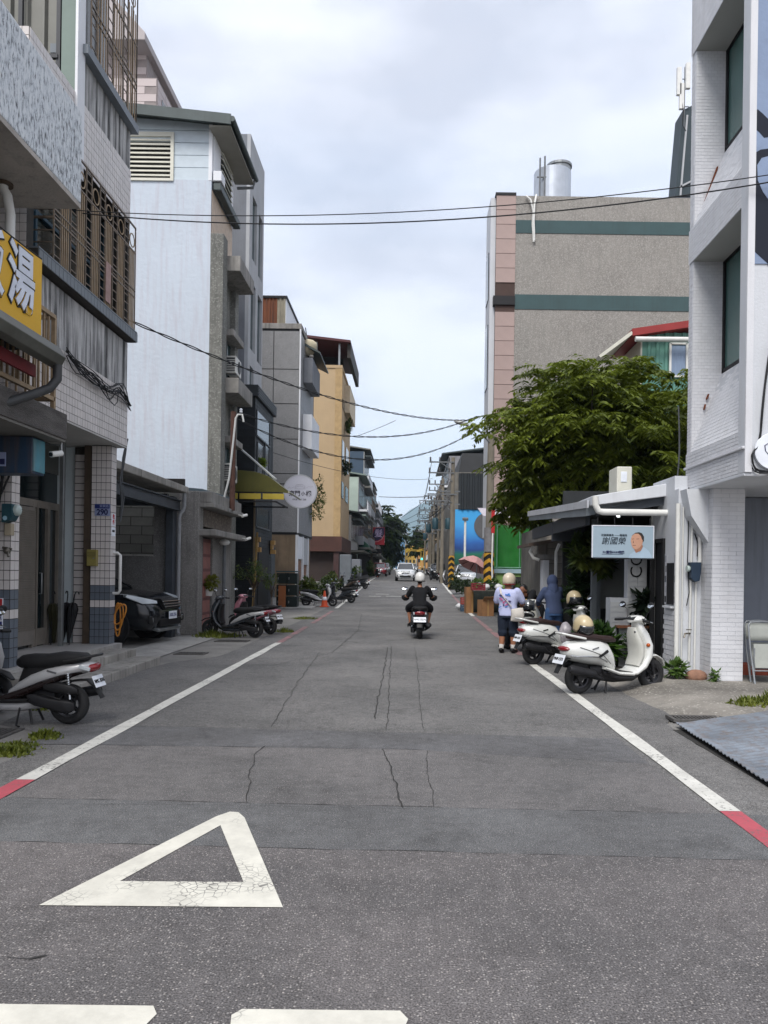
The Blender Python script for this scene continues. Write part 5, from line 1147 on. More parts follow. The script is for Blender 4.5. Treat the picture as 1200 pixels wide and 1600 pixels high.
g2.skin([g2.ring([(x, y, z) for x, z in pr]) for y in (90, 92, 94, 96)], cap=False, closed=False); part('canopy', g2, mat('awning_green', '#1c4a39', .6, .1, 2), ga, smooth=60, solid=.04)
part('end_panel', MB().add([(x, 89.98, z) for x, z in pr] + [(-6.0, 89.98, gz)], [(0, 1, 2, 3, 4, 5)]), mat('awning_green', '#1c4a39', .6), ga, solid=.03)
sp_ = thing('projecting_sign', 'purple and red projecting shop sign with a white character', 'sign', (-5.2, 105, 6))
a0, a1 = at_Y(582, 851, 112), at_Y(601, 824, 112)
part('board', MB().box(a0.x, a1.x, 112, 112.2, a0.z, a1.z), mat('sign_red', '#a82632', .5), sp_)
w_, h2 = a1.x - a0.x, a1.z - a0.z
part('purple_field', MB().add([(a0.x + w_ * u, 111.98, a0.z + h2 * v) for u, v in ((.02, .32), (.2, .22), (.45, .24), (.75, .36), (.98, .62), (.98, .98), (.3, .98), (.1, .8), (.02, .6))], [tuple(range(9))]), mat('sign_purple', '#2a1c3e', .5), sp_, solid=.01)
sw = MB(); cv_ = [(.02, .26), (.2, .16), (.45, .18), (.75, .3), (.98, .56)]
for (u, v), (u2, v2) in zip(cv_, cv_[1:]): sw.bar((a0.x + w_*u, 111.97, a0.z + h2*v), (a0.x + w_*u2, 111.97, a0.z + h2*v2), .14, .02)
part('white_swoosh', sw, M_pw, sp_); text('lettering', '髮', 1.25, mat('letter_lilac', '#c3b3d6', .5), (a0.x + w_*.5, 111.95, a0.z + h2*.62), sp_)
part('under_board', MB().box(a0.x, a1.x - .3, 112, 112.1, a0.z - 1.25, a0.z - .6), M_ink, sp_); part('bracket', MB().bar((-6.2, 112.1, a1.z - .3), (a0.x, 112.1, a1.z - .3), .1).bar((-6.2, 112.1, a0.z + .3), (a0.x, 112.1, a0.z + .3), .1).bar((a0.x + .4, 112.05, a0.z), (a0.x + .4, 112.05, a0.z - .6), .08), M_alu, sp_)
# ------------------------------------------------------------------ right side of the street
M_wb = mat('white_brick', '#cfd0d4', .6, .06, 1.2, .15, 60, streak=.2, streak_col=(.4, .38, .36), isl=.04)
M_wr = mat('white_wall', '#c6c9ce', .7, .06, 1, .2, 30, streak=.2, streak_col=(.42, .41, .4))
M_wj = mat('white_joint', '#bcbfc4', .8, .08, 2)
RX, RY0, RY1 = 4.3, 9.95, 12.0
K = thing('corner_building', 'white brick corner building with deep recessed windows and a dark mural', 'building', (5.5, 11, 0))
z0 = 3.0; GXX = 4.78
zR = lambda py: zX(1085, py, RX)
levels = [(zR(705), zR(590) + .12, zR(405)), (zR(352), zR(250) + .15, zR(82)), (zR(-10), zR(-80), 16)]
part('pier', MB().box(RX + .02, 5.2, RY1 - .17, RY1, z0, 16), M_wj, K); part('pier', MB().box(RX, 5.2, RY0 - .05, RY0 + .14, z0, 16), M_wr, K)
ty = lambda a, b, c, d: tiles_y(RY1 - .17, a, b, c, d, .10, .05, .005, .004, .5)
prev = z0
for k, (sb, gb, gt) in enumerate(levels):
    part('spandrel', MB().box(RX + .006, 5.2, RY0 + .14, RY1 - .17, prev, sb), M_wj, K)
    part('brick_courses', tiles_x(RX + .006, RY0 + .14, RY1, prev, sb, .12, .05, .006, .006, -1), M_wb, K, kind='stuff')
    ya, yb = RY0 + .14, RY1 - .17
    part('sloped_sill', MB().prism([(RX + .006, sb), (GXX, gb), (GXX, sb)], ya, yb, 'y').xf(Matrix.Identity(4)), M_wj, K)
    d = Vector((GXX - RX, 0, gb - sb)); L_ = d.length; d.normalize(); n_ = Vector((-d.z, 0, d.x)); sm_ = MB(); nz = int(L_ / .062); ny = 16
    for j in range(nz):
        for i in range(ny):
            h = .005 * rnd.uniform(.7, 1.2); c0 = Vector((RX + .006, ya + (yb - ya) * i / ny + .003, sb)) + d * (L_ * j / nz + .003); e1 = d * (L_ / nz - .007); e2 = Vector((0, (yb - ya) / ny - .006, 0))
            q = [c0, c0 + e2, c0 + e1 + e2, c0 + e1]; sm_.add(q + [p + n_ * h for p in q], [(4, 5, 6, 7), (0, 1, 5, 4), (1, 2, 6, 5), (2, 3, 7, 6), (3, 0, 4, 7)])
    part('brick_courses', sm_, M_wb, K, kind='stuff')
    if gt < 16:
        part('brick_courses', ty(RX + .02, GXX, sb, gt), M_wb, K, kind='stuff'); part('brick_courses', tiles_x(RX + .02, RY1 - .16, RY1, sb, gt, .08, .05, .006, .006, -1), M_wb, K, kind='stuff')
        w = part('window', MB().box(GXX + .02, GXX + .05, ya, yb, gb - .02, gt), mat('window_tealglass', '#4d6c68', .1, .15, .5, spec=.8), K)
        part('frame', MB().box(GXX - .01, GXX + .02, yb - .06, yb, gb, gt).box(GXX - .01, GXX + .02, ya, yb, gb - .02, gb + .04).box(GXX - .01, GXX + .02, ya, yb, gt - .04, gt).box(GXX - .01, GXX + .02, yb - .85, yb - .82, gb, gt), M_ink, w)
        part('blind', MB().box(GXX + .06, GXX + .07, ya, yb, gb, gt), mat('blind_teal', '#4c6663', .8, .1, 2, stretch=(1, 9, 1)), w)
        part('recess_soffit', MB().box(RX + .01, GXX + .1, ya, yb, gt - .004, gt + .002), mat('soffit_palegrey', '#a9a9a4', .8, .05, 1), K)  # recess soffit in one plain pale grey, duller than the white walls
    prev = gt
part('ledge', MB().box(RX - .03, RX + .004, RY0 - .06, RY1 + .02, z0 + .30, z0 + .335), M_wb, K, bevel=.008)
part('soffit', MB().box(RX, 9, RY0 - .05, RY1 + .5, z0 - .05, z0 - .001), M_wr, K, bevel=.01)
part('wall', MB().box(5.2, 12, RY0, 13.5, z0, 16), M_wr, K)
part('corner_strip', MB().box(RX + .001, RX + .09, RY0 - .075, RY0 - .051, z0, 16), M_wb, K)
# mural on the camera side
mu = part('mural', MB().box(RX + .09, 9, RY0 - .065, RY0 - .001, zY(1180, 405, 9.75), 16), mat('mural_slate', '#7d8ca6', .8, .18, 1.3, .2, 20), K)
M_navym = mat('mural_navy', '#161c2a', .8, .12, 2)
yy = RY0 - .066
def mural_shape(pts, m, y): 
    P = [at_Y(a, b, y) for a, b in pts]; mb = MB(); n = len(P); mb.add([*P, *[p - Vector((0, .004, 0)) for p in P]], [tuple(range(n, 2*n)), *[(i, (i+1) % n, n + (i+1) % n, n + i) for i in range(n)]]); part('mural_shape', mb, m, mu)
mural_shape([(1178, 174), (1184, 171), (1192, 178), (1200, 186), (1230, 195), (1230, 235), (1200, 214), (1194, 215), (1186, 206), (1178, 200)], M_navym, yy)
mural_shape([(1178, 240), (1188, 234), (1210, 231), (1230, 232), (1230, 460), (1200, 412), (1178, 392)], M_navym, yy)
mural_shape([(1183, 258), (1190, 247), (1205, 243), (1230, 245), (1230, 330), (1205, 318), (1192, 300), (1184, 282)], mat('mural_slate', '#7d8ca6', .8), yy - .0045)
for q in ([(1121, 261), (1101, 316)], [(1107, 616), (1104, 624)], [(1102, 632), (1100, 640)]): part('exposed_brick', MB().bar(at_Y(*q[0], 11.8), at_Y(*q[1], 11.8), .035, .02), mat('brick_bare', '#6e3a22', .9, .4, 12), K)
# ground floor: pillar with painted bricks, recessed dark wall, pipes
PX0, PX1, PY = 4.46, 4.93, 11.3
part('pillar', MB().box(PX0, PX1, PY, PY + .5, .05, z0 - .05), M_wj, K); part('brick_courses', tiles_y(PY, PX0, PX1, .06, z0 - .06, .21, .065, .006, .005, .5), M_wb, K, kind='stuff')
part('brick_courses', tiles_x(PX0, PY, PY + .5, .06, z0 - .06, .21, .065, .006, .005, -1), M_wb, K, kind='stuff')
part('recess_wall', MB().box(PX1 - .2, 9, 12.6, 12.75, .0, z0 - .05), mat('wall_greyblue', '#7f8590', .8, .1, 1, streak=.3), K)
part('red_brick_base', MB().box(PX1, 6, 12.5, 12.6, .05, .25), mat('brick_red', '#7d3b2a', .85, .3, 6), K)
part('pipe_wall', MB().box(4.1, PX0 - .004, 11.72, 11.9, .0, z0 - .02), M_wr, K); part('haunch', MB().prism([(4.2, 2.55), (4.46, 2.15), (4.46, z0 - .05), (4.12, z0 - .05)], 11.45, 11.719, 'y'), M_wr, K)
part('street_wall', MB().box(4.1, 4.3, 11.9, 12.3, .0, 3.2).box(4.1, 4.3, 12.3, 12.95, 2.25, 3.2), M_wr, K); bw2 = part('brick_base', MB().box(4.094, 4.1, 11.72, 12.3, 0, 1.15), M_wj, K)
bm_ = MB().box(-.012, 0, -.09, .09, -.034, .034).mesh('brick'); bm_.materials.append(M_wb); bm2 = MB().box(-.09, .09, -.012, 0, -.034, .034).mesh('brick'); bm2.materials.append(M_wb)
for j in range(14):
    for i in range(3): piece('brick', bm_, (4.094, 11.83 + i * .19 - (.06 if j % 2 else 0), .06 + j * .078), bw2, rot=(0, 0, rnd.uniform(-.02, .02)))
part('door', MB().box(4.14, 4.18, 12.36, 12.9, .02, 2.2), M_ink, K); part('door_frame', MB().box(4.06, 4.13, 12.3, 12.37, .02, 2.25).box(4.06, 4.13, 12.89, 12.95, .02, 2.25).box(4.06, 4.13, 12.37, 12.89, 2.19, 2.25), mat('frame_black', '#131315', .5), K)
part('side_window', MB().box(4.08, 4.099, 11.86, 12.16, 1.2, 1.85), M_ink, K); part('window_ledge', MB().box(4.03, 4.093, 11.82, 12.2, 1.15, 1.18), M_wr, K)
def poster(y0, y1, za, zb_, label):
    t = thing('poster_strip', label, 'poster', (4.09, (y0+y1)/2, za)); part('sheet', MB().box(4.088, 4.0935, y0, y1, za, zb_), mat('poster_paper', '#b9bac0', .7), t); n = int((zb_ - za) / .16)
    for k in range(n):
        part('picture', MB().box(4.085, 4.0878, y0 + .02, y1 - .02 - .03 * (k % 2), za + .03 + k * .16, za + .13 + k * .16), [M_ink, mat('print_grey', '#5c5f68', .7), mat('print_pale', '#8d9099', .7)][(k * 2) % 3], t)
poster(12.18, 12.28, 1.2, 2.0, 'narrow strip of black and white pictures beside the black door'); poster(11.76, 11.84, 1.2, 2.0, 'narrow strip of black and white pictures beside the wall pipe')
single('downpipe', MB().tube([(4.08, 11.68, 2.75), (4.08, 11.68, .1)], .035, 10).tube([(4.16, 11.68, 2.7), (4.16, 11.68, .15)], .012, 6), M_pvc, 'white downpipe at the corner of the white brick base', 'pipe', smooth=60)
single('conduit_pipe', MB().tube([(4.36, 11.69, 3.0), (4.40, 11.69, 2.9), (4.42, 11.68, 1.9), (4.40, 11.68, 1.72), (4.34, 11.66, 1.7)], .03, 8).tube([(4.30, 11.69, 2.5), (4.28, 11.69, .35)], .02, 6).tube([(4.37, 11.69, 1.6), (4.36, 11.69, .12)], .016, 6), M_pvc, 'white conduit pipes running to the meter on the white pillar', 'pipe', smooth=60)
single('wall_cable', MB().tube([(4.24, 11.69, 3.0), (4.24, 11.68, 2.2), (4.23, 11.67, 1.9), (4.26, 11.67, 1.4), (4.22, 11.66, 1.2)], .008, 5).tube([(4.34, 11.69, 2.3), (4.39, 11.68, 2.15), (4.38, 11.68, 1.95)], .01, 5), M_cable, 'black cable dangling beside the blue meter', 'cable', smooth=60)
mt = thing('electric_meter', 'dark blue electric meter box on the white pillar', 'meter', (4.3, 11.65, 1.6)); part('case', MB().prism([(4.25, 1.62), (4.31, 1.56), (4.38, 1.58), (4.40, 1.7), (4.40, 1.86), (4.25, 1.86)], 11.56, 11.71, 'y'), mat('meter_blue', '#1d2f42', .5, .1, 5), mt, bevel=.01); part('glass_dome', MB().lathe([(.05, 0), (.05, .03), (.03, .06), (.002, .065)], (4.25, 11.62, 1.76), 'x', 14).xf(Matrix.Translation((-.05, 0, 0))), mat('dome_glass', '#aab8b4', .08), mt, smooth=60)
single('outdoor_tap', MB().tube([(4.28, 11.66, .78), (4.18, 11.6, .78), (4.16, 11.58, .72)], .014, 7).bar((4.2, 11.6, .84), (4.28, 11.6, .84), .015), mat('tap_metal', '#6f6a62', .4), 'small metal tap on the white pipes near the rock', 'tap', smooth=50)
single('rock', MB().ball((4.3, 11.45, .16), (.17, .11, .1), 10, 7), mat('rock_pink', '#8d6a58', .9, .3, 9, .5, 20, streak=.0), 'pinkish rock at the foot of the white pipes', 'rock', smooth=60)
shrub('weed_plant', (4.02, 11.5, .06), (.2, .15, .17), 160, .13, 'leafy green weed beside the pinkish rock', ('#3d5a26', '#6f8a45')); shrub('weed_plant', (4.5, 11.2, .1), (.08, .08, .1), 60, .08, 'small weed at the right of the pinkish rock', ('#3d5a26', '#6f8a45'))
sd_ = thing('heart_sign', 'round white sign with a heart line drawing on the corner building', 'sign', (4.62, 9.86, 3.1)); c0 = at_Y(1207, 705, 9.86)
part('disc', MB().lathe([(.235, -.02), (.235, .02)], c0, 'y', 30), M_pw, sd_, bevel=.006); hl = MB(); hp_ = [(.0, -.12), (-.1, .0), (-.11, .07), (-.06, .1), (0, .05), (.06, .1), (.11, .07), (.1, 0), (0, -.12)]
stroke(hl, hp_, c0.y - .022, .012, c0); part('heart_line', hl, M_navy, sd_)
cable_bundle([at_Y(1215, 480, 9.85), at_Y(1200, 560, 9.85), at_Y(1190, 640, 9.85), at_Y(1186, 688, 9.85), at_Y(1174, 710, 9.85), at_Y(1180, 735, 9.85), at_Y(1200, 738, 9.85), at_Y(1230, 742, 9.85)], 4, .02, .009, 'black cables looping around the round heart sign')
cable_bundle([(4.18, 12.02, 4.3), (4.2, 12.03, 3.6), (4.17, 12.02, 3.0), (4.2, 11.9, 2.9)], 3, .02, .01, 'cables down the far edge of the corner building', M_cableg)
fs = [(RX - .004, yY, z) for yY, z in ()]
st_ = MB(); 
# folding chairs
def folding_chair(x, y, label):
    t = thing('folding_chair', label, 'chair', (x, y, .1)); M_fc = mat('chair_grey', '#8c9094', .4, .15, 4, metal=.4); M_fs = mat('chair_seat', '#9fa29c', .5, .1, 4)
    for s_ in (0, .42):
        part('leg', MB().tube([(x + s_, y - .05, .1), (x + s_, y + .12, .6), (x + s_, y + .2, .95)], .014, 7), M_fc, t, smooth=60); part('leg', MB().tube([(x + .03 + s_ * .86, y + .05, .1), (x + .03 + s_ * .86, y + .06, .62)], .013, 7), M_fc, t, smooth=60)
    part('backrest', MB().grid(lambda u, v: (x + .42 * u, y + .17 + .05 * v + .02 * math.sin(u * PI), .72 + .24 * v), 8, 3), M_fs, t, solid=.012, smooth=60); part('top_rail', MB().tube([(x, y + .2, .93), (x + .03, y + .21, .985), (x + .21, y + .22, 1.0), (x + .39, y + .21, .985), (x + .42, y + .2, .93)], .014, 7), M_fc, t, smooth=60)
    part('seat', MB().grid(lambda u, v: (x + .03 + .36 * u, y + .02 + .07 * v, .34 + .34 * v), 4, 4), M_fs, t, solid=.014); part('brace', MB().tube([(x, y + .0, .3), (x + .42, y + .0, .3)], .01, 6), M_fc, t); return t
folding_chair(4.98, 11.05, 'front grey folding chair leaning by the white pillar'); folding_chair(5.03, 11.3, 'rear grey folding chair leaning against the front one')

# ---- snack shop under a sheet roof
S = thing('snack_shop', 'low open shop under a white sheet metal roof beside the corner building', 'shop', (4, 15, 0))
SY = 12.3
a, b = at_Y(925, 775, SY), at_Y(1066, 751, SY)
M_sheet = mat('sheet_white', '#c3c6cc', .4, .12, 1.5, metal=.2, streak=.35, streak_col=(.3, .3, .31)); M_gsteel = mat('steel_grey', '#3b4047', .55, .2, 3)
part('roof', MB().prism([(a.x, a.z), (b.x + .2, b.z + .03), (b.x + .2, b.z - .19), (a.x, a.z - .15)], SY, 15.5, 'y'), mat('fascia_white', '#ced1d6', .5, .08, 1.5, streak=.25, streak_col=(.35, .35, .36)), S, bevel=.01)
part('beam', MB().prism([(a.x + .12, a.z - .22), (b.x, b.z - .16), (b.x, b.z - .34), (a.x + .12, a.z - .3)], SY + .1, SY + .2, 'y'), M_gsteel, S)
e2 = at_X(826, 803, a.x - .03); part('roof', MB().add([(a.x - .02, 12.6, a.z - .14), (a.x - .02, e2.y, e2.z), (6.5, e2.y, e2.z + .8), (6.5, 12.6, a.z + .6), (a.x - .02, 12.6, a.z - .3), (a.x - .02, e2.y, e2.z - .16), (6.5, e2.y, e2.z + .64), (6.5, 12.6, a.z + .44)], [(0, 1, 2, 3), (7, 6, 5, 4), (0, 4, 5, 1), (1, 5, 6, 2), (2, 6, 7, 3), (3, 7, 4, 0)]), mat('roof_greysheet', '#8d959b', .5, .2, 1.5, metal=.3, streak=.4, streak_col=(.3, .3, .3)), S)
part('eave_trim', MB().bar((a.x - .04, 12.4, a.z - .12), (a.x - .04, e2.y, e2.z), .03, .12), M_sheet, S)
gp_ = at_Y(930, 790, SY - .05); part('gutter_pipe', MB().tube([(gp_.x, SY - .05, gp_.z + .15), (gp_.x, SY - .05, gp_.z + .02), (gp_.x + .05, SY - .05, gp_.z - .08), (gp_.x + .12, SY - .05, gp_.z - .1), (4.32, SY - .05, gp_.z - .1)], .052, 12), M_pvc, S, smooth=60)
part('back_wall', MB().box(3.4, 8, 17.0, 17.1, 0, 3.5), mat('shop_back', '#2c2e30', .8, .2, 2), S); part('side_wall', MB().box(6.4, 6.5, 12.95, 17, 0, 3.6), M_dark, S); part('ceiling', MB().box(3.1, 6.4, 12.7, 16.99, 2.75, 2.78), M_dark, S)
part('floor', MB().box(3.3, 6.4, 12.96, 17, .0, .06), M_conc, S); part('header_panel', MB().box(a.x + .1, 3.7, 16.2, 16.3, 2.35, 2.74), M_gsteel, S); part('header_panel', MB().box(3.02, 3.1, 13.2, 18.9, 2.5, 2.75), M_gsteel, S)
for x, y in ((3.62, 15.2), (3.8, 15.6)): part('post', MB().box(x, x + .1, y, y + .1, 0, 2.75), mat('post_grey', '#7c8286', .6, .1, 3), S)
part('white_board', MB().box(3.95, 4.5, 16.0, 16.05, .95, 2.3), mat('board_white', '#8f9290', .6, .1, 2), S); part('post', MB().box(4.1, 4.16, 12.97, 13.03, .05, 2.7), M_pvc, S)
bp_ = part('brick_pillar', MB().box(3.84, 4.18, 13.5, 13.7, 0, 2.4), M_wj, S); bq = MB().box(-.08, .08, -.014, 0, -.04, .04).mesh('brick'); bq.materials.append(mat('brick_whitegrey', '#b7b9ba', .7, .1, 4))
for j in range(26):
    for i in range(2): piece('brick', bq, (3.925 + i * .17 , 13.5, .06 + j * .09), bp_)
bp2 = part('brick_counter', MB().box(3.52, 3.835, 13.4, 13.7, 0, 1.25), M_wj, S)
for j in range(13):
    for i in range(2): piece('brick', bq, (3.6 + i * .16, 13.4, .06 + j * .09), bp2)
text('lettering', 'COO', .3, M_ink, (4.0, 13.48, 1.95), S, rot=(R(90), R(-90), 0)); text('lettering', '888', .3, M_ink, (4.0, 13.48, .8), S, rot=(R(90), R(-90), 0))
part('table', MB().box(3.6, 4.35, 13.2, 13.6, .74, .78), mat('wood_table', '#7e4f33', .6, .2, 5), S)
for x in (3.65, 4.3): part('table_leg', MB().bar((x, 13.4, .06), (x, 13.4, .74), .04), M_ink, S)
single('cushion', MB().ball((4.15, 13.35, .86), (.22, .15, .09), 12, 7), M_ink, 'dark bundle on the small wooden table in the shop', 'bundle', smooth=60)
single('blue_bag', MB().ball((4.3, 13.2, 1.95), (.17, .1, .22), 10, 8), mat('bag_navy', '#232c3a', .7, .2, 5), 'dark blue bag hanging in the shop doorway', 'bag', smooth=60)
tubel = MB().bar((3.62, 13.4, 2.72), (3.78, 13.9, 2.72), .05); single('tube_light', tubel, emis('tube_glow', '#dfe4e6', 1.2), 'short fluorescent tube under the shop roof', 'lamp')
shrub('rubber_plant', (4.12, 13.2, .95), (.2, .17, .26), 90, .24, 'dark broad leaved plant in front of the white brick pillar', ('#0f1a10', '#26361d')); shrub('potted_fern', (3.35, 13.3, .0), (.5, .4, .35), 500, .22, 'green ferns on the ground behind the cream scooter', ('#1f3a15', '#4d6d2a')); shrub('potted_plant', (3.8, 13.1, .1), (.25, .2, .4), 160, .16, 'leafy potted plant beside the white brick counter', ('#26401f', '#6a8452'))
shrub('hanging_fern', (3.58, 15.6, 1.55), (.42, .35, .45), 800, .24, 'large hanging fern at the left of the shop front', ('#1c2f12', '#566b26')); shrub('hanging_fern', (3.62, 15.0, 1.75), (.45, .3, .28), 600, .2, 'feathery hanging plant just below the election sign', ('#2c3d16', '#6b7430')); shrub('vine_plant', (3.52, 15.9, .75), (.25, .3, .55), 500, .24, 'long drooping leaves under the large fern', ('#182a12', '#3d5423'))
# election sign
es = thing('election_sign', 'white election sign with a portrait of a bald man and Chinese characters', 'sign', (3.4, 12.15, 1.9)); q0, q1 = at_Y(926, 871, 12.15), at_Y(1021, 823, 12.15); w_, h_ = q1.x - q0.x, q1.z - q0.z
part('board', MB().box(q0.x, q1.x, 12.15, 12.19, q0.z, q1.z), mat('sign_paleblue', '#94a6b3', .5, .06, 2), es, bevel=.004)
part('frame', MB().box(q0.x - .012, q1.x + .012, 12.145, 12.195, q1.z, q1.z + .014).box(q0.x - .012, q0.x, 12.145, 12.195, q0.z, q1.z).box(q1.x, q1.x + .012, 12.145, 12.195, q0.z, q1.z), M_pw, es); part('bottom_bar', MB().box(q0.x + .02, q1.x, 12.14, 12.2, q0.z - .02, q0.z - .001), M_ink, es)
P_ = lambda u, v, d=0: (q0.x + w_ * u, 12.148 - d, q0.z + h_ * v)
M_signnavy = mat('sign_navy', '#12222e', .6)
text('lettering', '謝國榮', .128, M_signnavy, P_(.34, .52), es, shear=.2); text('lettering', '花蓮縣議長', .04, M_signnavy, P_(.24, .71), es); text('lettering', '——', .04, M_signnavy, P_(.4, .71), es); text('lettering', '縣議員', .04, M_signnavy, P_(.505, .71), es); text('lettering', '用心', .036, M_navy, P_(.2, .17), es); text('lettering', '監督', .048, M_navy, P_(.275, .17), es, bold=.002); text('lettering', '為民服務', .034, M_navy, P_(.375, .17), es); text('lettering', '花蓮', .045, M_navy, P_(.475, .17), es, bold=.002); part('rule', MB().box(P_(.15, 0)[0], P_(.5, 0)[0], 12.146, 12.148, P_(0, .105)[2], P_(0, .115)[2]), M_navy, es)
def flat(nm, pts, m, d):
    n = len(pts); mb = MB().add([P_(u, v, d) for u, v in pts] + [P_(u, v, d - .0012) for u, v in pts], [tuple(range(n)), *[(i, (i+1) % n, n + (i+1) % n, n + i) for i in range(n)]]); part(nm, mb, m, es)
flat('portrait_shirt', [(.59, .0), (.62, .12), (.7, .22), (.78, .18), (.84, .36), (.92, .25), (.97, .1), (.985, .0)], mat('print_shirt', '#9fb3c4', .6), .0015)
flat('portrait_neck', [(.69, .25), (.715, .16), (.8, .24), (.83, .38), (.79, .5), (.7, .45)], mat('print_neck', '#9a6d58', .6), .003)
flat('portrait_hair', [(.64, .65), (.65, .72), (.7, .8), (.76, .82), (.81, .79), (.845, .68), (.845, .55), (.825, .5), (.8, .6), (.74, .7)], mat('print_hair', '#2c2623', .6), .0025)
flat('portrait_face', [(.63, .62), (.645, .7), (.69, .77), (.75, .77), (.79, .7), (.81, .6), (.825, .55), (.82, .45), (.8, .4), (.77, .32), (.72, .27), (.67, .3), (.64, .4), (.635, .48), (.625, .52)], mat('print_skin', '#b98d76', .6), .0045)
for pts in ([(.645, .605), (.68, .615), (.68, .6), (.645, .59)], [(.72, .61), (.765, .615), (.765, .6), (.72, .595)], [(.655, .405), (.71, .41), (.71, .395), (.66, .392)], [(.668, .56), (.675, .48), (.66, .475)]): flat('portrait_mark', pts, mat('print_brown', '#4a2f26', .6), .006)
for u in (.08, .36, .66, .95): part('hook', MB().bar(P_(u, 1.0, -.02), P_(u, 1.28, -.02), .012), M_ink, es)
ac = thing('air_conditioner', 'beige air conditioner sitting on the shop roof', 'air conditioner', (4.3, 15, 3.4)); q = at_Y(964, 757, 14.6); q2 = at_Y(988, 729, 14.6)
part('casing', MB().box(q.x, q2.x, 14.6, 15.2, q.z - .15, q2.z), M_cream, ac, bevel=.02); part('vent', MB().box(q.x + .07, q2.x - .1, 14.585, 14.599, q.z + .05, q2.z - .1), M_pw, ac, bevel=.004); part('foot', MB().box(q.x, q2.x, 14.65, 14.75, q.z - .25, q.z - .15), M_ink, ac)
single('roof_pipe', MB().tube([(5.0, 13.2, 3.4), (5.0, 13.2, 3.98)], .03, 8), M_greypipe, 'short grey pipe standing on the shop roof', 'pipe')
# ---- board house beyond the shop
J = thing('board_house', 'small weathered board house with a lean-to canopy beyond the shop', 'house', (4.2, 21, 0)); JY = 19.6
part('wall', MB().box(3.5, 8, JY, 24, 0, 2.9), mat('lean_wall', '#6f6c67', .85, .25, 1.5, .3, 20, streak=.7), J); M_weath = mat('weathered_board', '#85817a', .85, .25, 3, .4, 30, streak=.5); pk = MB().box(-.45, .45, -.03, 0, -.085, .085).mesh('plank'); pk.materials.append(M_weath)
for j in range(15):
    for i in range(3): piece('plank', pk, (3.98 + i * .92, JY - .005, .12 + j * .19), J, rot=(R(4), 0, rnd.uniform(-.006, .006)))
part('canopy', MB().prism([(2.95, 2.33), (3.9, 2.5), (3.9, 2.58), (2.95, 2.41)], 19.0, 21, 'y'), mat('canopy_rust', '#564a42', .7, .3, 3), J); part('window_sill', MB().box(3.15, 3.7, 19.3, 19.59, 2.02, 2.14), M_cap, J); part('pillar', MB().box(3.35, 3.5, 19.2, 19.59, 0, 2.0), M_wr, J); part('downpipe', MB().tube([(3.1, 19.2, 2.35), (3.02, 19.2, 2.2), (3.1, 19.2, 2.05), (3.25, 19.2, 2.0)], .04, 8).tube([(3.7, 18.95, 2.4), (3.62, 18.95, 2.2), (3.62, 18.95, .6)], .035, 8), M_pvc, J, smooth=60)
shrub('bush', (3.3, 22.5, 0), (.6, .8, .8), 700, .14, 'bushy green plant beside the lean-to house', ('#1d3314', '#4e6b27'))
# ---- pebble faced tower block
B = thing('pebble_block', 'tall brown pebble-dash block with two teal bands and pink edge tiles', 'building', (9, 45, 0)); BYY = 38.0; bx0 = xY(776, 305, BYY); bt = zY(900, 307, BYY); bx1 = xY(806, 345, BYY)
M_pebble2 = mat('pebble_brown2', (.232, .218, .2), .92, .12, .8, .5, 14, speck=.6, speck_scale=27, speck_col=(.34, .325, .30), streak=.4, streak_col=(.15, .155, .14))
part('wall', MB().box(bx0 + .02, 24, BYY, 40.4, 0, bt), M_pebble2, B)
for (ya, yb) in ((346, 366), (462, 485)): part('teal_band', MB().box(bx1, 24, BYY - .03, BYY, zY(940, yb, BYY), zY(940, ya, BYY)), mat('band_teal', '#3d5254', .8, .12, 1, streak=.2), B)
M_ptl = mat('tile_pink', '#a08c86', .6, .07, 1.5, isl=.05); th_ = .72; tp = MB().box(bx0, bx1 - .01, -.04, 0, -th_/2 + .012, th_/2 - .012).mesh('tile'); tp.materials.append(M_ptl)
part('tile_back', MB().box(bx0, bx1 - .005, BYY - .002, BYY + .2, 0, bt + .05), mat('joint_brown', '#4a3b36', .9), B)
zz = bt
while zz > 3:
    if not (zY(790, 478, BYY) - .1 < zz - th_/2 < zY(790, 463, BYY) + .5): piece('tile', tp, (0, BYY - .003, zz - th_/2), B)
    zz -= th_
part('band_cap', MB().box(bx0 - .1, bx1, BYY - .1, BYY + .3, zY(790, 477, BYY), zY(790, 463, BYY)), M_ink, B); part('parapet_cap', MB().box(bx0 - .05, bx1, BYY - .08, 40.4, bt, bt + .12), M_ink, B)
part('street_face', MB().box(bx0 - .25, bx0 + .02, BYY + .25, 40.3, 3.5, bt), M_wr, B); part('window_strip', MB().box(bx0 - .29, bx0 - .25, BYY + .8, 40, zY(790, 460, BYY), bt - 2.5), M_win, B); part('window_strip', MB().box(bx0 - .29, bx0 - .25, BYY + .8, 40, zY(790, 600, BYY), zY(790, 500, BYY)), M_win, B)
tk = thing('water_tank', 'ribbed steel water tank on the roof of the pebble-dash block', 'water tank', (8, 40, bt)); ta, tb = at_Y(835, 308, 41), at_Y(891, 272, 41); cx = (ta.x + tb.x) / 2; rr_ = (tb.x - ta.x) / 2
tm = MB(); rg = [tm.ring([(cx + (rr_ + (.03 if k % 2 else 0)) * math.cos(2*PI*k/56), 41 + rr_ * math.sin(2*PI*k/56), z) for k in range(56)]) for z in (bt - .3, tb.z)]; tm.skin(rg); part('tank', tm, mat('tank_steel', '#b4bac2', .35, .08, 2, metal=.5), tk)
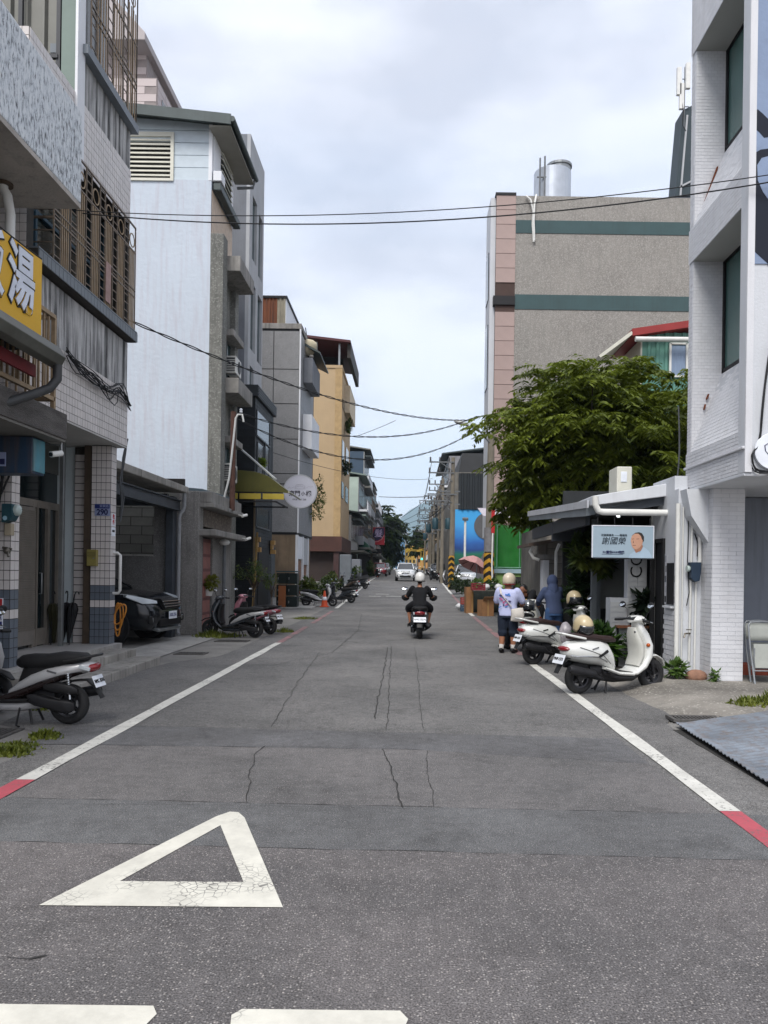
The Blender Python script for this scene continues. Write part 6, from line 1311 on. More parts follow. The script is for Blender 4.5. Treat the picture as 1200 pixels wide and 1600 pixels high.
part('lid', MB().lathe([(.62, tb.z), (.62, tb.z + .3), (.68, tb.z + .3), (.68, tb.z + .42), (.3, tb.z + .5), (.05, tb.z + .5)], (cx + .35, 41, 0), 'z', 24), M_alu, tk); part('ladder', MB().tube([(ta.x + .15, 40.2, bt), (ta.x + .15, 40.2, tb.z + .4)], .05, 6).tube([(ta.x + .4, 40.2, bt), (ta.x + .4, 40.2, tb.z + .5)], .05, 6).bar((ta.x, 40.2, tb.z - .6), (ta.x + .6, 40.2, tb.z - .6), .06), M_greypipe, tk)
single('roof_hose', MB().tube([at_Y(822, 306, 37.9), at_Y(829, 312, 37.8), at_Y(833, 330, 37.85), at_Y(832, 350, 37.9), at_Y(834, 378, 37.9)], .05, 6).tube([at_Y(838, 304, 37.9), at_Y(835, 320, 37.8), at_Y(834, 345, 37.85), at_Y(835, 376, 37.9)], .05, 6), M_pvc, 'white hoses hanging over the edge of the pebble-dash block', 'hose', smooth=60)
# ---- green sheet house with red roof
Q = thing('green_sheet_house', 'green sheet metal rooftop house with a red edged roof', 'house', (10, 29, 4)); QY = 29.5; qx = xY(1003, 580, QY); qz = lambda py: zY(1030, py, QY)
part('wall', corr(MB(), qx, qx + 4, QY, 5.5, qz(520), .32, .05), mat('sheet_green', '#5d8c7f', .5, .1, 1, streak=.2), Q, solid=.01); part('wall', MB().box(qx + .02, qx + 4, QY + .05, 32, 5.5, qz(520)), M_dark, Q)
wq = part('window', MB().box(xY(1048, 560, QY), xY(1070, 560, QY), QY - .08, QY - .06, qz(587), qz(540)), mat('curtain_blue', '#7d8ea6', .6, .1, 3, stretch=(8, 1, 1)), Q); xa, xb = xY(1046, 560, QY), xY(1072, 560, QY); part('frame', MB().box(xa - .04, xa + .04, QY - .12, QY - .05, qz(589), qz(537)).box(xb - .04, xb + .04, QY - .12, QY - .05, qz(589), qz(537)).box(xa, xb, QY - .12, QY - .05, qz(539), qz(536)).box(xa, xb, QY - .12, QY - .05, qz(590), qz(587)), M_pvc, wq)
part('side_wall', MB().box(qx - .06, qx, QY, 32, 5.5, qz(530)), M_cream, Q); part('roof', MB().prism([(qx - .5, qz(530)), (qx + 4, qz(500)), (qx + 4, qz(490)), (qx - .5, qz(519))], QY - .4, 32.3, 'y'), mat('roof_red', '#8e2f2d', .5, .15, 1), Q); part('gutter', MB().tube([(qx - .4, QY - .45, qz(536)), (qx + 4, QY - .45, qz(535))], .1, 8), M_pvc, Q, smooth=60); part('roof', MB().add([(qx - .5, QY - .4, qz(525)), (qx - 1.7, QY - .3, qz(562)), (qx - 1.7, 32.3, qz(562)), (qx - .5, 32.3, qz(525))], [(0, 1, 2, 3)]), M_cream, Q, solid=.12)
# ---- dark mansard with antennas
V = thing('mansard_building', 'dark mansard roofed building behind the corner building', 'building', (10, 27, 0)); VY = 55.0
va, vb, vc = at_Y(1055, 306, VY), at_Y(1067, 172, VY), at_Y(1110, 172, VY)
part('roof', MB().prism([(va.x, va.z), (vb.x, vb.z), (vc.x, vc.z + 1), (vc.x, va.z)], VY, VY + 1.6, 'y'), mat('mansard_slate', '#2d3a40', .6, .15, 1), V); part('wall', MB().box(va.x + .1, va.x + 8, VY + .1, VY + 1.5, 0, va.z), M_gcon, V); part('frame', MB().bar((va.x + .35, VY - .05, va.z), (vb.x + .3, VY - .05, vb.z - .4), .12).bar((va.x + .3, VY - .05, va.z + .6), (va.x + 2, VY - .05, va.z + 1.5), .12), M_gcon2, V)
am_ = thing('antenna_mast', 'white phone antennas clustered on the mansard roof', 'antenna', (vb.x, VY, vb.z)); 
for px, ya, yb in ((1060, 107, 150), (1064, 132, 172), (1074, 100, 140)): p0, p1 = at_Y(px, yb, VY - .2), at_Y(px, ya, VY - .2); part('panel_antenna', MB().box(p0.x - .16, p0.x + .16, VY - .4, VY - .15, p0.z, p1.z), M_pvc, am_, bevel=.02)
pp = at_Y(1069, 190, VY); part('pole', MB().tube([(pp.x, VY, pp.z - .5), (pp.x, VY, zY(1069, 105, VY))], .04, 7).bar((pp.x - .2, VY - .1, zY(1069, 125, VY)), (pp.x + .3, VY - .1, zY(1069, 125, VY)), .05).bar((pp.x - .2, VY - .1, zY(1069, 168, VY)), (pp.x + .3, VY - .1, zY(1069, 168, VY)), .05), M_greypipe, am_); part('cable', MB().tube([at_Y(1064, 150, VY - .35), at_Y(1068, 175, VY - .4), at_Y(1066, 195, VY - .3), at_Y(1072, 205, VY - .3)], .03, 6), M_ink, am_)
# ---- mural house, sheet shed, row beyond
MY = 70.0; Mh = thing('mural_house', 'weathered building with a blue and green landscape mural on its side', 'building', (7, 74, 0)); m0, m1 = at_Y(710, 882, MY), at_Y(775, 797, MY)
part('wall', MB().box(m0.x - .15, 14, MY, 90, .5, zY(735, 738, MY)), mat('weathered_wall', '#6f6c66', .9, .35, .9, .3, 10, streak=.9, streak_col=(.05, .05, .05)), Mh); part('gable', MB().prism([(m0.x + .3, zY(735, 738, MY)), (xY(722, 705, MY), zY(722, 708, MY)), (14, zY(722, 708, MY)), (14, zY(735, 738, MY))], MY + .02, 90, 'y'), mat('gable_dark', '#3a3b3d', .7, .2, 1), Mh)
part('dark_cladding', corr(MB(), xY(716, 770, MY), 13.9, MY - .2, m1.z + .02, zY(740, 740, MY), .5, .1), mat('cladding_dark', '#23282c', .6, .15, 1), Mh)
def murm():
    m = bpy.data.materials.new('mural_landscape'); m.use_nodes = True; nt = m.node_tree; L = nt.links; b = nt.nodes['Principled BSDF']; t = _nd(nt, 'ShaderNodeTexCoord'); s_ = _nd(nt, 'ShaderNodeSeparateXYZ'); L.new(t.outputs['Generated'], s_.inputs[0]); n = _nd(nt, 'ShaderNodeTexNoise', Scale=2.2, Detail=6.0); L.new(t.outputs['Generated'], n.inputs['Vector'])
    a = _nd(nt, 'ShaderNodeMath', operation='MULTIPLY_ADD'); L.new(n.outputs['Fac'], a.inputs[0]); a.inputs[1].default_value = .55; L.new(s_.outputs['Z'], a.inputs[2]); r = _nd(nt, 'ShaderNodeValToRGB'); e = r.color_ramp.elements
    e[0].position = .3; e[0].color = (*lin('#0f4a3a'), 1); e[1].position = 1.2; e[1].color = (*lin('#3d9fdc'), 1)
    for p_, c_ in ((.45, '#1c6a52'), (.56, '#1d3f7d'), (.72, '#2a63ad'), (.9, '#3f98d8')): k = e.new(p_); k.color = (*lin(c_), 1)
    L.new(a.outputs[0], r.inputs['Fac']); L.new(r.outputs[0], b.inputs['Base Color']); b.inputs['Roughness'].default_value = .7; return m
part('mural', MB().box(m0.x, 13.5, MY - .1, MY - .001, m0.z, m1.z), murm(), Mh)
cc_ = at_Y(757, 822, MY - .12); part('grey_disc', MB().lathe([(1.25, 0), (1.25, .04)], (cc_.x + .3, MY - .16, cc_.z), 'y', 30), mat('mural_grey', '#5a5a5c', .8), Mh); g3 = [at_Y(735, 905, MY), at_Y(762, 850, MY), at_Y(820, 850, MY), at_Y(820, 905, MY)]; part('grey_wedge', MB().add([(p.x, MY - .14, p.z) for p in g3] + [(p.x, MY - .1, p.z) for p in g3], [(0, 1, 2, 3), (0, 1, 5, 4), (1, 2, 6, 5), (3, 0, 4, 7)]), mat('mural_grey', '#5a5a5c', .8), Mh)
row_house('shop_house', 'grey shop house behind the transformer poles on the right', 4.6, 91, 112, 15.5, M_mix[1], M_mix[1], 4, seed=21, side=1, roofm=M_roofd)
row_house('shop_house', 'white fronted shop house on the right far along the street', 4.9, 113, 135, 12.0, M_mix[0], M_mix[0], 3, seed=24, side=1)
row_house('shop_house', 'tan shop house before the far crossing on the right', 5.0, 136, 160, 13.5, M_mix[2], M_mix[2], 4, seed=27, side=1, roofm=M_corr)
row_house('shop_house', 'pinkish shop house nearest the far crossing on the right', 5.0, 161, 192, 13, mat('facade_brickred', '#8a4a40', .8, .15, 1), M_mix[3], 4, seed=30, side=1)
for i, (x0, x1, y, zt, c, lab) in enumerate([(-9, -2.0, 330, 17, '#5d87a8', 'pale blue distant building closing the left of the far street'), (-1.9, 3, 345, 14, '#c9a348', 'yellow distant building closing the middle of the far street'), (3.2, 9, 320, 19, '#b98c55', 'orange tan distant building at the right of the far street'), (-3.5, -.5, 380, 21, '#9aa3ad', 'grey distant block behind the yellow building'), (9.2, 18, 310, 22, '#a5a19a', 'distant pale block behind the right row'), (-20, -9.2, 300, 20, '#8d8a85', 'distant grey block behind the left row')]):
    m_ = mat('far_wall_%s' % c[1:], c, .8, .1, .3); t = thing('distant_building', lab, 'building', ((x0+x1)/2, y, zg(y))); part('wall', MB().box(x0, x1, y, y + 12, zg(y), zt), m_, t)
    nx = max(2, int((x1 - x0) / 1.6)); wm = MB().box(-.4, .4, -.05, 0, -.7, .7).mesh('window'); wm.materials.append(M_win)
    for j in range(int((zt - 5) / 3.2)):
        for k in range(nx): piece('window', wm, (x0 + (x1 - x0) * (k + .5) / nx, y, 6.5 + j * 3.2), t)
    part('parapet', MB().box(x0 - .1, x1 + .1, y - .15, y, zt, zt + .4), M_gcon2, t)
# mountain far away
mo = MB()
def ridge(x):
    s_ = [(-3500, 120), (-1500, 170), (-700, 220), (-250, 330), (60, 520), (300, 780), (520, 880), (900, 800), (1500, 620), (2600, 420), (4000, 200)]
    for (xa, za), (xb, zb_) in zip(s_, s_[1:]):
        if xa <= x <= xb: return za + (zb_ - za) * (x - xa) / (xb - xa)
    return 100
def mtn(u, v):
    x = -3500 + 7500 * u; r_ = ridge(x) + 30 * noise.noise((x / 160, 0, 0)); d = 1 - abs(2 * v - 1)
    return (x + 60 * noise.noise((x / 300, v * 4, 3)), 5200 + 2600 * v, 2 + (r_ + 90 * noise.noise((x / 260, v * 5, 1)) * d) * d ** 1.15)
mo.grid(mtn, 150, 26); struct('mountain', mo, mat('mountain_forest', (.045, .07, .04), .95, .3, .01), smooth=80)
# ------------------------------------------------------------------ scooters and cars
M_tyre = mat('tyre_rubber', (.018, .018, .019), .8, .2, 9, .3, 60); M_rimd = mat('rim_dark', (.05, .05, .055), .35, .1, 5, metal=.6); M_chrome = mat('chrome', '#b9bcc0', .15, .1, 5, metal=1.0)
M_blkp = mat('plastic_black', (.014, .014, .015), .45, .2, 6, spec=.25); M_eng = mat('engine_dark', (.018, .018, .02), .5, .25, 8, metal=.1, spec=.25); M_seat = mat('seat_black', (.013, .013, .014), .6, .15, 8, .25, 160, spec=.2)
M_tail = mat('tail_red', '#7e1219', .15, .1, 5, spec=.8); M_lens = mat('lens_clear', '#b9c0c4', .1, .1, 5, spec=.9); M_amber = mat('lens_amber', '#b0521c', .2, .1, 5); M_mirror = mat('mirror_glass', '#d6dade', .05, 0, 1, metal=1.0)
def car_paint(nm, c, r=.28, metal=.15): return mat(nm, c, r, .05, 2, metal=metal, coat=.6)
C_white = car_paint('scooter_white', '#d9dad6'); C_silver = car_paint('scooter_silver', '#b4b4b5', .32, .25); C_grey = car_paint('scooter_grey', '#2f3338'); C_pink = car_paint('scooter_pink', '#b77d8a'); C_brown = car_paint('scooter_brown', '#544840'); C_blue = car_paint('scooter_blue', '#131c33'); C_maroon = car_paint('scooter_maroon', '#1d1010')
def lat(mb, prof, c, n=22): return mb.lathe(prof, c, 'y', n, cap=False)
def wheel(root, x, r, w, nm, rimm=M_rimd):
    k = bpy.data.objects.new(nm, None); COL.objects.link(k); k.parent = root; k.empty_display_size = .1
    q = r - .085; ty = MB(); lat(ty, [(q, -w*.8), (q + .03, -w), (r - .02, -w*.85), (r - .004, -w*.4), (r, 0), (r - .004, w*.4), (r - .02, w*.85), (q + .03, w), (q, w*.8), (q, -w*.8)], (x, 0, r), 26); part('tyre', ty, M_tyre, k, smooth=50, local=True)
    rm = MB(); lat(rm, [(q + .004, -w*.7), (q - .018, -w*.6), (q - .02, w*.6), (q + .004, w*.7)], (x, 0, r), 24)
    for i in range(5):
        a = 2*PI*i/5; d = Vector((math.cos(a), 0, math.sin(a)))
        for dy in (-.022, .022): rm.bar(Vector((x, dy, r)) + d * .03, Vector((x, dy, r)) + d * (q - .01), .03, .012, up=(0, 1, 0))
    rm.lathe([(.05, -w*.9), (.05, w*.9)], (x, 0, r), 'y', 14); lat(rm, [(.09, w*.5), (.09, w*.56), (.045, w*.56), (.045, w*.5), (.09, w*.5)], (x, 0, r), 18); part('rim', rm, rimm, k, local=True, smooth=40); return k
def make_scooter(label, style, paint, paint2, seatm, plate='MNC-2065', mirrors=True, group='parked scooters', topbox=False, angle_plate=True):
    s = thing('scooter', label, 'scooter', (0, 0, 0), group=group); P = lambda nm, mb, m, **k: part(nm, mb, m, s, local=True, **{'smooth': 55, **k}); cl = style == 'classic'
    r = .225; wheel(s, .64, r, .052, 'front_wheel'); wheel(s, -.62, r, .058, 'rear_wheel')
    P('front_fender', MB().path_loft([(.86, .34, .05, .012), (.80, .44, .075, .016), (.68, .495, .085, .02), (.55, .49, .09, .022), (.43, .42, .07, .02)] if cl else [(.88, .40, .03, .01), (.76, .47, .07, .016), (.63, .49, .08, .02), (.5, .46, .08, .02), (.42, .38, .06, .015)]), paint if cl else M_blkp)
    fk = MB()
    for y in (-.075, .075): fk.tube([(.64, y, r), (.56, y * .9, .5), (.49, y * .8, .7)], [.024, .028, .03], 8)
    P('fork', fk, M_eng); P('headset_stem', MB().tube([(.5, 0, .55), (.36, 0, 1.0)], .035, 10), M_blkp)
    if cl: P('leg_shield', MB().path_loft([(.10, .26, .17, .03), (.26, .27, .185, .045), (.40, .36, .19, .06), (.475, .5, .2, .075), (.475, .65, .2, .085), (.43, .8, .165, .075), (.385, .92, .1, .06), (.36, .99, .07, .05)], 18, 2.6), paint); P('inner_panel', MB().path_loft([(.30, .36, .15, .03), (.37, .5, .16, .05), (.36, .66, .16, .06), (.31, .8, .12, .05), (.29, .9, .08, .03)], 14), paint2)
    else: P('leg_shield', MB().path_loft([(.12, .23, .15, .03), (.28, .26, .17, .045), (.40, .38, .2, .045), (.46, .52, .215, .05), (.50, .64, .19, .08), (.46, .78, .17, .1), (.40, .92, .11, .08), (.36, .99, .07, .05)], 18, 3.0), paint); P('inner_panel', MB().path_loft([(.28, .34, .15, .03), (.34, .5, .17, .045), (.34, .7, .16, .05), (.3, .86, .1, .04)], 14), M_blkp)
    P('floorboard', MB().loft([(-.28, .275, .13, .03), (-.1, .27, .165, .028), (.2, .265, .17, .028), (.34, .3, .15, .03)], 16, p=5), M_blkp); P('lower_body', MB().loft([(-.34, .25, .1, .07), (-.1, .2, .14, .06), (.2, .2, .14, .055), (.36, .27, .1, .06)], 14, p=3), paint2 if not cl else M_blkp)
    if cl:
        P('side_panel', MB().loft([(-.90, .60, .05, .05), (-.86, .61, .12, .095), (-.74, .60, .185, .145), (-.55, .585, .21, .175), (-.36, .57, .205, .18), (-.22, .53, .175, .18), (-.13, .45, .14, .15), (-.08, .38, .1, .1)], 20, p=2.4), paint); P('side_trim', MB().path_loft([(-.3, .36, .185, .02), (-.05, .275, .185, .025), (.2, .255, .188, .028)], 12, 5), paint)
        P('panel_vent', MB().obox((-.36, .2, .56), (.17, .02, .035), (0, R(-28), 0)).obox((-.36, -.2, .56), (.17, .02, .035), (0, R(-28), 0)), M_blkp, smooth=0); gd = MB()
        for y in (-.205, .205): gd.tube([(-.30, y, .45), (-.45, y * 1.03, .52), (-.62, y * 1.02, .535), (-.78, y * .9, .53), (-.86, y * .7, .55)], .008, 6)
        P('guard_rail', gd, M_chrome); P('tail_light', MB().loft([(-.925, .63, .05, .02), (-.91, .63, .1, .035), (-.86, .63, .12, .04)], 14), M_tail)
        P('seat', MB().loft([(-.80, .79, .07, .03), (-.74, .795, .13, .045), (-.5, .79, .15, .055), (-.3, .755, .15, .05), (-.12, .745, .12, .045), (-.05, .73, .07, .03)], 18, p=2.8), seatm)
    else:
        P('side_panel', MB().loft([(-.93, .665, .04, .03), (-.82, .645, .11, .06), (-.62, .605, .16, .085), (-.42, .55, .175, .1), (-.25, .49, .17, .095), (-.1, .42, .14, .07), (.02, .35, .11, .05)], 18, p=2.6), paint2 if paint2 is not M_blkp else paint); P('side_stripe', MB().loft([(-.8, .62, .1, .05), (-.6, .56, .155, .055), (-.35, .45, .17, .06), (-.1, .34, .17, .06), (.1, .28, .165, .05)], 16, p=3), paint if paint2 is not M_blkp else M_blkp)
        P('under_seat', MB().loft([(-.5, .66, .13, .1), (-.3, .6, .14, .14), (-.14, .5, .12, .16), (-.08, .42, .09, .1)], 14, p=3), M_blkp); P('tail_light', MB().loft([(-.965, .655, .02, .015), (-.94, .65, .085, .045), (-.88, .635, .115, .05)], 14), M_tail)
        for y in (-.1, .1): P('turn_light', MB().obox((-.84, y * 1.12, .64), (.13, .03, .04), (0, R(-14), 0)), M_lens, smooth=0, bevel=.008)
        P('seat', MB().loft([(-.84, .745, .06, .025), (-.79, .745, .12, .055), (-.55, .725, .16, .085), (-.36, .695, .16, .085), (-.2, .695, .145, .085), (-.1, .69, .11, .075), (-.03, .68, .05, .04)], 18, p=2.8), seatm)
    P('grab_rail', MB().tube([(-.62, .15, .77), (-.82, .14, .81), (-.95, .08, .84), (-.95, -.08, .84), (-.82, -.14, .81), (-.62, -.15, .77)], .015, 8).xf(Matrix.Translation((0, 0, 0 if cl else -.06))), M_blkp if not cl else paint)
    P('engine', MB().loft([(-.74, .215, .02, .04), (-.70, .215, .04, .065), (-.6, .22, .05, .075), (-.45, .25, .045, .062), (-.3, .285, .05, .065), (-.22, .30, .03, .045)], 18, p=4).xf(Matrix.Translation((0, .125, 0))), M_eng); P('air_box', MB().loft([(-.78, .385, .025, .03), (-.72, .40, .045, .055), (-.56, .425, .05, .06), (-.4, .43, .03, .03)], 14, p=4).xf(Matrix.Translation((0, .13, 0))), M_blkp)
    P('muffler', MB().tube([(-.3, -.12, .2), (-.42, -.15, .24), (-.5, -.155, .29), (-.86, -.165, .36), (-.9, -.165, .367)], [.02, .025, .058, .062, .04], 14), M_eng); P('engine_block', MB().loft([(-.5, .3, .1, .09), (-.25, .3, .1, .1), (-.1, .28, .07, .06)], 12, p=4), M_eng)
    sh = MB(); a, b = Vector((-.7, .15, .3)), Vector((-.66, .13, .6)); sh.tube([a, b], .014, 8)
    sh.tube([a.lerp(b, .2 + .75 * i / 60) + Vector((.028 * math.cos(i * .9), .028 * math.sin(i * .9), 0)) for i in range(61)], .006, 5); P('shock_absorber', sh, M_chrome)
    P('rear_fender', MB().path_loft([(-.55, .46, .07, .012), (-.7, .49, .075, .012), (-.84, .5, .07, .012), (-.93, .42, .06, .01), (-1.0, .3, .055, .008)]), M_blkp)
    pl = P('licence_plate', MB().obox((-.955, 0, .49), (.008, .24, .135), (0, R(24), 0)), M_pw, smooth=0, bevel=.004); tm = text_mesh(plate, .06, .002); tm.materials.clear(); tm.materials.append(M_ink); o = bpy.data.objects.new('lettering', tm); COL.objects.link(o); o.parent = pl; o.location = (-.963, 0, .493); o.rotation_euler = (R(90 - 24), 0, R(-90)); o.scale = (.78, 1, 1)
    P('headset', MB().loft([(.25, 1.0, .06, .03), (.32, 1.02, .14, .05), (.40, 1.01, .15, .065), (.46, .99, .11, .06), (.5, .97, .05, .035)], 16, p=2.4), paint); P('headlight', MB().loft([(.46, .985, .07, .045), (.495, .98, .06, .04), (.51, .977, .03, .02)], 14), M_lens)
    P('handlebar', MB().tube([(.30, -.33, 1.0), (.36, -.15, 1.02), (.36, .15, 1.02), (.30, .33, 1.0)], .013, 8), M_blkp)
    for y in (-1, 1):
        P('grip', MB().tube([(.31, y * .22, 1.005), (.285, y * .36, .995)], .02, 10), M_blkp); P('brake_lever', MB().tube([(.36, y * .2, 1.005), (.37, y * .28, .995), (.35, y * .36, .985)], .007, 6), M_chrome); P('turn_light', MB().ball((.43 if cl else .49, y * (.185 if cl else .16), .66), (.03, .028, .028), 10, 7), M_amber)
        if mirrors: P('mirror', MB().tube([(.36, y * .18, 1.03), (.4, y * .23, 1.15), (.37, y * .28, 1.19)], .007, 6).ball((.37, y * .3, 1.22), (.018, .07, .047), 12, 8), M_blkp); P('mirror_glass', MB().ball((.354, y * .3, 1.22), (.006, .062, .04), 12, 6, Matrix.Rotation(R(32), 3, 'Y')), M_mirror)
    P('cable', MB().tube([(.36, .14, 1.0), (.46, .12, .9), (.5, .07, .75)], .006, 5).tube([(.36, -.14, 1.0), (.47, -.12, .88), (.5, -.07, .74)], .006, 5).tube([(-.2, .1, .32), (-.4, .17, .36), (-.6, .17, .3)], .007, 5), M_blkp)
    P('dashboard', MB().obox((.285, 0, 1.035), (.09, .15, .025), (0, R(-25), 0)), M_blkp, smooth=0, bevel=.01); P('key_slot', MB().lathe([(.016, 0), (.016, .02)], (.27, -.08, .84), 'x', 10), M_chrome)
    for y in (-1, 1):
        sx = .2 if cl else .172; P('panel_seam', MB().tube([(-.74, y * sx * .93, .66), (-.55, y * (sx + .012), .60), (-.35, y * (sx + .007), .53), (-.22, y * sx * .9, .42)] if cl else [(-.8, y * .115, .60), (-.6, y * .163, .565), (-.4, y * .178, .50), (-.2, y * .17, .42)], .004, 5), M_blkp); P('foot_peg', MB().tube([(-.24, y * .15, .29), (-.25, y * .24, .285)], .014, 7), M_blkp); P('badge', MB().obox((-.5, y * (.209 if cl else .172), .64 if cl else .60), (.11, .006, .018), (0, R(-14), 0)), M_chrome, smooth=0); P('axle_nut', MB().lathe([(.022, .07), (.022, .085)], (.64, 0, r), 'y', 6).xf(Matrix.Diagonal((1, y, 1, 1))), M_chrome, smooth=0)
    if cl: P('belly_cover', MB().loft([(-.30, .30, .13, .07), (-.05, .21, .165, .06), (.2, .2, .165, .055), (.36, .26, .12, .05)], 14, p=3), M_blkp); P('glove_slot', MB().obox((.285, 0, .79), (.02, .16, .03), (0, R(12), 0)), M_blkp, smooth=0)
    P('side_stand', MB().tube([(-.12, .12, .2), (-.16, .26, .02), (-.2, .27, .012)], .011, 6), M_blkp); P('centre_stand', MB().tube([(-.26, .12, .015), (-.2, .07, .2), (-.2, -.07, .2), (-.26, -.12, .015)], .014, 6), M_blkp)
    return s
def put(s, x, y, a, lean=0.0, z=0.0): s.location = (x, y, zg(y) + .006 + z); s.rotation_euler = (R(lean), 0, R(a)); return s
SCO = make_scooter('dark scooter with silver side panel parked at the near left edge of the road', 'sport', C_maroon, C_silver, M_seat, 'NMC-3D76')
put(SCO, -4.13, 8.1, 177.0, 0); SCO.scale = (.94, .94, .94)
def sport(label, table, x, y, a, lean=0): c = dup(SCO, label=label); recolour(c, table); return put(c, x, y, a, lean)
def tb(p, p2): return dict(front_fender=M_blkp, leg_shield=p, side_panel=p2, side_stripe=p, headset=p, lower_body=p)
sport('dark grey scooter with silver stripe parked by the pebble gate house', {**tb(C_grey, C_silver)}, -4.28, 18.75, 168)
sport('pink scooter parked just behind the dark grey scooter', tb(C_pink, C_pink), -4.05, 20.0, 150)
sport('silver scooter facing the road in front of the leafy bush', tb(C_silver, C_silver), -4.0, 34.4, 8)
sport('black scooter parked right of the silver scooter with its rear to the road', tb(C_grey, C_grey), -3.35, 37.5, 165)
sport('brown scooter near the far left edge line', tb(C_brown, C_brown), -4.1, 51.0, 160)
sport('black scooter behind the brown scooter', tb(C_grey, C_grey), -3.6, 53.5, 165)
CLA = make_scooter('nearest cream white classic scooter with a beige helmet on its seat', 'classic', C_white, mat('panel_cream', '#b9b9b2', .35, .08, 3), mat('seat_brown', '#2a1a18', .55, .15, 8, .2, 120), 'MNP-1573')
put(CLA, 2.93, 10.85, 24)
c2 = dup(CLA, label='white classic scooter with maroon seat parked behind the nearest cream scooter'); put(c2, 2.85, 14.15, 22)
c3 = dup(CLA, label='white scooter half hidden behind the person in the printed shirt'); recolour(c3, {'seat': M_seat}); put(c3, 2.68, 16.95, 74)
sport('white scooter parked among the market clutter by the far striped pole', tb(C_white, C_white), 4.0, 40.0, 200)
sport('dark scooter parked past the market stall on the right', tb(C_grey, C_grey), 3.6, 62, 190); sport('silver scooter at the end of the right hand row', tb(C_silver, C_grey), 3.4, 66, 185)
sl_b = thing('scooter', 'silver scooter whose handlebar just enters the left edge of the frame', 'scooter', (0, 0, 0), group='parked scooters'); bpy.data.objects.remove(sl_b)
c4 = dup(SCO, label='silver scooter whose handlebar just enters at the left edge of the frame'); recolour(c4, tb(C_silver, C_silver)); put(c4, -5.2, 8.9, -20)
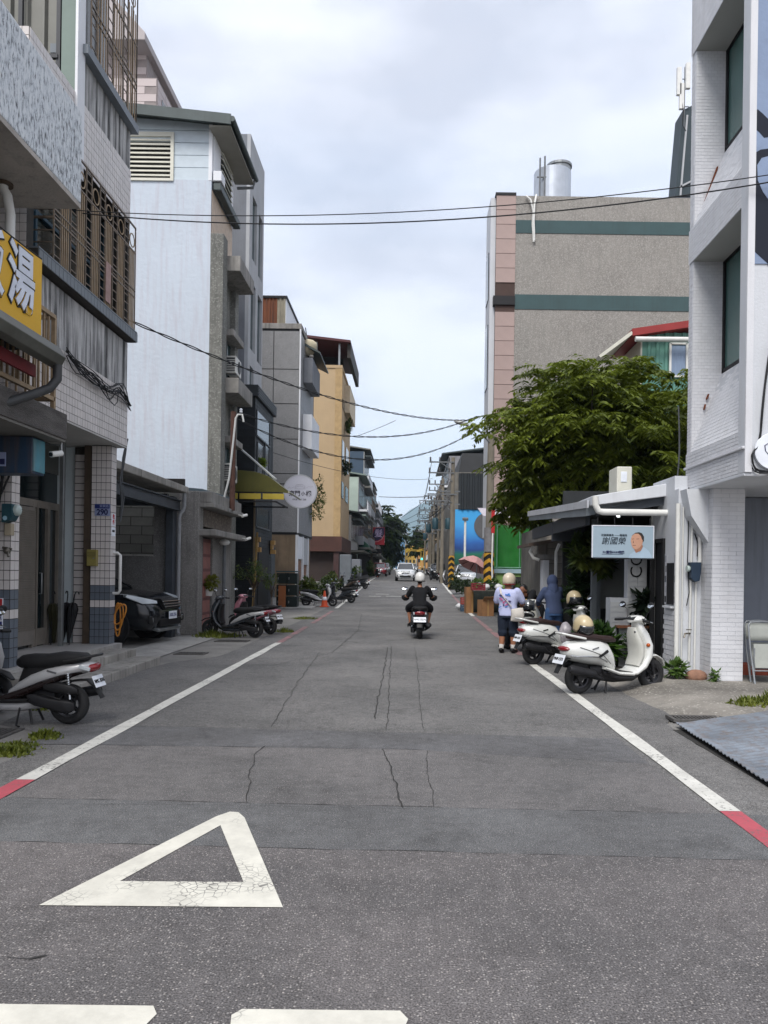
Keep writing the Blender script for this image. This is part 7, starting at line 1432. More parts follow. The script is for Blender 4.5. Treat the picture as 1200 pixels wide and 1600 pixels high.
# traffic cone beside the silver scooter
def cone(x, y, label, h=.7):
    t = thing('traffic_cone', label, 'traffic cone', (x, y, zg(y))); z = zg(y); M_or = mat('cone_orange', '#c9502c', .5, .1, 4)
    part('base', MB().box(x - .19, x + .19, y - .19, y + .19, z + .006, z + .04), M_or, t, bevel=.01); part('body', MB().lathe([(.15, z + .04), (.035, z + h), (.02, z + h)], (x, y, 0), 'z', 18), M_or, t, smooth=50)
    part('white_band', MB().lathe([(.107, z + .3), (.079, z + .45)], (x, y, 0), 'z', 18, cap=False), M_pw, t, smooth=50, solid=.004)
cone(-3.72, 34.0, 'orange traffic cone standing against the silver scooter', .72); cone(-3.8, 92, 'orange traffic cone on the far left roadside'); cone(3.0, 33.5, 'orange traffic cone behind the cardboard boxes', .85)
def make_car(label, paint, x, y, a, plate, name='parked_car', s=1.0, suv=True):
    t = thing(name, label, 'car', (0, 0, 0)); P = lambda nm, mb, m, par=None, **k: part(nm, mb, m, par or t, local=True, **{'smooth': 50, **k}); M_gl = mat('car_glass', '#12171a', .05, .1, 1, spec=.9)
    P('body', MB().loft([(2.27, .56, .5, .15, 3), (2.2, .57, .74, .26, 3.4), (2.08, .6, .84, .34, 4), (1.85, .645, .9, .375, 4.5), (1.4, .67, .925, .395, 5), (.95, .69, .925, .425, 5), (0, .69, .925, .43, 5), (-1.5, .7, .925, .43, 5), (-2.0, .71, .9, .42, 5), (-2.2, .7, .84, .36, 4), (-2.28, .66, .7, .25, 3)], 36), paint)
    P('windows', MB().loft([(1.05, 1.09, .76, .03), (.75, 1.17, .765, .11, 4), (.35, 1.27, .74, .23, 5), (0, 1.33, .715, .30, 6), (-1.2, 1.335, .70, .3, 6), (-1.85, 1.28, .68, .24, 5), (-2.12, 1.15, .68, .08, 4)], 28), M_gl)
    P('roof', MB().loft([(.12, 1.625, .5, .02, 4), (0, 1.64, .6, .03, 4), (-.6, 1.665, .63, .035, 4), (-1.5, 1.65, .62, .035, 4), (-1.95, 1.60, .6, .03, 4)], 22), paint)
    for y_ in (-1, 1):
        P('pillar', MB().bar((1.02, y_ * .755, 1.1), (.05, y_ * .63, 1.61), .06, .045).bar((-.45, y_ * .765, 1.08), (-.5, y_ * .64, 1.62), .07, .03).bar((-2.0, y_ * .70, 1.14), (-1.75, y_ * .62, 1.6), .2, .04), paint)
        P('roof_rail', MB().tube([(-.1, y_ * .62, 1.69), (-1.6, y_ * .62, 1.69)], .018, 6), M_chrome); P('side_mirror', MB().loft([(.72, 1.12, .05, .05), (.78, 1.12, .1, .075), (.86, 1.11, .07, .05)], 12).xf(Matrix.Translation((0, y_ * 1.0, 0))), paint)
        hl = P('headlight', MB().add([(2.165, y_*.50, .80), (2.02, y_*.82, .80), (1.70, y_*.905, .93), (1.72, y_*.88, .985), (2.0, y_*.74, .92), (2.15, y_*.50, .86), (1.9, y_*.5, .80), (1.8, y_*.7, .80), (1.6, y_*.8, .93), (1.6, y_*.8, .97), (1.8, y_*.66, .9), (1.9, y_*.5, .86)], [(0, 1, 4, 5), (1, 2, 3, 4), (6, 7, 10, 11), (7, 8, 9, 10), (0, 1, 7, 6), (1, 2, 8, 7), (5, 4, 10, 11), (4, 3, 9, 10), (0, 5, 11, 6), (2, 3, 9, 8)]).xf(Matrix.Diagonal((1.03, 1.045, 1.03, 1))), M_lens, bevel=.012)
        P('lamp_eye', MB().ball((2.03, y_ * .70, .855), (.06, .07, .04), 10, 7), M_chrome, hl); P('fog_light', MB().obox((2.14, y_ * .66, .50), (.12, .2, .1), (0, 0, -y_ * .55)), M_chrome, bevel=.03); P('fog_surround', MB().obox((2.13, y_ * .66, .50), (.1, .27, .17), (0, 0, -y_ * .55)), M_blkp, bevel=.03)
        P('door_line', MB().box(-.52, -.51, y_ * .915, y_ * .928, .4, 1.05).box(.62, .63, y_ * .915, y_ * .928, .4, 1.05), M_blkp); P('door_handle', MB().box(-.4, -.2, y_ * .925, y_ * .95, .93, .96), M_chrome); P('sill_trim', MB().box(-1.0, 1.0, y_ * .86, y_ * .932, .26, .36), M_blkp, bevel=.02)
        for xw in (1.38, -1.38):
            ar = MB(); ar.lathe([(.36, .0), (.43, .0), (.445, .03), (.36, .03)], (xw, y_ * .92 - (.03 if y_ > 0 else 0), .37), 'y', 30); P('wheel_arch', ar, M_blkp)
            w = bpy.data.objects.new('wheel', None); COL.objects.link(w); w.parent = t; yo = y_ * .83
            part('tyre', lat(MB(), [(.25, -.1), (.33, -.11), (.355, -.08), (.36, 0), (.355, .08), (.33, .11), (.25, .1)], (xw, yo, .36), 30), M_tyre, w, smooth=50, local=True); rm = MB().lathe([(.255, .02), (.245, .05), (.245, .03)], (xw, yo + y_ * .02, .36), 'y', 28, cap=False).lathe([(.24, -.02), (.24, 0)], (xw, yo, .36), 'y', 24)
            part('rim', rm, M_rimd, w, local=True); sp = MB()
            for k in range(10): a_ = 2*PI*k/10 + (.13 if k % 2 else -.13); d = Vector((math.cos(a_), 0, math.sin(a_))); c_ = Vector((xw, yo + y_ * .1, .36)); sp.bar(c_ + d * .04, c_ + d * .245, .035, .02, up=(0, 1, 0))
            sp.lathe([(.06, y_ * .085), (.05, y_ * .115)], (xw, yo, .36), 'y', 16); part('spokes', sp, M_chrome, w, local=True)
    g = P('grille', MB().add([(2.25, -.42, .92), (2.25, .42, .92), (2.31, .34, .70), (2.31, -.34, .70), (2.1, -.42, .92), (2.1, .42, .92), (2.1, .34, .7), (2.1, -.34, .7)], [(0, 1, 2, 3), (7, 6, 5, 4), (0, 4, 5, 1), (1, 5, 6, 2), (2, 6, 7, 3), (3, 7, 4, 0)]), M_blkp, smooth=0, bevel=.01)
    for j in range(3): P('grille_bar', MB().obox((2.29 + .014 * (2 - j), 0, .755 + .055 * j), (.03, .74 + .05 * j, .026)), M_chrome, g, smooth=0, bevel=.008)
    P('lower_intake', MB().box(2.1, 2.285, -.5, .5, .36, .52), M_blkp, smooth=0, bevel=.02); P('skid_plate', MB().obox((2.2, 0, .3), (.14, 1.1, .07), (0, R(15), 0)), M_alu, smooth=0, bevel=.02)
    pl = P('licence_plate', MB().box(2.315, 2.325, -.19, .19, .50, .66), M_pw, smooth=0, bevel=.004); tm = text_mesh(plate, .1, .002); tm.materials.clear(); tm.materials.append(M_platebl); o = bpy.data.objects.new('lettering', tm); COL.objects.link(o); o.parent = pl; o.location = (2.327, 0, .58); o.rotation_euler = (R(90), 0, R(90)); o.scale = (.72, 1, 1)
    t.location = (x, y, zg(y) + .01); t.rotation_euler = (0, 0, R(a)); t.scale = (s, s, s); return t
CARP = car_paint('car_black', '#14171c', .2); C_carw = car_paint('car_white', '#d2d5d8', .25); C_carr = car_paint('car_red', '#8d2630'); C_carg = car_paint('car_silver', '#8b8f92', .3, .5)
CAR = make_car('black sport utility car parked nose out in the carport', CARP, -7.72, 17.45, -7, 'AXK-2516', s=1.07)
def car(label, paint, x, y, a, s=1.0, nm='parked_car'):
    c = dup(CAR, label=label); c.name = nm; recolour(c, dict(body=paint, roof=paint, pillar=paint, side_mirror=paint)); c.location = (x, y, zg(y) + .01); c.rotation_euler = (0, 0, R(a)); c.scale = (s, s, s); return c
car('white car driving towards the camera in the middle of the street', C_carw, -.32, 72, -90, 1.0, 'moving_car')
car('red car parked on the far left behind the traffic cone', C_carr, -3.7, 97, -90); car('pale silver car parked beyond the red car on the far left', C_carg, -3.6, 110, -90)
car('white car parked on the right behind the second striped pole', C_carw, 4.6, 62, -97); car('white car far off on the right of the street', C_carw, 3.6, 100, -90); car('dark car behind the rider on the far right of the street', CARP, 3.3, 86, -90); car('silver car waiting near the far crossing', C_carg, .8, 150, -90); car('dark car near the far crossing', CARP, -1.8, 175, -90)
# ------------------------------------------------------------------ people and helmets
M_skin = mat('skin', '#9a6a50', .55, .08, 8); M_skin2 = mat('skin_tan', '#7d5440', .55, .08, 8); M_hair = mat('hair_black', '#0e0c0c', .5, .2, 20, stretch=(1, 1, 6))
def remesh(nm, mb, m, par, vox=.012, sm=4, label=None):
    o = part(nm, mb, m, par, local=True); r = o.modifiers.new('r', 'REMESH'); r.mode = 'VOXEL'; r.voxel_size = vox; s_ = o.modifiers.new('s', 'SMOOTH'); s_.iterations = sm; s_.factor = .5
    dg = bpy.context.evaluated_depsgraph_get(); me = bpy.data.meshes.new_from_object(o.evaluated_get(dg)); o.modifiers.clear(); o.data = me; me.polygons.foreach_set('use_smooth', [True] * len(me.polygons)); 
    if not me.materials: me.materials.append(m)
    return o
def hand(mb, w, d, up, side):
    """Palm, four curled fingers of unequal length and a thumb, from wrist w along d."""
    w, d, up = Vector(w), Vector(d).normalized(), Vector(up).normalized(); s_ = d.cross(up).normalized() * side
    mb.tube([w, w + d * .045, w + d * .085], [.023, .034, .03], 8)
    for k, L in enumerate((.068, .078, .072, .056)):
        b = w + d * .08 + s_ * (-.027 + .018 * k); mb.tube([b - d * .02, b + d * L * .5, b + d * L * .85 - up * L * .35, b + d * L * .9 - up * L * .75], [.0105, .0098, .009, .0075], 6)
    b = w + d * .03 - s_ * .025; mb.tube([b, b + d * .03 - s_ * .022 - up * .008, b + d * .058 - s_ * .024 - up * .025], [.013, .0115, .009], 6)
def head(mb, c, f, h=.215):
    """Skull, jaw, nose, ears and brow; c centre, f facing."""
    c, f = Vector(c), Vector(f).normalized(); u = Vector((0, 0, 1)); u = (u - f * u.dot(f)).normalized(); r = f.cross(u)
    m = Matrix((r, f, u)).transposed(); mb.ball(c + u * .02, (.074, .092, .1), 14, 10, m); mb.ball(c + f * .03 - u * .05, (.055, .06, .065), 12, 8, m)
    mb.tube([c + f * .088 + u * .015, c + f * .112 - u * .02, c + f * .095 - u * .028], [.01, .015, .012], 6); mb.tube([c + f * .085 - r * .025 - u * .055, c + f * .092 - u * .055, c + f * .085 + r * .025 - u * .055], .008, 6); mb.tube([c + f * .082 - r * .05 + u * .03, c + f * .095 + u * .032, c + f * .082 + r * .05 + u * .03], .01, 6)
    for k in (-1, 1): mb.ball(c + r * .076 * k - u * .005 - f * .005, (.012, .02, .032), 8, 6, m)
def limb(mb, pts, rad, n=10):
    P = []; Q = []
    for i in range(len(pts) - 1):
        a, b = Vector(pts[i]), Vector(pts[i+1])
        for k in range(4): t_ = k / 4; P.append(a.lerp(b, t_)); bul = 1 + .10 * math.sin(PI * t_); Q.append((rad[i] + (rad[i+1] - rad[i]) * t_) * bul)
    P.append(Vector(pts[-1])); Q.append(rad[-1]); mb.tube(P, Q, n); mb.ball(pts[-1], rad[-1] * .98, 8, 6); mb.ball(pts[0], rad[0] * .98, 8, 6)
def torso(mb, secs, n=16):
    """Rings (x, y, z, half width, half depth) up the trunk."""
    rg = [mb.ring([(x + w * math.copysign(abs(math.cos(2*PI*k/n)) ** .85, math.cos(2*PI*k/n)), y + d * math.sin(2*PI*k/n), z) for k in range(n)]) for x, y, z, w, d in secs]; mb.skin(rg)
def person(label, loc, rot, J, shirt, pants, skin=M_skin, hairm=M_hair, hooded=False, helm=None, short=True, socks=None, shoes=M_ink, sleeve='short', sc=1.0):
    """Faces +y. J holds the joints of the pose."""
    t = thing('person', label, 'person', (0, 0, 0)); b = MB(); f = Vector(J['face']); hd = Vector(J['head']); sh = [Vector(J['sh'][0]), Vector(J['sh'][1])]; hp = [Vector(J['hip'][0]), Vector(J['hip'][1])]; mid = (sh[0] + sh[1]) / 2; pel = (hp[0] + hp[1]) / 2
    lean = mid - pel
    def tr(k, w, d): p = pel + lean * k; return (p.x, p.y, p.z, w, d)
    torso(b, [tr(-.12, .12, .09), tr(.05, .15, .1), tr(.4, .125, .09), tr(.8, .16, .1), tr(1.0, .12, .08), tr(1.06, .06, .06)]); limb(b, [mid - Vector((0, 0, .03)), hd - Vector((0, 0, .08))], [.06, .052]); head(b, hd, f)
    cl, pn = MB(), MB(); so, shm = MB(), MB()
    torso(cl, [tr(-.16, .178, .13), tr(.0, .178, .13), tr(.35, .165, .122), tr(.75, .195, .125), tr(.95, .18, .108), tr(1.03, .11, .085), tr(1.08, .075, .075)]); torso(pn, [tr(-.26, .165, .12), tr(-.1, .175, .125), tr(.08, .165, .12)])
    for k, sd in ((0, -1), (1, 1)):
        el, wr = Vector(J['el'][k]), Vector(J['wr'][k]); kn, an, toe = Vector(J['kn'][k]), Vector(J['an'][k]), Vector(J['toe'][k]); limb(b, [sh[k], el, wr], [.052, .04, .027]); hand(b, wr, wr - el, J.get('up', (0, 0, 1)), sd)
        limb(b, [hp[k], kn, an], [.085, .057, .038]); limb(b, [an, an.lerp(toe, .5) - Vector((0, 0, .01)), toe], [.038, .036, .028])
        if sleeve == 'short': limb(cl, [sh[k] - Vector((sd * .02, 0, 0)), sh[k].lerp(el, .82)], [.072, .066])
        else: limb(cl, [sh[k] - Vector((sd * .02, 0, 0)), el, el.lerp(wr, .93)], [.075, .062, .045])
        limb(pn, [hp[k], kn, kn.lerp(an, .18)] if short else [hp[k], kn, an + Vector((0, 0, .03))], [.1, .085, .085] if short else [.105, .078, .062])
        if socks: limb(so, [kn.lerp(an, .68), an, an.lerp(toe, .3)], [.043, .043, .04])
        limb(shm, [an - (toe - an) * .32 - Vector((0, 0, .035)), an.lerp(toe, .45) - Vector((0, 0, .035)), toe - Vector((0, 0, .012))], [.042, .048, .036])
    remesh('body', b, skin, t, .0085, 3); remesh('shirt', cl, shirt, t, .014, 5); remesh('trousers' if not short else 'shorts', pn, pants, t, .014, 5); remesh('shoes', shm, shoes, t, .01, 2)
    if socks: remesh('socks', so, socks, t, .01, 2)
    if hooded: hb = MB(); hb.ball(hd + Vector((0, -.012, .02)), (.115, .13, .145), 14, 10); limb(hb, [mid - Vector((0, .02, .05)), hd - Vector((0, .03, .05))], [.12, .1]); remesh('hood', hb, shirt, t, .012, 4)
    else: hr = MB(); f2 = f.normalized(); hr.ball(hd + Vector((0, 0, .042)) - f2 * .022, (.088, .1, .094), 14, 10); hr.ball(hd - f2 * .05 - Vector((0, 0, .02)), (.07, .05, .07), 10, 8); remesh('hair', hr, hairm, t, .01, 3)
    for k in (-1, 1): r = f.cross(Vector((0, 0, 1))).normalized(); part('eye', MB().ball(hd + f.normalized() * .083 + r * .033 * k + Vector((0, 0, .012)), (.011, .009, .008), 8, 6), M_ink, t, local=True, smooth=60)
    t.location = (loc[0], loc[1], zg(loc[1]) + .008); t.rotation_euler = (0, 0, R(rot)); t.scale = (sc, sc, sc); return t
def helmet(label, c, rotz, shell, trim, visor=True, s=1.0, tilt=(0, 0)):
    """Open faced helmet, faces +y before turning."""
    t = thing('helmet', label, 'helmet', c); mb = MB(); rg = []
    for j in range(10):
        a = .02 + (PI * .60) * j / 9; rg.append(mb.ring([(.125 * math.sin(a) * math.cos(2*PI*k/22), (.15 * math.sin(a) * math.sin(2*PI*k/22)) , .14 * math.cos(a) - (.05 * max(0, j - 6) / 3 if math.sin(2*PI*k/22) < .35 else -.02 * max(0, j - 6) / 3)) for k in range(22)]))
    mb.skin(rg, cap=False); part('shell', mb, shell, t, local=True, smooth=80, solid=.012); ri = [mb.v[i] for i in rg[-1]]; part('trim', MB().tube(ri + [ri[0]], .01, 6, cap=False), trim, t, local=True, smooth=60)
    part('lining', MB().ball((0, 0, -.01), (.112, .136, .11), 14, 9), M_ink, t, local=True, smooth=60)
    if visor: part('visor', MB().grid(lambda u, v: (.135 * math.sin((u - .5) * 2.1), .02 + .15 * math.cos((u - .5) * 2.1), .03 - .11 * v), 12, 3), mat('visor_smoke', '#23262a', .1, .1, 2, spec=.8), t, local=True, smooth=60, solid=.004)
    t.rotation_euler = (R(tilt[0]), R(tilt[1]), R(rotz)); t.scale = (s, s, s); return t
M_helm_c = mat('helmet_cream', '#b9a987', .35, .06, 6, coat=.3); M_helm_w = mat('helmet_white', '#d5d4d0', .3, .05, 5, coat=.4); M_helm_s = mat('helmet_silver', '#75787c', .25, .1, 5, metal=.6); M_ht = mat('helmet_red', '#8c1f22', .4)
M_tee = mat('tee_lavender', '#b9bfe2', .85, .06, 3, .15, 30); M_jean = mat('denim_navy', '#1c2535', .9, .15, 5, .3, 80); M_hood = mat('hoodie_blue', '#414d6b', .9, .1, 4, .2, 60); M_jean2 = mat('denim_blue', '#39557d', .9, .12, 5, .3, 80); M_blk = mat('cloth_black', '#0e0f13', .9, .15, 4, .2, 40); M_sock = mat('sock_white', '#c9c6c2', .9, .05, 5)
stand = dict(head=(0, .03, 1.46), face=(.3, 1, -.25), sh=[(-.185, 0, 1.26), (.185, 0, 1.26)], hip=[(-.09, 0, .82), (.09, 0, .82)], el=[(-.23, .08, 1.0), (.26, .1, 1.0)], wr=[(-.12, .3, .98), (.2, .33, .98)], kn=[(-.1, .03, .45), (.1, .02, .45)], an=[(-.11, -.02, .085), (.1, .02, .085)], toe=[(-.13, .17, .04), (.12, .2, .04)])
p1 = person('person in a printed lavender tee and helmet standing with back turned, white tote bag', (2.06, 15.9), -20, stand, M_tee, M_jean, socks=M_sock, sc=1.02); p1.scale = (1.14, 1.08, 1.02)
M_tote = mat('tote_white', '#c2bdb6', .9, .08, 4, .2, 40); 
part('tote_bag', MB().loft([(.63, -.05, .13, .045), (.66, -.06, .17, .06), (.8, -.06, .16, .065), (.95, -.055, .12, .05), (1.0, -.05, .08, .03)], 16, axis='z', p=3).xf(Matrix.Translation((.16, -.1, 0)) @ Matrix.Rotation(R(-12), 4, 'Y').inverted() @ Matrix.Identity(4)) if False else MB().grid(lambda u, v: (.09 + .21 * u + .02 * math.sin(v * 3), -.155 - .045 * math.sin(u * PI) * math.sin(v * PI), .66 + .27 * v * (1 - .15 * (1 - u))), 10, 10), M_tote, p1, local=True, smooth=60, solid=.05)
part('bag_strap', MB().skin([]) if False else MB().bar((.10, -.165, .95), (-.1, -.135, 1.2), .035, .008).bar((-.1, -.135, 1.2), (-.14, -.06, 1.31), .035, .008), M_tote, p1, local=True)
rp_ = random.Random(3)
for k in range(22):
    x, z = rp_.uniform(-.13, .06), rp_.uniform(.93, 1.2); part('shirt_print', MB().obox((x, -.129 - .006 * math.cos(x * 9), z), (rp_.uniform(.02, .06), .004, rp_.uniform(.012, .03)), (0, rp_.uniform(-1, 1), 0)), [mat('print_pink', '#b85a86', .8), mat('print_blue', '#4a7cc4', .8), mat('print_navy', '#3a3560', .8)][k % 3], p1, local=True)
helmet('cream helmet with red trim worn by the person in the lavender tee', (2.08, 15.93, 1.525), -40, mat('helmet_ivory', '#c4b8a4', .35, .06, 6, coat=.3), M_ht)
lean_ = dict(head=(.02, .16, 1.38), face=(-.2, 1, -.6), sh=[(-.18, .08, 1.22), (.18, .08, 1.22)], hip=[(-.09, -.02, .8), (.09, -.02, .8)], el=[(-.25, .2, 1.0), (.25, .22, 1.0)], wr=[(-.18, .42, .9), (.18, .42, .9)], kn=[(-.1, .03, .44), (.1, .03, .44)], an=[(-.11, -.02, .085), (.11, -.02, .085)], toe=[(-.13, .18, .04), (.13, .18, .04)])
p2 = person('person in a blue hooded top and jeans bending over the goods with back turned', (3.18, 16.8), 12, lean_, M_hood, M_jean2, hooded=True, short=False, sleeve='long', sc=1.06)
bend = dict(lean_, head=(0, .42, 1.17), face=(-.3, .8, -.7), sh=[(-.19, .28, 1.14), (.19, .28, 1.14)], el=[(-.24, .45, .95), (.24, .45, .95)], wr=[(-.15, .6, .85), (.15, .6, .85)])
p3 = person('dark haired person bending down behind the hooded person', (3.05, 18.3), 125, bend, M_blk, M_blk, short=False, sleeve='long', skin=M_skin2, sc=1.06)
p4 = person('person in black clothes half hidden behind the printed tee', (2.12, 16.75), -60, dict(lean_, head=(0, .2, 1.36)), M_blk, M_blk, short=False, sleeve='long', sc=.92)
# rider on the moving scooter
RS = dup(SCO, label='dark blue scooter ridden away along the middle of the road'); recolour(RS, {**tb(C_blue, C_blue), 'under_seat': C_blue}); RS['group'] = 'moving scooters'; put(RS, .28, 19.65, 90); RS.scale = (1, 1.28, 1)
for ch in list(RS.children):
    if 'stand' in ch.name: bpy.data.objects.remove(ch)
sit = dict(head=(0, .06, 1.43), face=(0, 1, -.12), sh=[(-.2, -.02, 1.24), (.2, -.02, 1.24)], hip=[(-.1, -.3 + .14, .86), (.1, -.3 + .14, .86)], el=[(-.31, .1, 1.02), (.31, .1, 1.02)], wr=[(-.34, .32, 1.02), (.34, .32, 1.02)], kn=[(-.28, .2, .74), (.28, .2, .74)], an=[(-.22, .14, .36), (.22, .14, .36)], toe=[(-.27, .34, .31), (.27, .34, .31)])
pr_ = person('person in a black tee and shorts riding the dark blue scooter away', (.28, 19.45), 0, sit, M_blk, mat('shorts_black', '#121318', .9, .1, 5), sc=1.0)
helmet('white helmet worn by the rider in the middle of the road', (.28, 19.5, 1.515), 0, M_helm_w, M_ink)
for k, lab in ((-1, 'left black hand cover on the handlebar of the ridden scooter'), (1, 'right black hand cover on the handlebar of the ridden scooter')): single('hand_cover', MB().loft([(.26, 1.0, .05, .05), (.33, .99, .075, .085), (.40, .99, .07, .08), (.46, 1.0, .03, .04)], 14, axis='x', p=2.6).xf(Matrix.Translation((.28 if k > 0 else .28, 19.93, 0)) @ Matrix.Scale(k, 4, (1, 0, 0))), M_blkp, lab, 'hand cover', smooth=60)
helmet('beige helmet resting on the seat of the nearest cream scooter', (2.42, 10.62, .95), 200, M_helm_c, M_blkp, tilt=(-12, 0))
helmet('cream helmet with dark visor hung on the handlebar of the second white scooter', (3.1, 14.4, 1.2), 190, M_helm_c, M_ink, s=1.05); helmet('silver helmet on the seat of the scooter behind the white one', (2.58, 16.5, .96), 160, M_helm_s, M_ink)
bg = MB().ball((2.86, 14.0, .58), (.12, .1, .2), 12, 9)
for v in bg.v: v += Vector((noise.noise(v * 9), noise.noise(v * 8), noise.noise(v * 7))) * .03
single('plastic_bag', bg, mat('bag_clear', '#a7a2a8', .25, .3, 12, alpha=.75), 'translucent plastic bag hung on the second white scooter', 'plastic bag', smooth=60)
# ------------------------------------------------------------------ trees
def tree(name, label, base, trunk, crown_c, crown_r, clumps, leaves, size, cols, seed, limbs=9, tr=.22, squash=.75, cat='tree', clr=.26):
    global rnd
    keep = rnd; rnd = random.Random(seed); t = thing(name, label, cat, base); base = Vector(base); cc = Vector(crown_c); cr_ = Vector(crown_r); top = base + Vector((trunk[0], trunk[1], trunk[2])); tm = MB(); tm.tube([base, base.lerp(top, .5) + Vector((.08, .05, 0)), top], [tr, tr * .8, tr * .6], 10); cs = []
    tries = 0
    while len(cs) < clumps and tries < clumps * 40:
        tries += 1; d = Vector((rnd.gauss(0, 1), rnd.gauss(0, 1), rnd.gauss(0, 1))).normalized(); k = rnd.random() ** .4
        n = .78 + .45 * noise.noise(d * 1.7 + Vector((seed, 0, 0))); p = cc + Vector((d.x * cr_.x, d.y * cr_.y, d.z * cr_.z)) * (k * n)
        if p.z > cc.z - cr_.z * .95: cs.append((p, d))
    for p, d in cs[:limbs * 3]:
        mid = top.lerp(p, .55) + Vector((0, 0, -.15)); tm.tube([top, top.lerp(p, .25) + Vector((0, 0, .1)), mid, p], [tr * .4, tr * .3, tr * .17, tr * .05], 6)
    part('trunk', tm, mat('bark_grey', '#4a4239', .9, .25, 6, .5, 20), t, smooth=60); mb = MB(); s0 = max(cr_) * clr
    for p, d in cs:
        r = s0 * rnd.uniform(.55, 1.25)
        # a spray: leaflets hung in layered fans around short twigs
        for q in range(max(3, leaves // 14)):
            a = rnd.uniform(0, 2*PI); e = Vector((math.cos(a), math.sin(a), rnd.uniform(-.55, .35))) + d * .5; e.normalize(); o = p + e * r * rnd.uniform(.05, .5); L = r * rnd.uniform(.5, 1.0); sd_ = e.cross(Vector((0, 0, 1))).normalized()
            for k in range(7):
                for s_ in (-1, 1):
                    f = (k + .6) / 7; b = o + e * L * f - Vector((0, 0, L * .35 * f * f)); dr = (e * .45 + sd_ * s_ + Vector((0, 0, rnd.uniform(-.75, -.15)))).normalized(); ls_ = size * rnd.uniform(.5, 1.4); w = dr.cross(Vector((rnd.gauss(0, .3), rnd.gauss(0, .3), 1))).normalized() * ls_ * .2
                    mb.add([b, b + dr * ls_ * .5 + w, b + dr * ls_ - Vector((0, 0, ls_ * .18)), b + dr * ls_ * .5 - w], [(0, 1, 2), (0, 2, 3)])
    part('crown', mb, leafmat('leaf_%s' % name, *cols), t, kind='stuff'); rnd = keep; return t
tree('broadleaf_tree', 'large dark green broadleaf tree behind the snack shop roof', (5.9, 25.0, 0), (-.2, -.4, 3.9), (5.75, 23.4, 5.85), (3.75, 3.2, 2.75), 680, 98, .2, ('#37440f', '#78852a'), 5, tr=.26, clr=.2)
tree('broadleaf_tree', 'right hand limb of foliage against the white corner building', (8.3, 27.0, 0), (0, 0, 4.0), (8.2, 25.6, 6.2), (2.0, 2.0, 2.3), 150, 98, .23, ('#37440f', '#78852a'), 6, limbs=5, tr=.14)
tree('broadleaf_tree', 'darker lower bough of foliage drooping beside the green tarpaulin', (4.9, 26.5, 0), (-.4, 0, 3.4), (3.75, 24.8, 4.0), (1.15, 1.3, 1.1), 60, 84, .24, ('#30370f', '#727526'), 8, limbs=4, tr=.12)
tree('street_tree', 'dark round tree standing at the far end of the left row', (-5.8, 178, 2.2), (0, 0, 6), (-5.6, 178, 11), (4.8, 6, 7.5), 150, 56, 1.0, ('#15220f', '#3d4e1e'), 11, tr=.3)
tree('street_tree', 'paler green tree left of the far crossing', (-4.2, 186, 2.2), (0, 0, 3), (-4.2, 185, 6.5), (2.8, 4, 3.2), 70, 56, .8, ('#26351a', '#5a6b2a'), 12, tr=.2)
tree('street_tree', 'small green tree right of the far crossing', (2.4, 215, 2.3), (0, 0, 4), (2.0, 215, 10), (3.2, 3, 4.5), 80, 56, .8, ('#26351a', '#5a6b2a'), 13, tr=.2)
shrub('bush', (-4.6, 150, zg(150)), (1.4, 4, 1.6), 500, .5, 'green roadside bush beyond the red car', ('#2c3c17', '#5f7030')); shrub('bush', (3.5, 44, zg(44)), (.8, 1.3, .6), 600, .2, 'dark bushy plants before the second striped pole', ('#15220f', '#3d4e2a')); shrub('bush', (3.2, 48, zg(48)), (.6, 1.2, .7), 500, .2, 'leafy potted plants between the two striped poles', ('#1d2c14', '#4a5a2c'))

# ------------------------------------------------------------------ poles, lamps, wires
M_pole = mat('pole_concrete', '#7b7468', .9, .18, 2, .2, 30, streak=.4); M_cer = mat('insulator_grey', '#4d4a4a', .4)
def hazard(par, x, y, r, z0, z1):
    n = 24; H_ = z1 - z0; k = int(H_ / .34)
    part('wrap', MB().lathe([(r, z0), (r, z1)], (x, y, 0), 'z', n, cap=False), mat('hazard_black', '#141210', .6, .2, 6), par, smooth=60); mb = MB()
    for j in range(k):
        lo, hi = [], []
        for i in range(n + 1):
            a = 2*PI*i/n - PI/2; z = z0 + j * H_ / k + abs(((i / n) * 2) - 1) * .42 - .1; c = (x + (r + .006) * math.cos(a), y + (r + .006) * math.sin(a)); lo.append((*c, max(z0, min(z1, z)))); hi.append((*c, max(z0, min(z1, z + .17))))
        mb.skin([mb.ring(lo), mb.ring(hi)], cap=False, closed=False)
    part('hazard_stripe', mb, mat('hazard_yellow', '#b98a25', .6, .2, 6), par)
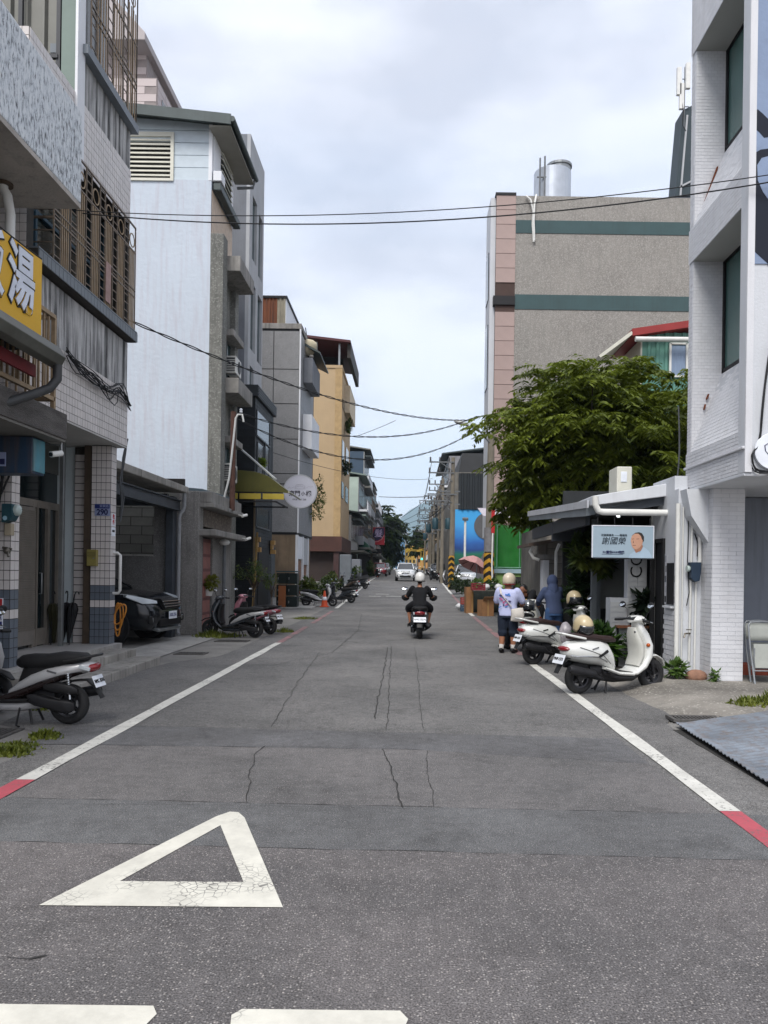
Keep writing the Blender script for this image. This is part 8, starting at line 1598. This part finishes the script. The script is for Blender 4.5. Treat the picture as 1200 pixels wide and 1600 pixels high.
def pole(x, y, h, r, label, arms=(), stripes=None, trafo=False, thin=False):
    t = thing('utility_pole', label, 'utility pole', (x, y, zg(y))); z0 = zg(y); part('pole', MB().tube([(x, y, z0), (x + .03, y, z0 + h)], [r, r * .68], 14), M_pole, t, smooth=60)
    if stripes: hazard(t, x, y, r + .015, z0 + .02, z0 + stripes)
    for (dz, xa, xb) in arms:
        z = z0 + h - dz; part('crossarm', MB().bar((x + xa, y - .14, z), (x + xb, y - .14, z), .1, .09), M_greypipe, t); part('brace', MB().bar((x + xa * .55, y - .14, z), (x, y - .14, z - .6), .05), M_greypipe, t)
        for q in (.05, .45, .85): xi = x + xa + (min(0, xb) - xa) * q if xa < 0 else x + xa + (xb - xa) * q; part('insulator', MB().lathe([(.03, 0), (.07, .06), (.045, .1), (.07, .15), (.045, .2), (.06, .26), (.02, .32)], (xi, y - .14, z + (.05 if int(dz * 10) % 2 else -.38)), 'z', 8), M_cer, t, smooth=60)
    if trafo: 
        for k, dx in enumerate((-.62, .62) if trafo > 1 else (-.62,)): part('transformer', MB().lathe([(.28, 0), (.3, .05), (.3, .95), (.22, 1.05), (.05, 1.08)], (x + dx, y, z0 + h - 4.2), 'z', 16), mat('transformer_teal', '#2c4a55', .5, .15, 3), t, smooth=50)
        part('platform', MB().box(x - 1.0, x + .5, y - .2, y + .2, z0 + h - 4.35, z0 + h - 4.22), M_greypipe, t)
    return t
p_a = pole(3.3, 31.8, 7.4, .2, 'thick utility pole with black and yellow stripes rising beside the tree', stripes=2.45)
part('faded_wrap', MB().lathe([(.212, 2.5), (.209, 3.5)], (3.3, 31.8, zg(31.8)), 'z', 22, cap=False), mat('wrap_grey', '#767476', .7, .2, 6), p_a); part('red_label', MB().box(3.36, 3.5, 31.56, 31.585, 3.3, 4.3), M_redink, p_a); part('side_pipe', MB().tube([(3.48, 31.5, .1), (3.4, 31.55, 2), (3.42, 31.58, 3.3)], .035, 7), M_pvc, p_a, smooth=60)
lm = thing('street_lamp', 'grey street lamp head on an arm reaching out of the tree', 'street lamp', (3.3, 31.8, 7)); la, lb_ = at_Y(713, 659, 31.0), at_Y(748, 672, 31.4)
part('arm', MB().tube([la + Vector((.35, .1, -.1)), lb_, (3.3, 31.75, 7.0)], .035, 7), M_alu, lm, smooth=60); part('lamp_head', MB().loft([(-.1, 0, .03, .02), (0, .0, .11, .07), (.2, .0, .13, .09), (.38, .0, .1, .07), (.5, .0, .05, .04)], 14).xf(Matrix.Translation(la) @ Matrix.Rotation(R(14), 4, 'Y')), mat('lamp_grey', '#b3b5b2', .4, .1, 4), lm, smooth=60)
pole(2.97, 54, 9.3, .19, 'tall concrete pole with three crossarms and black yellow stripes', [(.35, -1.65, .1), (1.1, -1.7, .1), (2.6, -1.75, .35)], 2.4)
pole(3.3, 60, 8.8, .17, 'concrete pole behind the striped crossarm pole', [(1.4, -1.0, .6), (2.4, -1.2, .6)], 2.2); pole(3.1, 74, 9.2, .18, 'concrete pole with grey transformers on the right', [(.5, -1.3, .6), (1.6, -1.3, .6)], None, 2)
pole(2.9, 92, 9.6, .18, 'concrete pole with one transformer further along the right', [(.4, -1.8, .2), (1.6, -1.9, .3), (2.8, -1.8, .2)], None, 1); pole(3.0, 118, 9.6, .18, 'distant pole with crossarms beyond the transformers', [(.4, -1.9, .3), (1.5, -1.9, .3), (2.6, -1.8, .3)], None, 1); pole(3.0, 148, 9.4, .18, 'farthest crossarm pole near the far crossing', [(.4, -1.8, .8), (1.5, -1.8, .8)])
pole(2.8, 66, 9.0, .16, 'slim concrete pole just beyond the crossarm poles on the right', [(.5, -1.2, .4), (1.9, -1.0, .4)]); pole(3.1, 83, 9.4, .17, 'concrete pole between the two transformer poles', [(.4, -1.6, .3), (1.3, -1.5, .3), (3.2, -1.2, .2)]); pole(2.9, 104, 9.5, .17, 'concrete pole past the single transformer', [(.5, -1.7, .3), (2.0, -1.6, .3)])
pole(-5.3, 108, 8.5, .16, 'utility pole among the far left shop houses', [(.4, -.6, .9)])
l2 = thing('floodlight_pole', 'thin white floodlight pole in front of the painted mural', 'lamp post', (4.7, 66, zg(66))); f2 = at_Y(727, 812, 66); part('pole', MB().tube([(f2.x, 66, zg(66)), (f2.x, 66, f2.z)], .1, 10), M_pvc, l2, smooth=60); part('lamp_head', MB().obox((f2.x, 65.9, f2.z + .05), (.5, .3, .22), (R(20), 0, 0)), M_greypipe, l2, bevel=.03)
def wire(a, b, sag, r, label, twist=0, n=26, group=None, name='overhead_cable'):
    a, b = Vector(a), Vector(b); mb = MB(); P = [a.lerp(b, i / n) - Vector((0, 0, sag * 4 * (i / n) * (1 - i / n))) for i in range(n + 1)]
    if twist:
        for ph in (0, PI):
            m = n * 6; Q = []
            for i in range(m + 1):
                f = i / m; c = a.lerp(b, f) - Vector((0, 0, sag * 4 * f * (1 - f))); w = f * (b - a).length * 9 / 2; Q.append(c + Vector((0, math.cos(w + ph) * twist * .6, math.sin(w + ph) * twist)))
            mb.tube(Q, r, 4)
    else: mb.tube(P, r, 5)
    return single(name, mb, M_cable, label, 'cable', group=group, smooth=60)
# the two wires that cross the street high up, from the tiled house to the mural corner
wire(at_X(108, 328, -5.1), at_Y(1230, 269, 9.72), .27, .007, 'upper of the two thin wires crossing the street high up'); wire(at_X(125, 333, -5.08), at_Y(1230, 280, 9.72), .34, .0095, 'lower of the two wires crossing the street high up')
single('wall_bracket', MB().bar(at_Y(1230, 269, 9.72), at_Y(1230, 269, 9.9), .02).bar(at_Y(1230, 280, 9.72), at_Y(1230, 280, 9.9), .02), M_greypipe, 'metal wire bracket on the mural wall of the corner building', 'bracket')
wire(at_Y(201, 500, 13.95), at_Y(742, 656, 31.5), .55, .012, 'twisted cable running from the tiled house corner down to the lamp pole', .02, 40); wire(at_Y(372, 645, 21.3), at_Y(744, 651, 31.5), .75, .012, 'twisted cable from the rusty pipe pole across to the lamp pole', .02, 40); wire(at_Y(372, 655, 21.3), at_Y(752, 666, 31.5), 1.25, .012, 'lowest twisted cable sagging across the street to the lamp pole', .02, 40)
wire(at_Y(556, 682, 25), at_Y(618, 657, 25.5), .02, .008, 'short tie wire linking the sagging cables'); wire(at_Y(405, 700, 33), at_Y(676, 748, 54), .5, .012, 'thin wire slanting from the black house to the crossarm pole'); wire(at_Y(592, 776, 140), at_Y(668, 776, 92), .1, .05, 'straight cable crossing the far end of the street')
for k, (ya, yb, dz, xo) in enumerate([(54, 92, .35, -1.5), (54, 92, 1.1, -1.6), (92, 118, .4, -1.7), (92, 118, 1.6, -1.8), (118, 148, .4, -1.6), (118, 148, 1.5, -1.6), (60, 74, 1.4, -.8), (74, 92, 1.6, -.8)]): wire((3.0 + xo, ya, zg(ya) + 9.4 - dz), (3.0 + xo, yb, zg(yb) + 9.5 - dz), .5, .02, 'power line strung between crossarms of the right hand poles', group='power lines between the right hand poles')
for k in range(9): wire((2.9 + .05 * k, 54 + 4 * k, zg(60) + 6.2 + .25 * k), (2.2 - .1 * k, 92 + 3 * k, zg(95) + 6.6 + .3 * k), .35 + .05 * (k % 4), .018, 'slack service cable tangled between the right hand poles', group='service cables tangled between the right hand poles')
for k in range(7): wire((-6.0, 128 + 6 * k, 7.5 + .6 * k + zg(128)), (2.2, 92 + 9 * k, 9.6 - .5 * k + zg(92)), .7, .03, 'cable sagging across the far part of the street', group='cables across the far part of the street')
# far crossing: traffic signals and riders
def signal(x, y, label, gl=None):
    t = thing('traffic_light', label, 'traffic light', (x, y, zg(y))); z = zg(y); part('post', MB().tube([(x, y, z), (x, y, z + 5.2)], .1, 8), mat('signal_yellow', '#a98a2c', .6), t); part('mast_arm', MB().tube([(x, y, z + 5.1), (x - 4.2, y, z + 5.3)], .08, 8), mat('signal_yellow', '#a98a2c', .6), t)
    for dx in (-3.6, -.6): part('housing', MB().box(x + dx - .6, x + dx + .6, y - .25, y, z + 5.0, z + 5.5), mat('signal_yellow', '#a98a2c', .6), t); part('lens', MB().lathe([(.14, 0), (.14, .02)], (x + dx + .4, y - .28, z + 5.25), 'y', 10), M_blkp, t)
    if gl: part('green_lamp', MB().lathe([(.2, 0), (.2, .03)], (x - .4, y - .3, z + 2.9), 'y', 12), emis('signal_green', '#2fe0c0', 4), t); part('low_housing', MB().box(x - .7, x - .12, y - .25, y, z + 2.6, z + 3.4), M_green, t)
    return t
signal(3.6, 194, 'yellow traffic light on a mast arm at the far crossing', True); signal(3.2, 209, 'second yellow traffic light behind the far crossing')
for i, (x, y, c) in enumerate([(-1.5, 160, C_grey), (-.2, 168, C_white), (.6, 172, C_grey), (2.2, 128, C_grey), (2.6, 110, C_silver), (2.5, 76, C_grey), (3.2, 118, C_grey), (-3.6, 88, C_grey)]): s_ = dup(SCO, label='small distant scooter near the far end of the street'); s_['group'] = 'distant scooters at the far end of the street'; recolour(s_, tb(c, c)); put(s_, x, y, 90 + 15 * (i % 3))

# ------------------------------------------------------------------ market stall by the first striped pole
M_card = mat('cardboard', '#8a6442', .85, .15, 4, streak=.3, streak_col=(.12, .07, .04))
def carton(x, y, w, d, h, label, a=0, open_=True):
    t = thing('cardboard_box', label, 'box', (x, y, zg(y))); m = Matrix.Rotation(R(a), 4, 'Z'); b = MB().box(-w/2, w/2, -d/2, -d/2 + .012, 0, h).box(-w/2, w/2, d/2 - .012, d/2, 0, h).box(-w/2, -w/2 + .012, -d/2 + .012, d/2 - .012, 0, h).box(w/2 - .012, w/2, -d/2 + .012, d/2 - .012, 0, h).box(-w/2 + .012, w/2 - .012, -d/2 + .012, d/2 - .012, 0, .02); part('carton', b, M_card, t, local=True)
    part('tape', MB().box(-.03, .03, -d/2 - .003, -d/2 - .0005, 0, h), mat('tape_tan', '#a07c4e', .4), t, local=True)
    if open_: part('flap', MB().obox((0, -d/2 - .08, h + .06), (w * .95, .012, .2), (R(50), 0, 0)).obox((w/2 + .07, 0, h + .05), (.012, d * .9, .2), (0, R(50), 0)), M_card, t, local=True)
    t.rotation_euler = (0, 0, R(a)); return t
carton(2.55, 31.2, .5, .5, 1.05, 'tall brown cardboard box at the edge of the road by the stall', 5, False); carton(2.95, 29.4, .48, .45, .62, 'open cardboard box with torn flaps in front of the stall', 20)
def crate(x, y, z, col, label, w=.55, d=.4, h=.28):
    t = thing('plastic_crate', label, 'crate', (x, y, z)); m_ = mat('crate_%s' % col[1:], col, .5, .12, 5); b = MB().box(x - w/2, x + w/2, y - d/2, y + d/2, z, z + .02)
    for j in range(4): zz = z + .03 + j * h / 4; b.box(x - w/2, x + w/2, y - d/2, y - d/2 + .015, zz, zz + h / 4 - .025).box(x - w/2, x + w/2, y + d/2 - .015, y + d/2, zz, zz + h / 4 - .025).box(x - w/2, x - w/2 + .015, y - d/2 + .015, y + d/2 - .015, zz, zz + h / 4 - .025).box(x + w/2 - .015, x + w/2, y - d/2 + .015, y + d/2 - .015, zz, zz + h / 4 - .025)
    for sx in (-1, 1):
        for sy in (-1, 1): b.box(x + sx * (w/2 - .02) - .02, x + sx * (w/2 - .02) + .02, y + sy * (d/2 - .02) - .022, y + sy * (d/2 - .02) + .022, z, z + h)
    part('basket', b, m_, t, kind='stuff'); return t
tz = zg(31)
tbl = thing('stall_table', 'low market stall table covered with a dark cloth', 'table', (3.0, 30.6, tz)); part('top', MB().box(2.55, 3.75, 30.2, 31.4, tz + .9, tz + .94), M_weath, tbl); part('cloth', MB().grid(lambda u, v: (2.55 + 1.2 * u, 30.17 + .02 * math.sin(u * 30), tz + .93 - .85 * v), 30, 3), mat('cloth_dark', '#151a16', .9, .2, 5), tbl, smooth=60, solid=.01)
for x in (2.6, 3.7): part('leg', MB().bar((x, 30.3, tz), (x, 30.3, tz + .9), .05).bar((x, 31.3, tz), (x, 31.3, tz + .9), .05), M_weath, tbl)
crate(2.75, 30.5, tz + .945, '#7c2730', 'red plastic crate on the left of the stall table'); crate(3.35, 30.6, tz + .945, '#2d3b2f', 'dark green plastic crate on the right of the stall table'); crate(2.45, 32.2, tz + .02, '#3a4f63', 'blue plastic crate on the road behind the tall cardboard box'); crate(2.45, 32.2, tz + .31, '#8a3a30', 'red plastic crate stacked on the blue crate')
for i, (x, y, c) in enumerate([(2.75, 30.5, ('#3d5a26', '#7f9a55')), (3.35, 30.6, ('#2a4420', '#5d7a35'))]): single('vegetables', leaf_blob(160, ball_fn((x, y, tz + 1.22), (.24, .17, .12)), .16), leafmat('veg_%d' % i, *c), ['pale green leafy vegetables heaped in the red crate', 'dark leafy vegetables heaped in the green crate'][i], 'vegetables', kind='stuff')
for i, (x, y, z) in enumerate([(3.05, 30.45, 1.0), (3.55, 30.3, 1.0), (3.15, 30.9, 1.05), (2.2, 33.0, .1)]):
    b = MB().ball((x, y, tz + z + .08), (.17, .14, .12), 12, 8)
    for v in b.v: v += Vector((noise.noise(v * 7), noise.noise(v * 8), noise.noise(v * 9))) * .05
    single('plastic_bag', b, mat('bag_white', '#c3c4c6', .3, .2, 9), ['white plastic bag in the middle of the stall table', 'white plastic bag at the right end of the stall table', 'crumpled white bag at the back of the stall table', 'white plastic bag lying on the road behind the crates'][i], 'plastic bag', smooth=60)
um = thing('market_parasol', 'faded pink and red parasol tilted over the market stall', 'parasol', (3.0, 36, zg(36))); uc = at_Y(741, 880, 36); mb = MB(); rg = []
tilt = Matrix.Translation(uc) @ Matrix.Rotation(R(24), 4, 'Y') @ Matrix.Rotation(R(-14), 4, 'X')
for r, z in ((.02, .34), (.3, .25), (.56, .06), (.74, -.18)): rg.append(mb.ring([tilt @ Vector((r * math.cos(2*PI*k/16) * (1 - .05 * (k % 2)), r * math.sin(2*PI*k/16) * (1 - .05 * (k % 2)), z - .03 * (k % 2))) for k in range(16)]))
mb.skin(rg, cap=False); part('canopy', mb, mat('parasol_pink', '#b98d8c', .8, .2, 2, streak=.3, streak_col=(.35, .08, .07)), um, solid=.01); part('pole', MB().tube([(3.15, 36, zg(36)), tilt @ Vector((0, 0, .33))], .025, 7), M_alu, um)
for k in range(8): a_ = 2*PI*k/8; part('rib', MB().bar(tilt @ Vector((.02, .02, .3)), tilt @ Vector((.72 * math.cos(a_), .72 * math.sin(a_), -.19)), .02), M_ink, um)
# green tarpaulin on a pipe frame, white sheet above it, dark booth
tp_ = thing('green_tarpaulin', 'bright green tarpaulin hung on a pipe frame behind the standing people', 'tarpaulin', (4.5, 33.5, 0)); g0, g1 = at_Y(772, 892, 33.5), at_Y(828, 819, 33.5)
part('sheet', MB().grid(lambda u, v: (g0.x + (g1.x - g0.x + .8) * u, 33.5 + .05 * math.sin(u * 22 + v * 3) + .03 * noise.noise((u * 6, v * 6, 0)), g0.z + (g1.z - g0.z) * v - .1 * math.sin(u * PI) * v), 40, 16), mat('tarp_green', '#1f6a26', .5, .15, 2, .2, 12), tp_, smooth=60, solid=.01); part('frame', MB().tube([(g0.x + .1, 33.4, zg(33)), (g0.x + .1, 33.4, g1.z)], .03, 7).tube([(g0.x, 33.4, g0.z + .15), (g1.x + .8, 33.4, g0.z + .15)], .025, 7).tube([(xY(812, 850, 33.4), 33.4, g0.z + .15), (xY(812, 850, 33.4), 33.4, g1.z)], .02, 6), mat('frame_green', '#5f8a72', .5), tp_)
ws = thing('white_canopy', 'white cloth canopy stretched above the green tarpaulin', 'canopy', (4, 35, 3)); w0, w1 = at_Y(764, 830, 34.5), at_Y(832, 806, 34.5)
part('sheet', MB().grid(lambda u, v: (w0.x - .3 + (w1.x - w0.x + 1.2) * u, 34.2 + 3 * v, w1.z + .05 + .5 * v - .22 * math.sin(u * PI * 2.2) ** 2 * (1 - v) - .1 * (1 - v)), 30, 8), mat('canopy_white', '#b5b0b8', .8, .1, 2), ws, smooth=60, solid=.01)
part('pole', MB().tube([(w0.x, 34.2, zg(34)), (w0.x, 34.2, w1.z)], .025, 6), M_alu, ws)
bo = thing('green_booth', 'small pale green booth below the green tarpaulin', 'booth', (4.1, 32.8, 0)); b0 = at_Y(776, 888, 32.8); part('counter', MB().box(b0.x, b0.x + 1.3, 32.8, 33.3, zg(33), b0.z - .2), mat('booth_green', '#7d9c58', .6, .15, 4), bo); part('top', MB().box(b0.x - .1, b0.x + 1.4, 32.7, 33.35, b0.z - .2, b0.z - .02), mat('booth_blue', '#8fa7b0', .5, .1, 4), bo); part('opening', MB().box(b0.x + .35, b0.x + 1.2, 32.78, 32.799, zg(33) + .4, b0.z - .35), M_dark, bo)
single('dark_fence', MB().box(3.75, 7.5, 35.6, 35.7, .1, 2.3), M_dark, 'dark board fence behind the stall', 'fence'); shrub('bush', (4.9, 30.5, zg(30)), (.9, .9, 1.0), 700, .17, 'dark shrub to the right of the green booth', ('#14220f', '#3c5222')); shrub('bush', (5.9, 32.3, zg(32) + 1.6), (1.0, .6, 1.1), 300, .16, 'thin twigs with yellow leaves in front of the green tarpaulin', ('#3c4a1c', '#6e7530'))
# goods the people are looking at
gt = thing('goods_tray', 'yellow tray of packed food on a rack between the people', 'tray', (2.7, 18.0, .9)); part('tray', MB().box(2.35, 3.0, 17.8, 18.3, .92, .98), mat('tray_yellow', '#a87b28', .5, .15, 5), gt, bevel=.01)
for i in range(6): part('pack', MB().obox((2.45 + .1 * i, 18.0 + .08 * (i % 2), 1.02), (.12, .16, .07), (0, 0, i * .7)), [mat('pack_yellow', '#b98f35', .5), M_pw, mat('pack_orange', '#a3602c', .5)][i % 3], gt, bevel=.015)
part('rack', MB().bar((2.4, 17.9, 0), (2.4, 17.9, .92), .04).bar((2.95, 17.9, 0), (2.95, 17.9, .92), .04).bar((2.4, 18.25, 0), (2.4, 18.25, .92), .04).bar((2.95, 18.25, 0), (2.95, 18.25, .92), .04), M_ink, gt)
# air over the far street
hz = single('haze', MB().box(-4200, 4200, -70, 8200, -3.0, 1150), mat('haze_tmp', (1, 1, 1)), 'thin blue haze over the far street and mountain', 'haze', loc=(0, 0, 0), kind='stuff')
hm = bpy.data.materials.new('haze_air'); hm.use_nodes = True; hn = hm.node_tree; hn.nodes.clear(); ho = hn.nodes.new('ShaderNodeOutputMaterial'); pv = hn.nodes.new('ShaderNodeVolumePrincipled'); pv.inputs['Color'].default_value = (.62, .82, 1.0, 1); pv.inputs['Density'].default_value = .00012; pv.inputs['Anisotropy'].default_value = .0; hn.links.new(pv.outputs[0], ho.inputs['Volume']); hz.data.materials[0] = hm
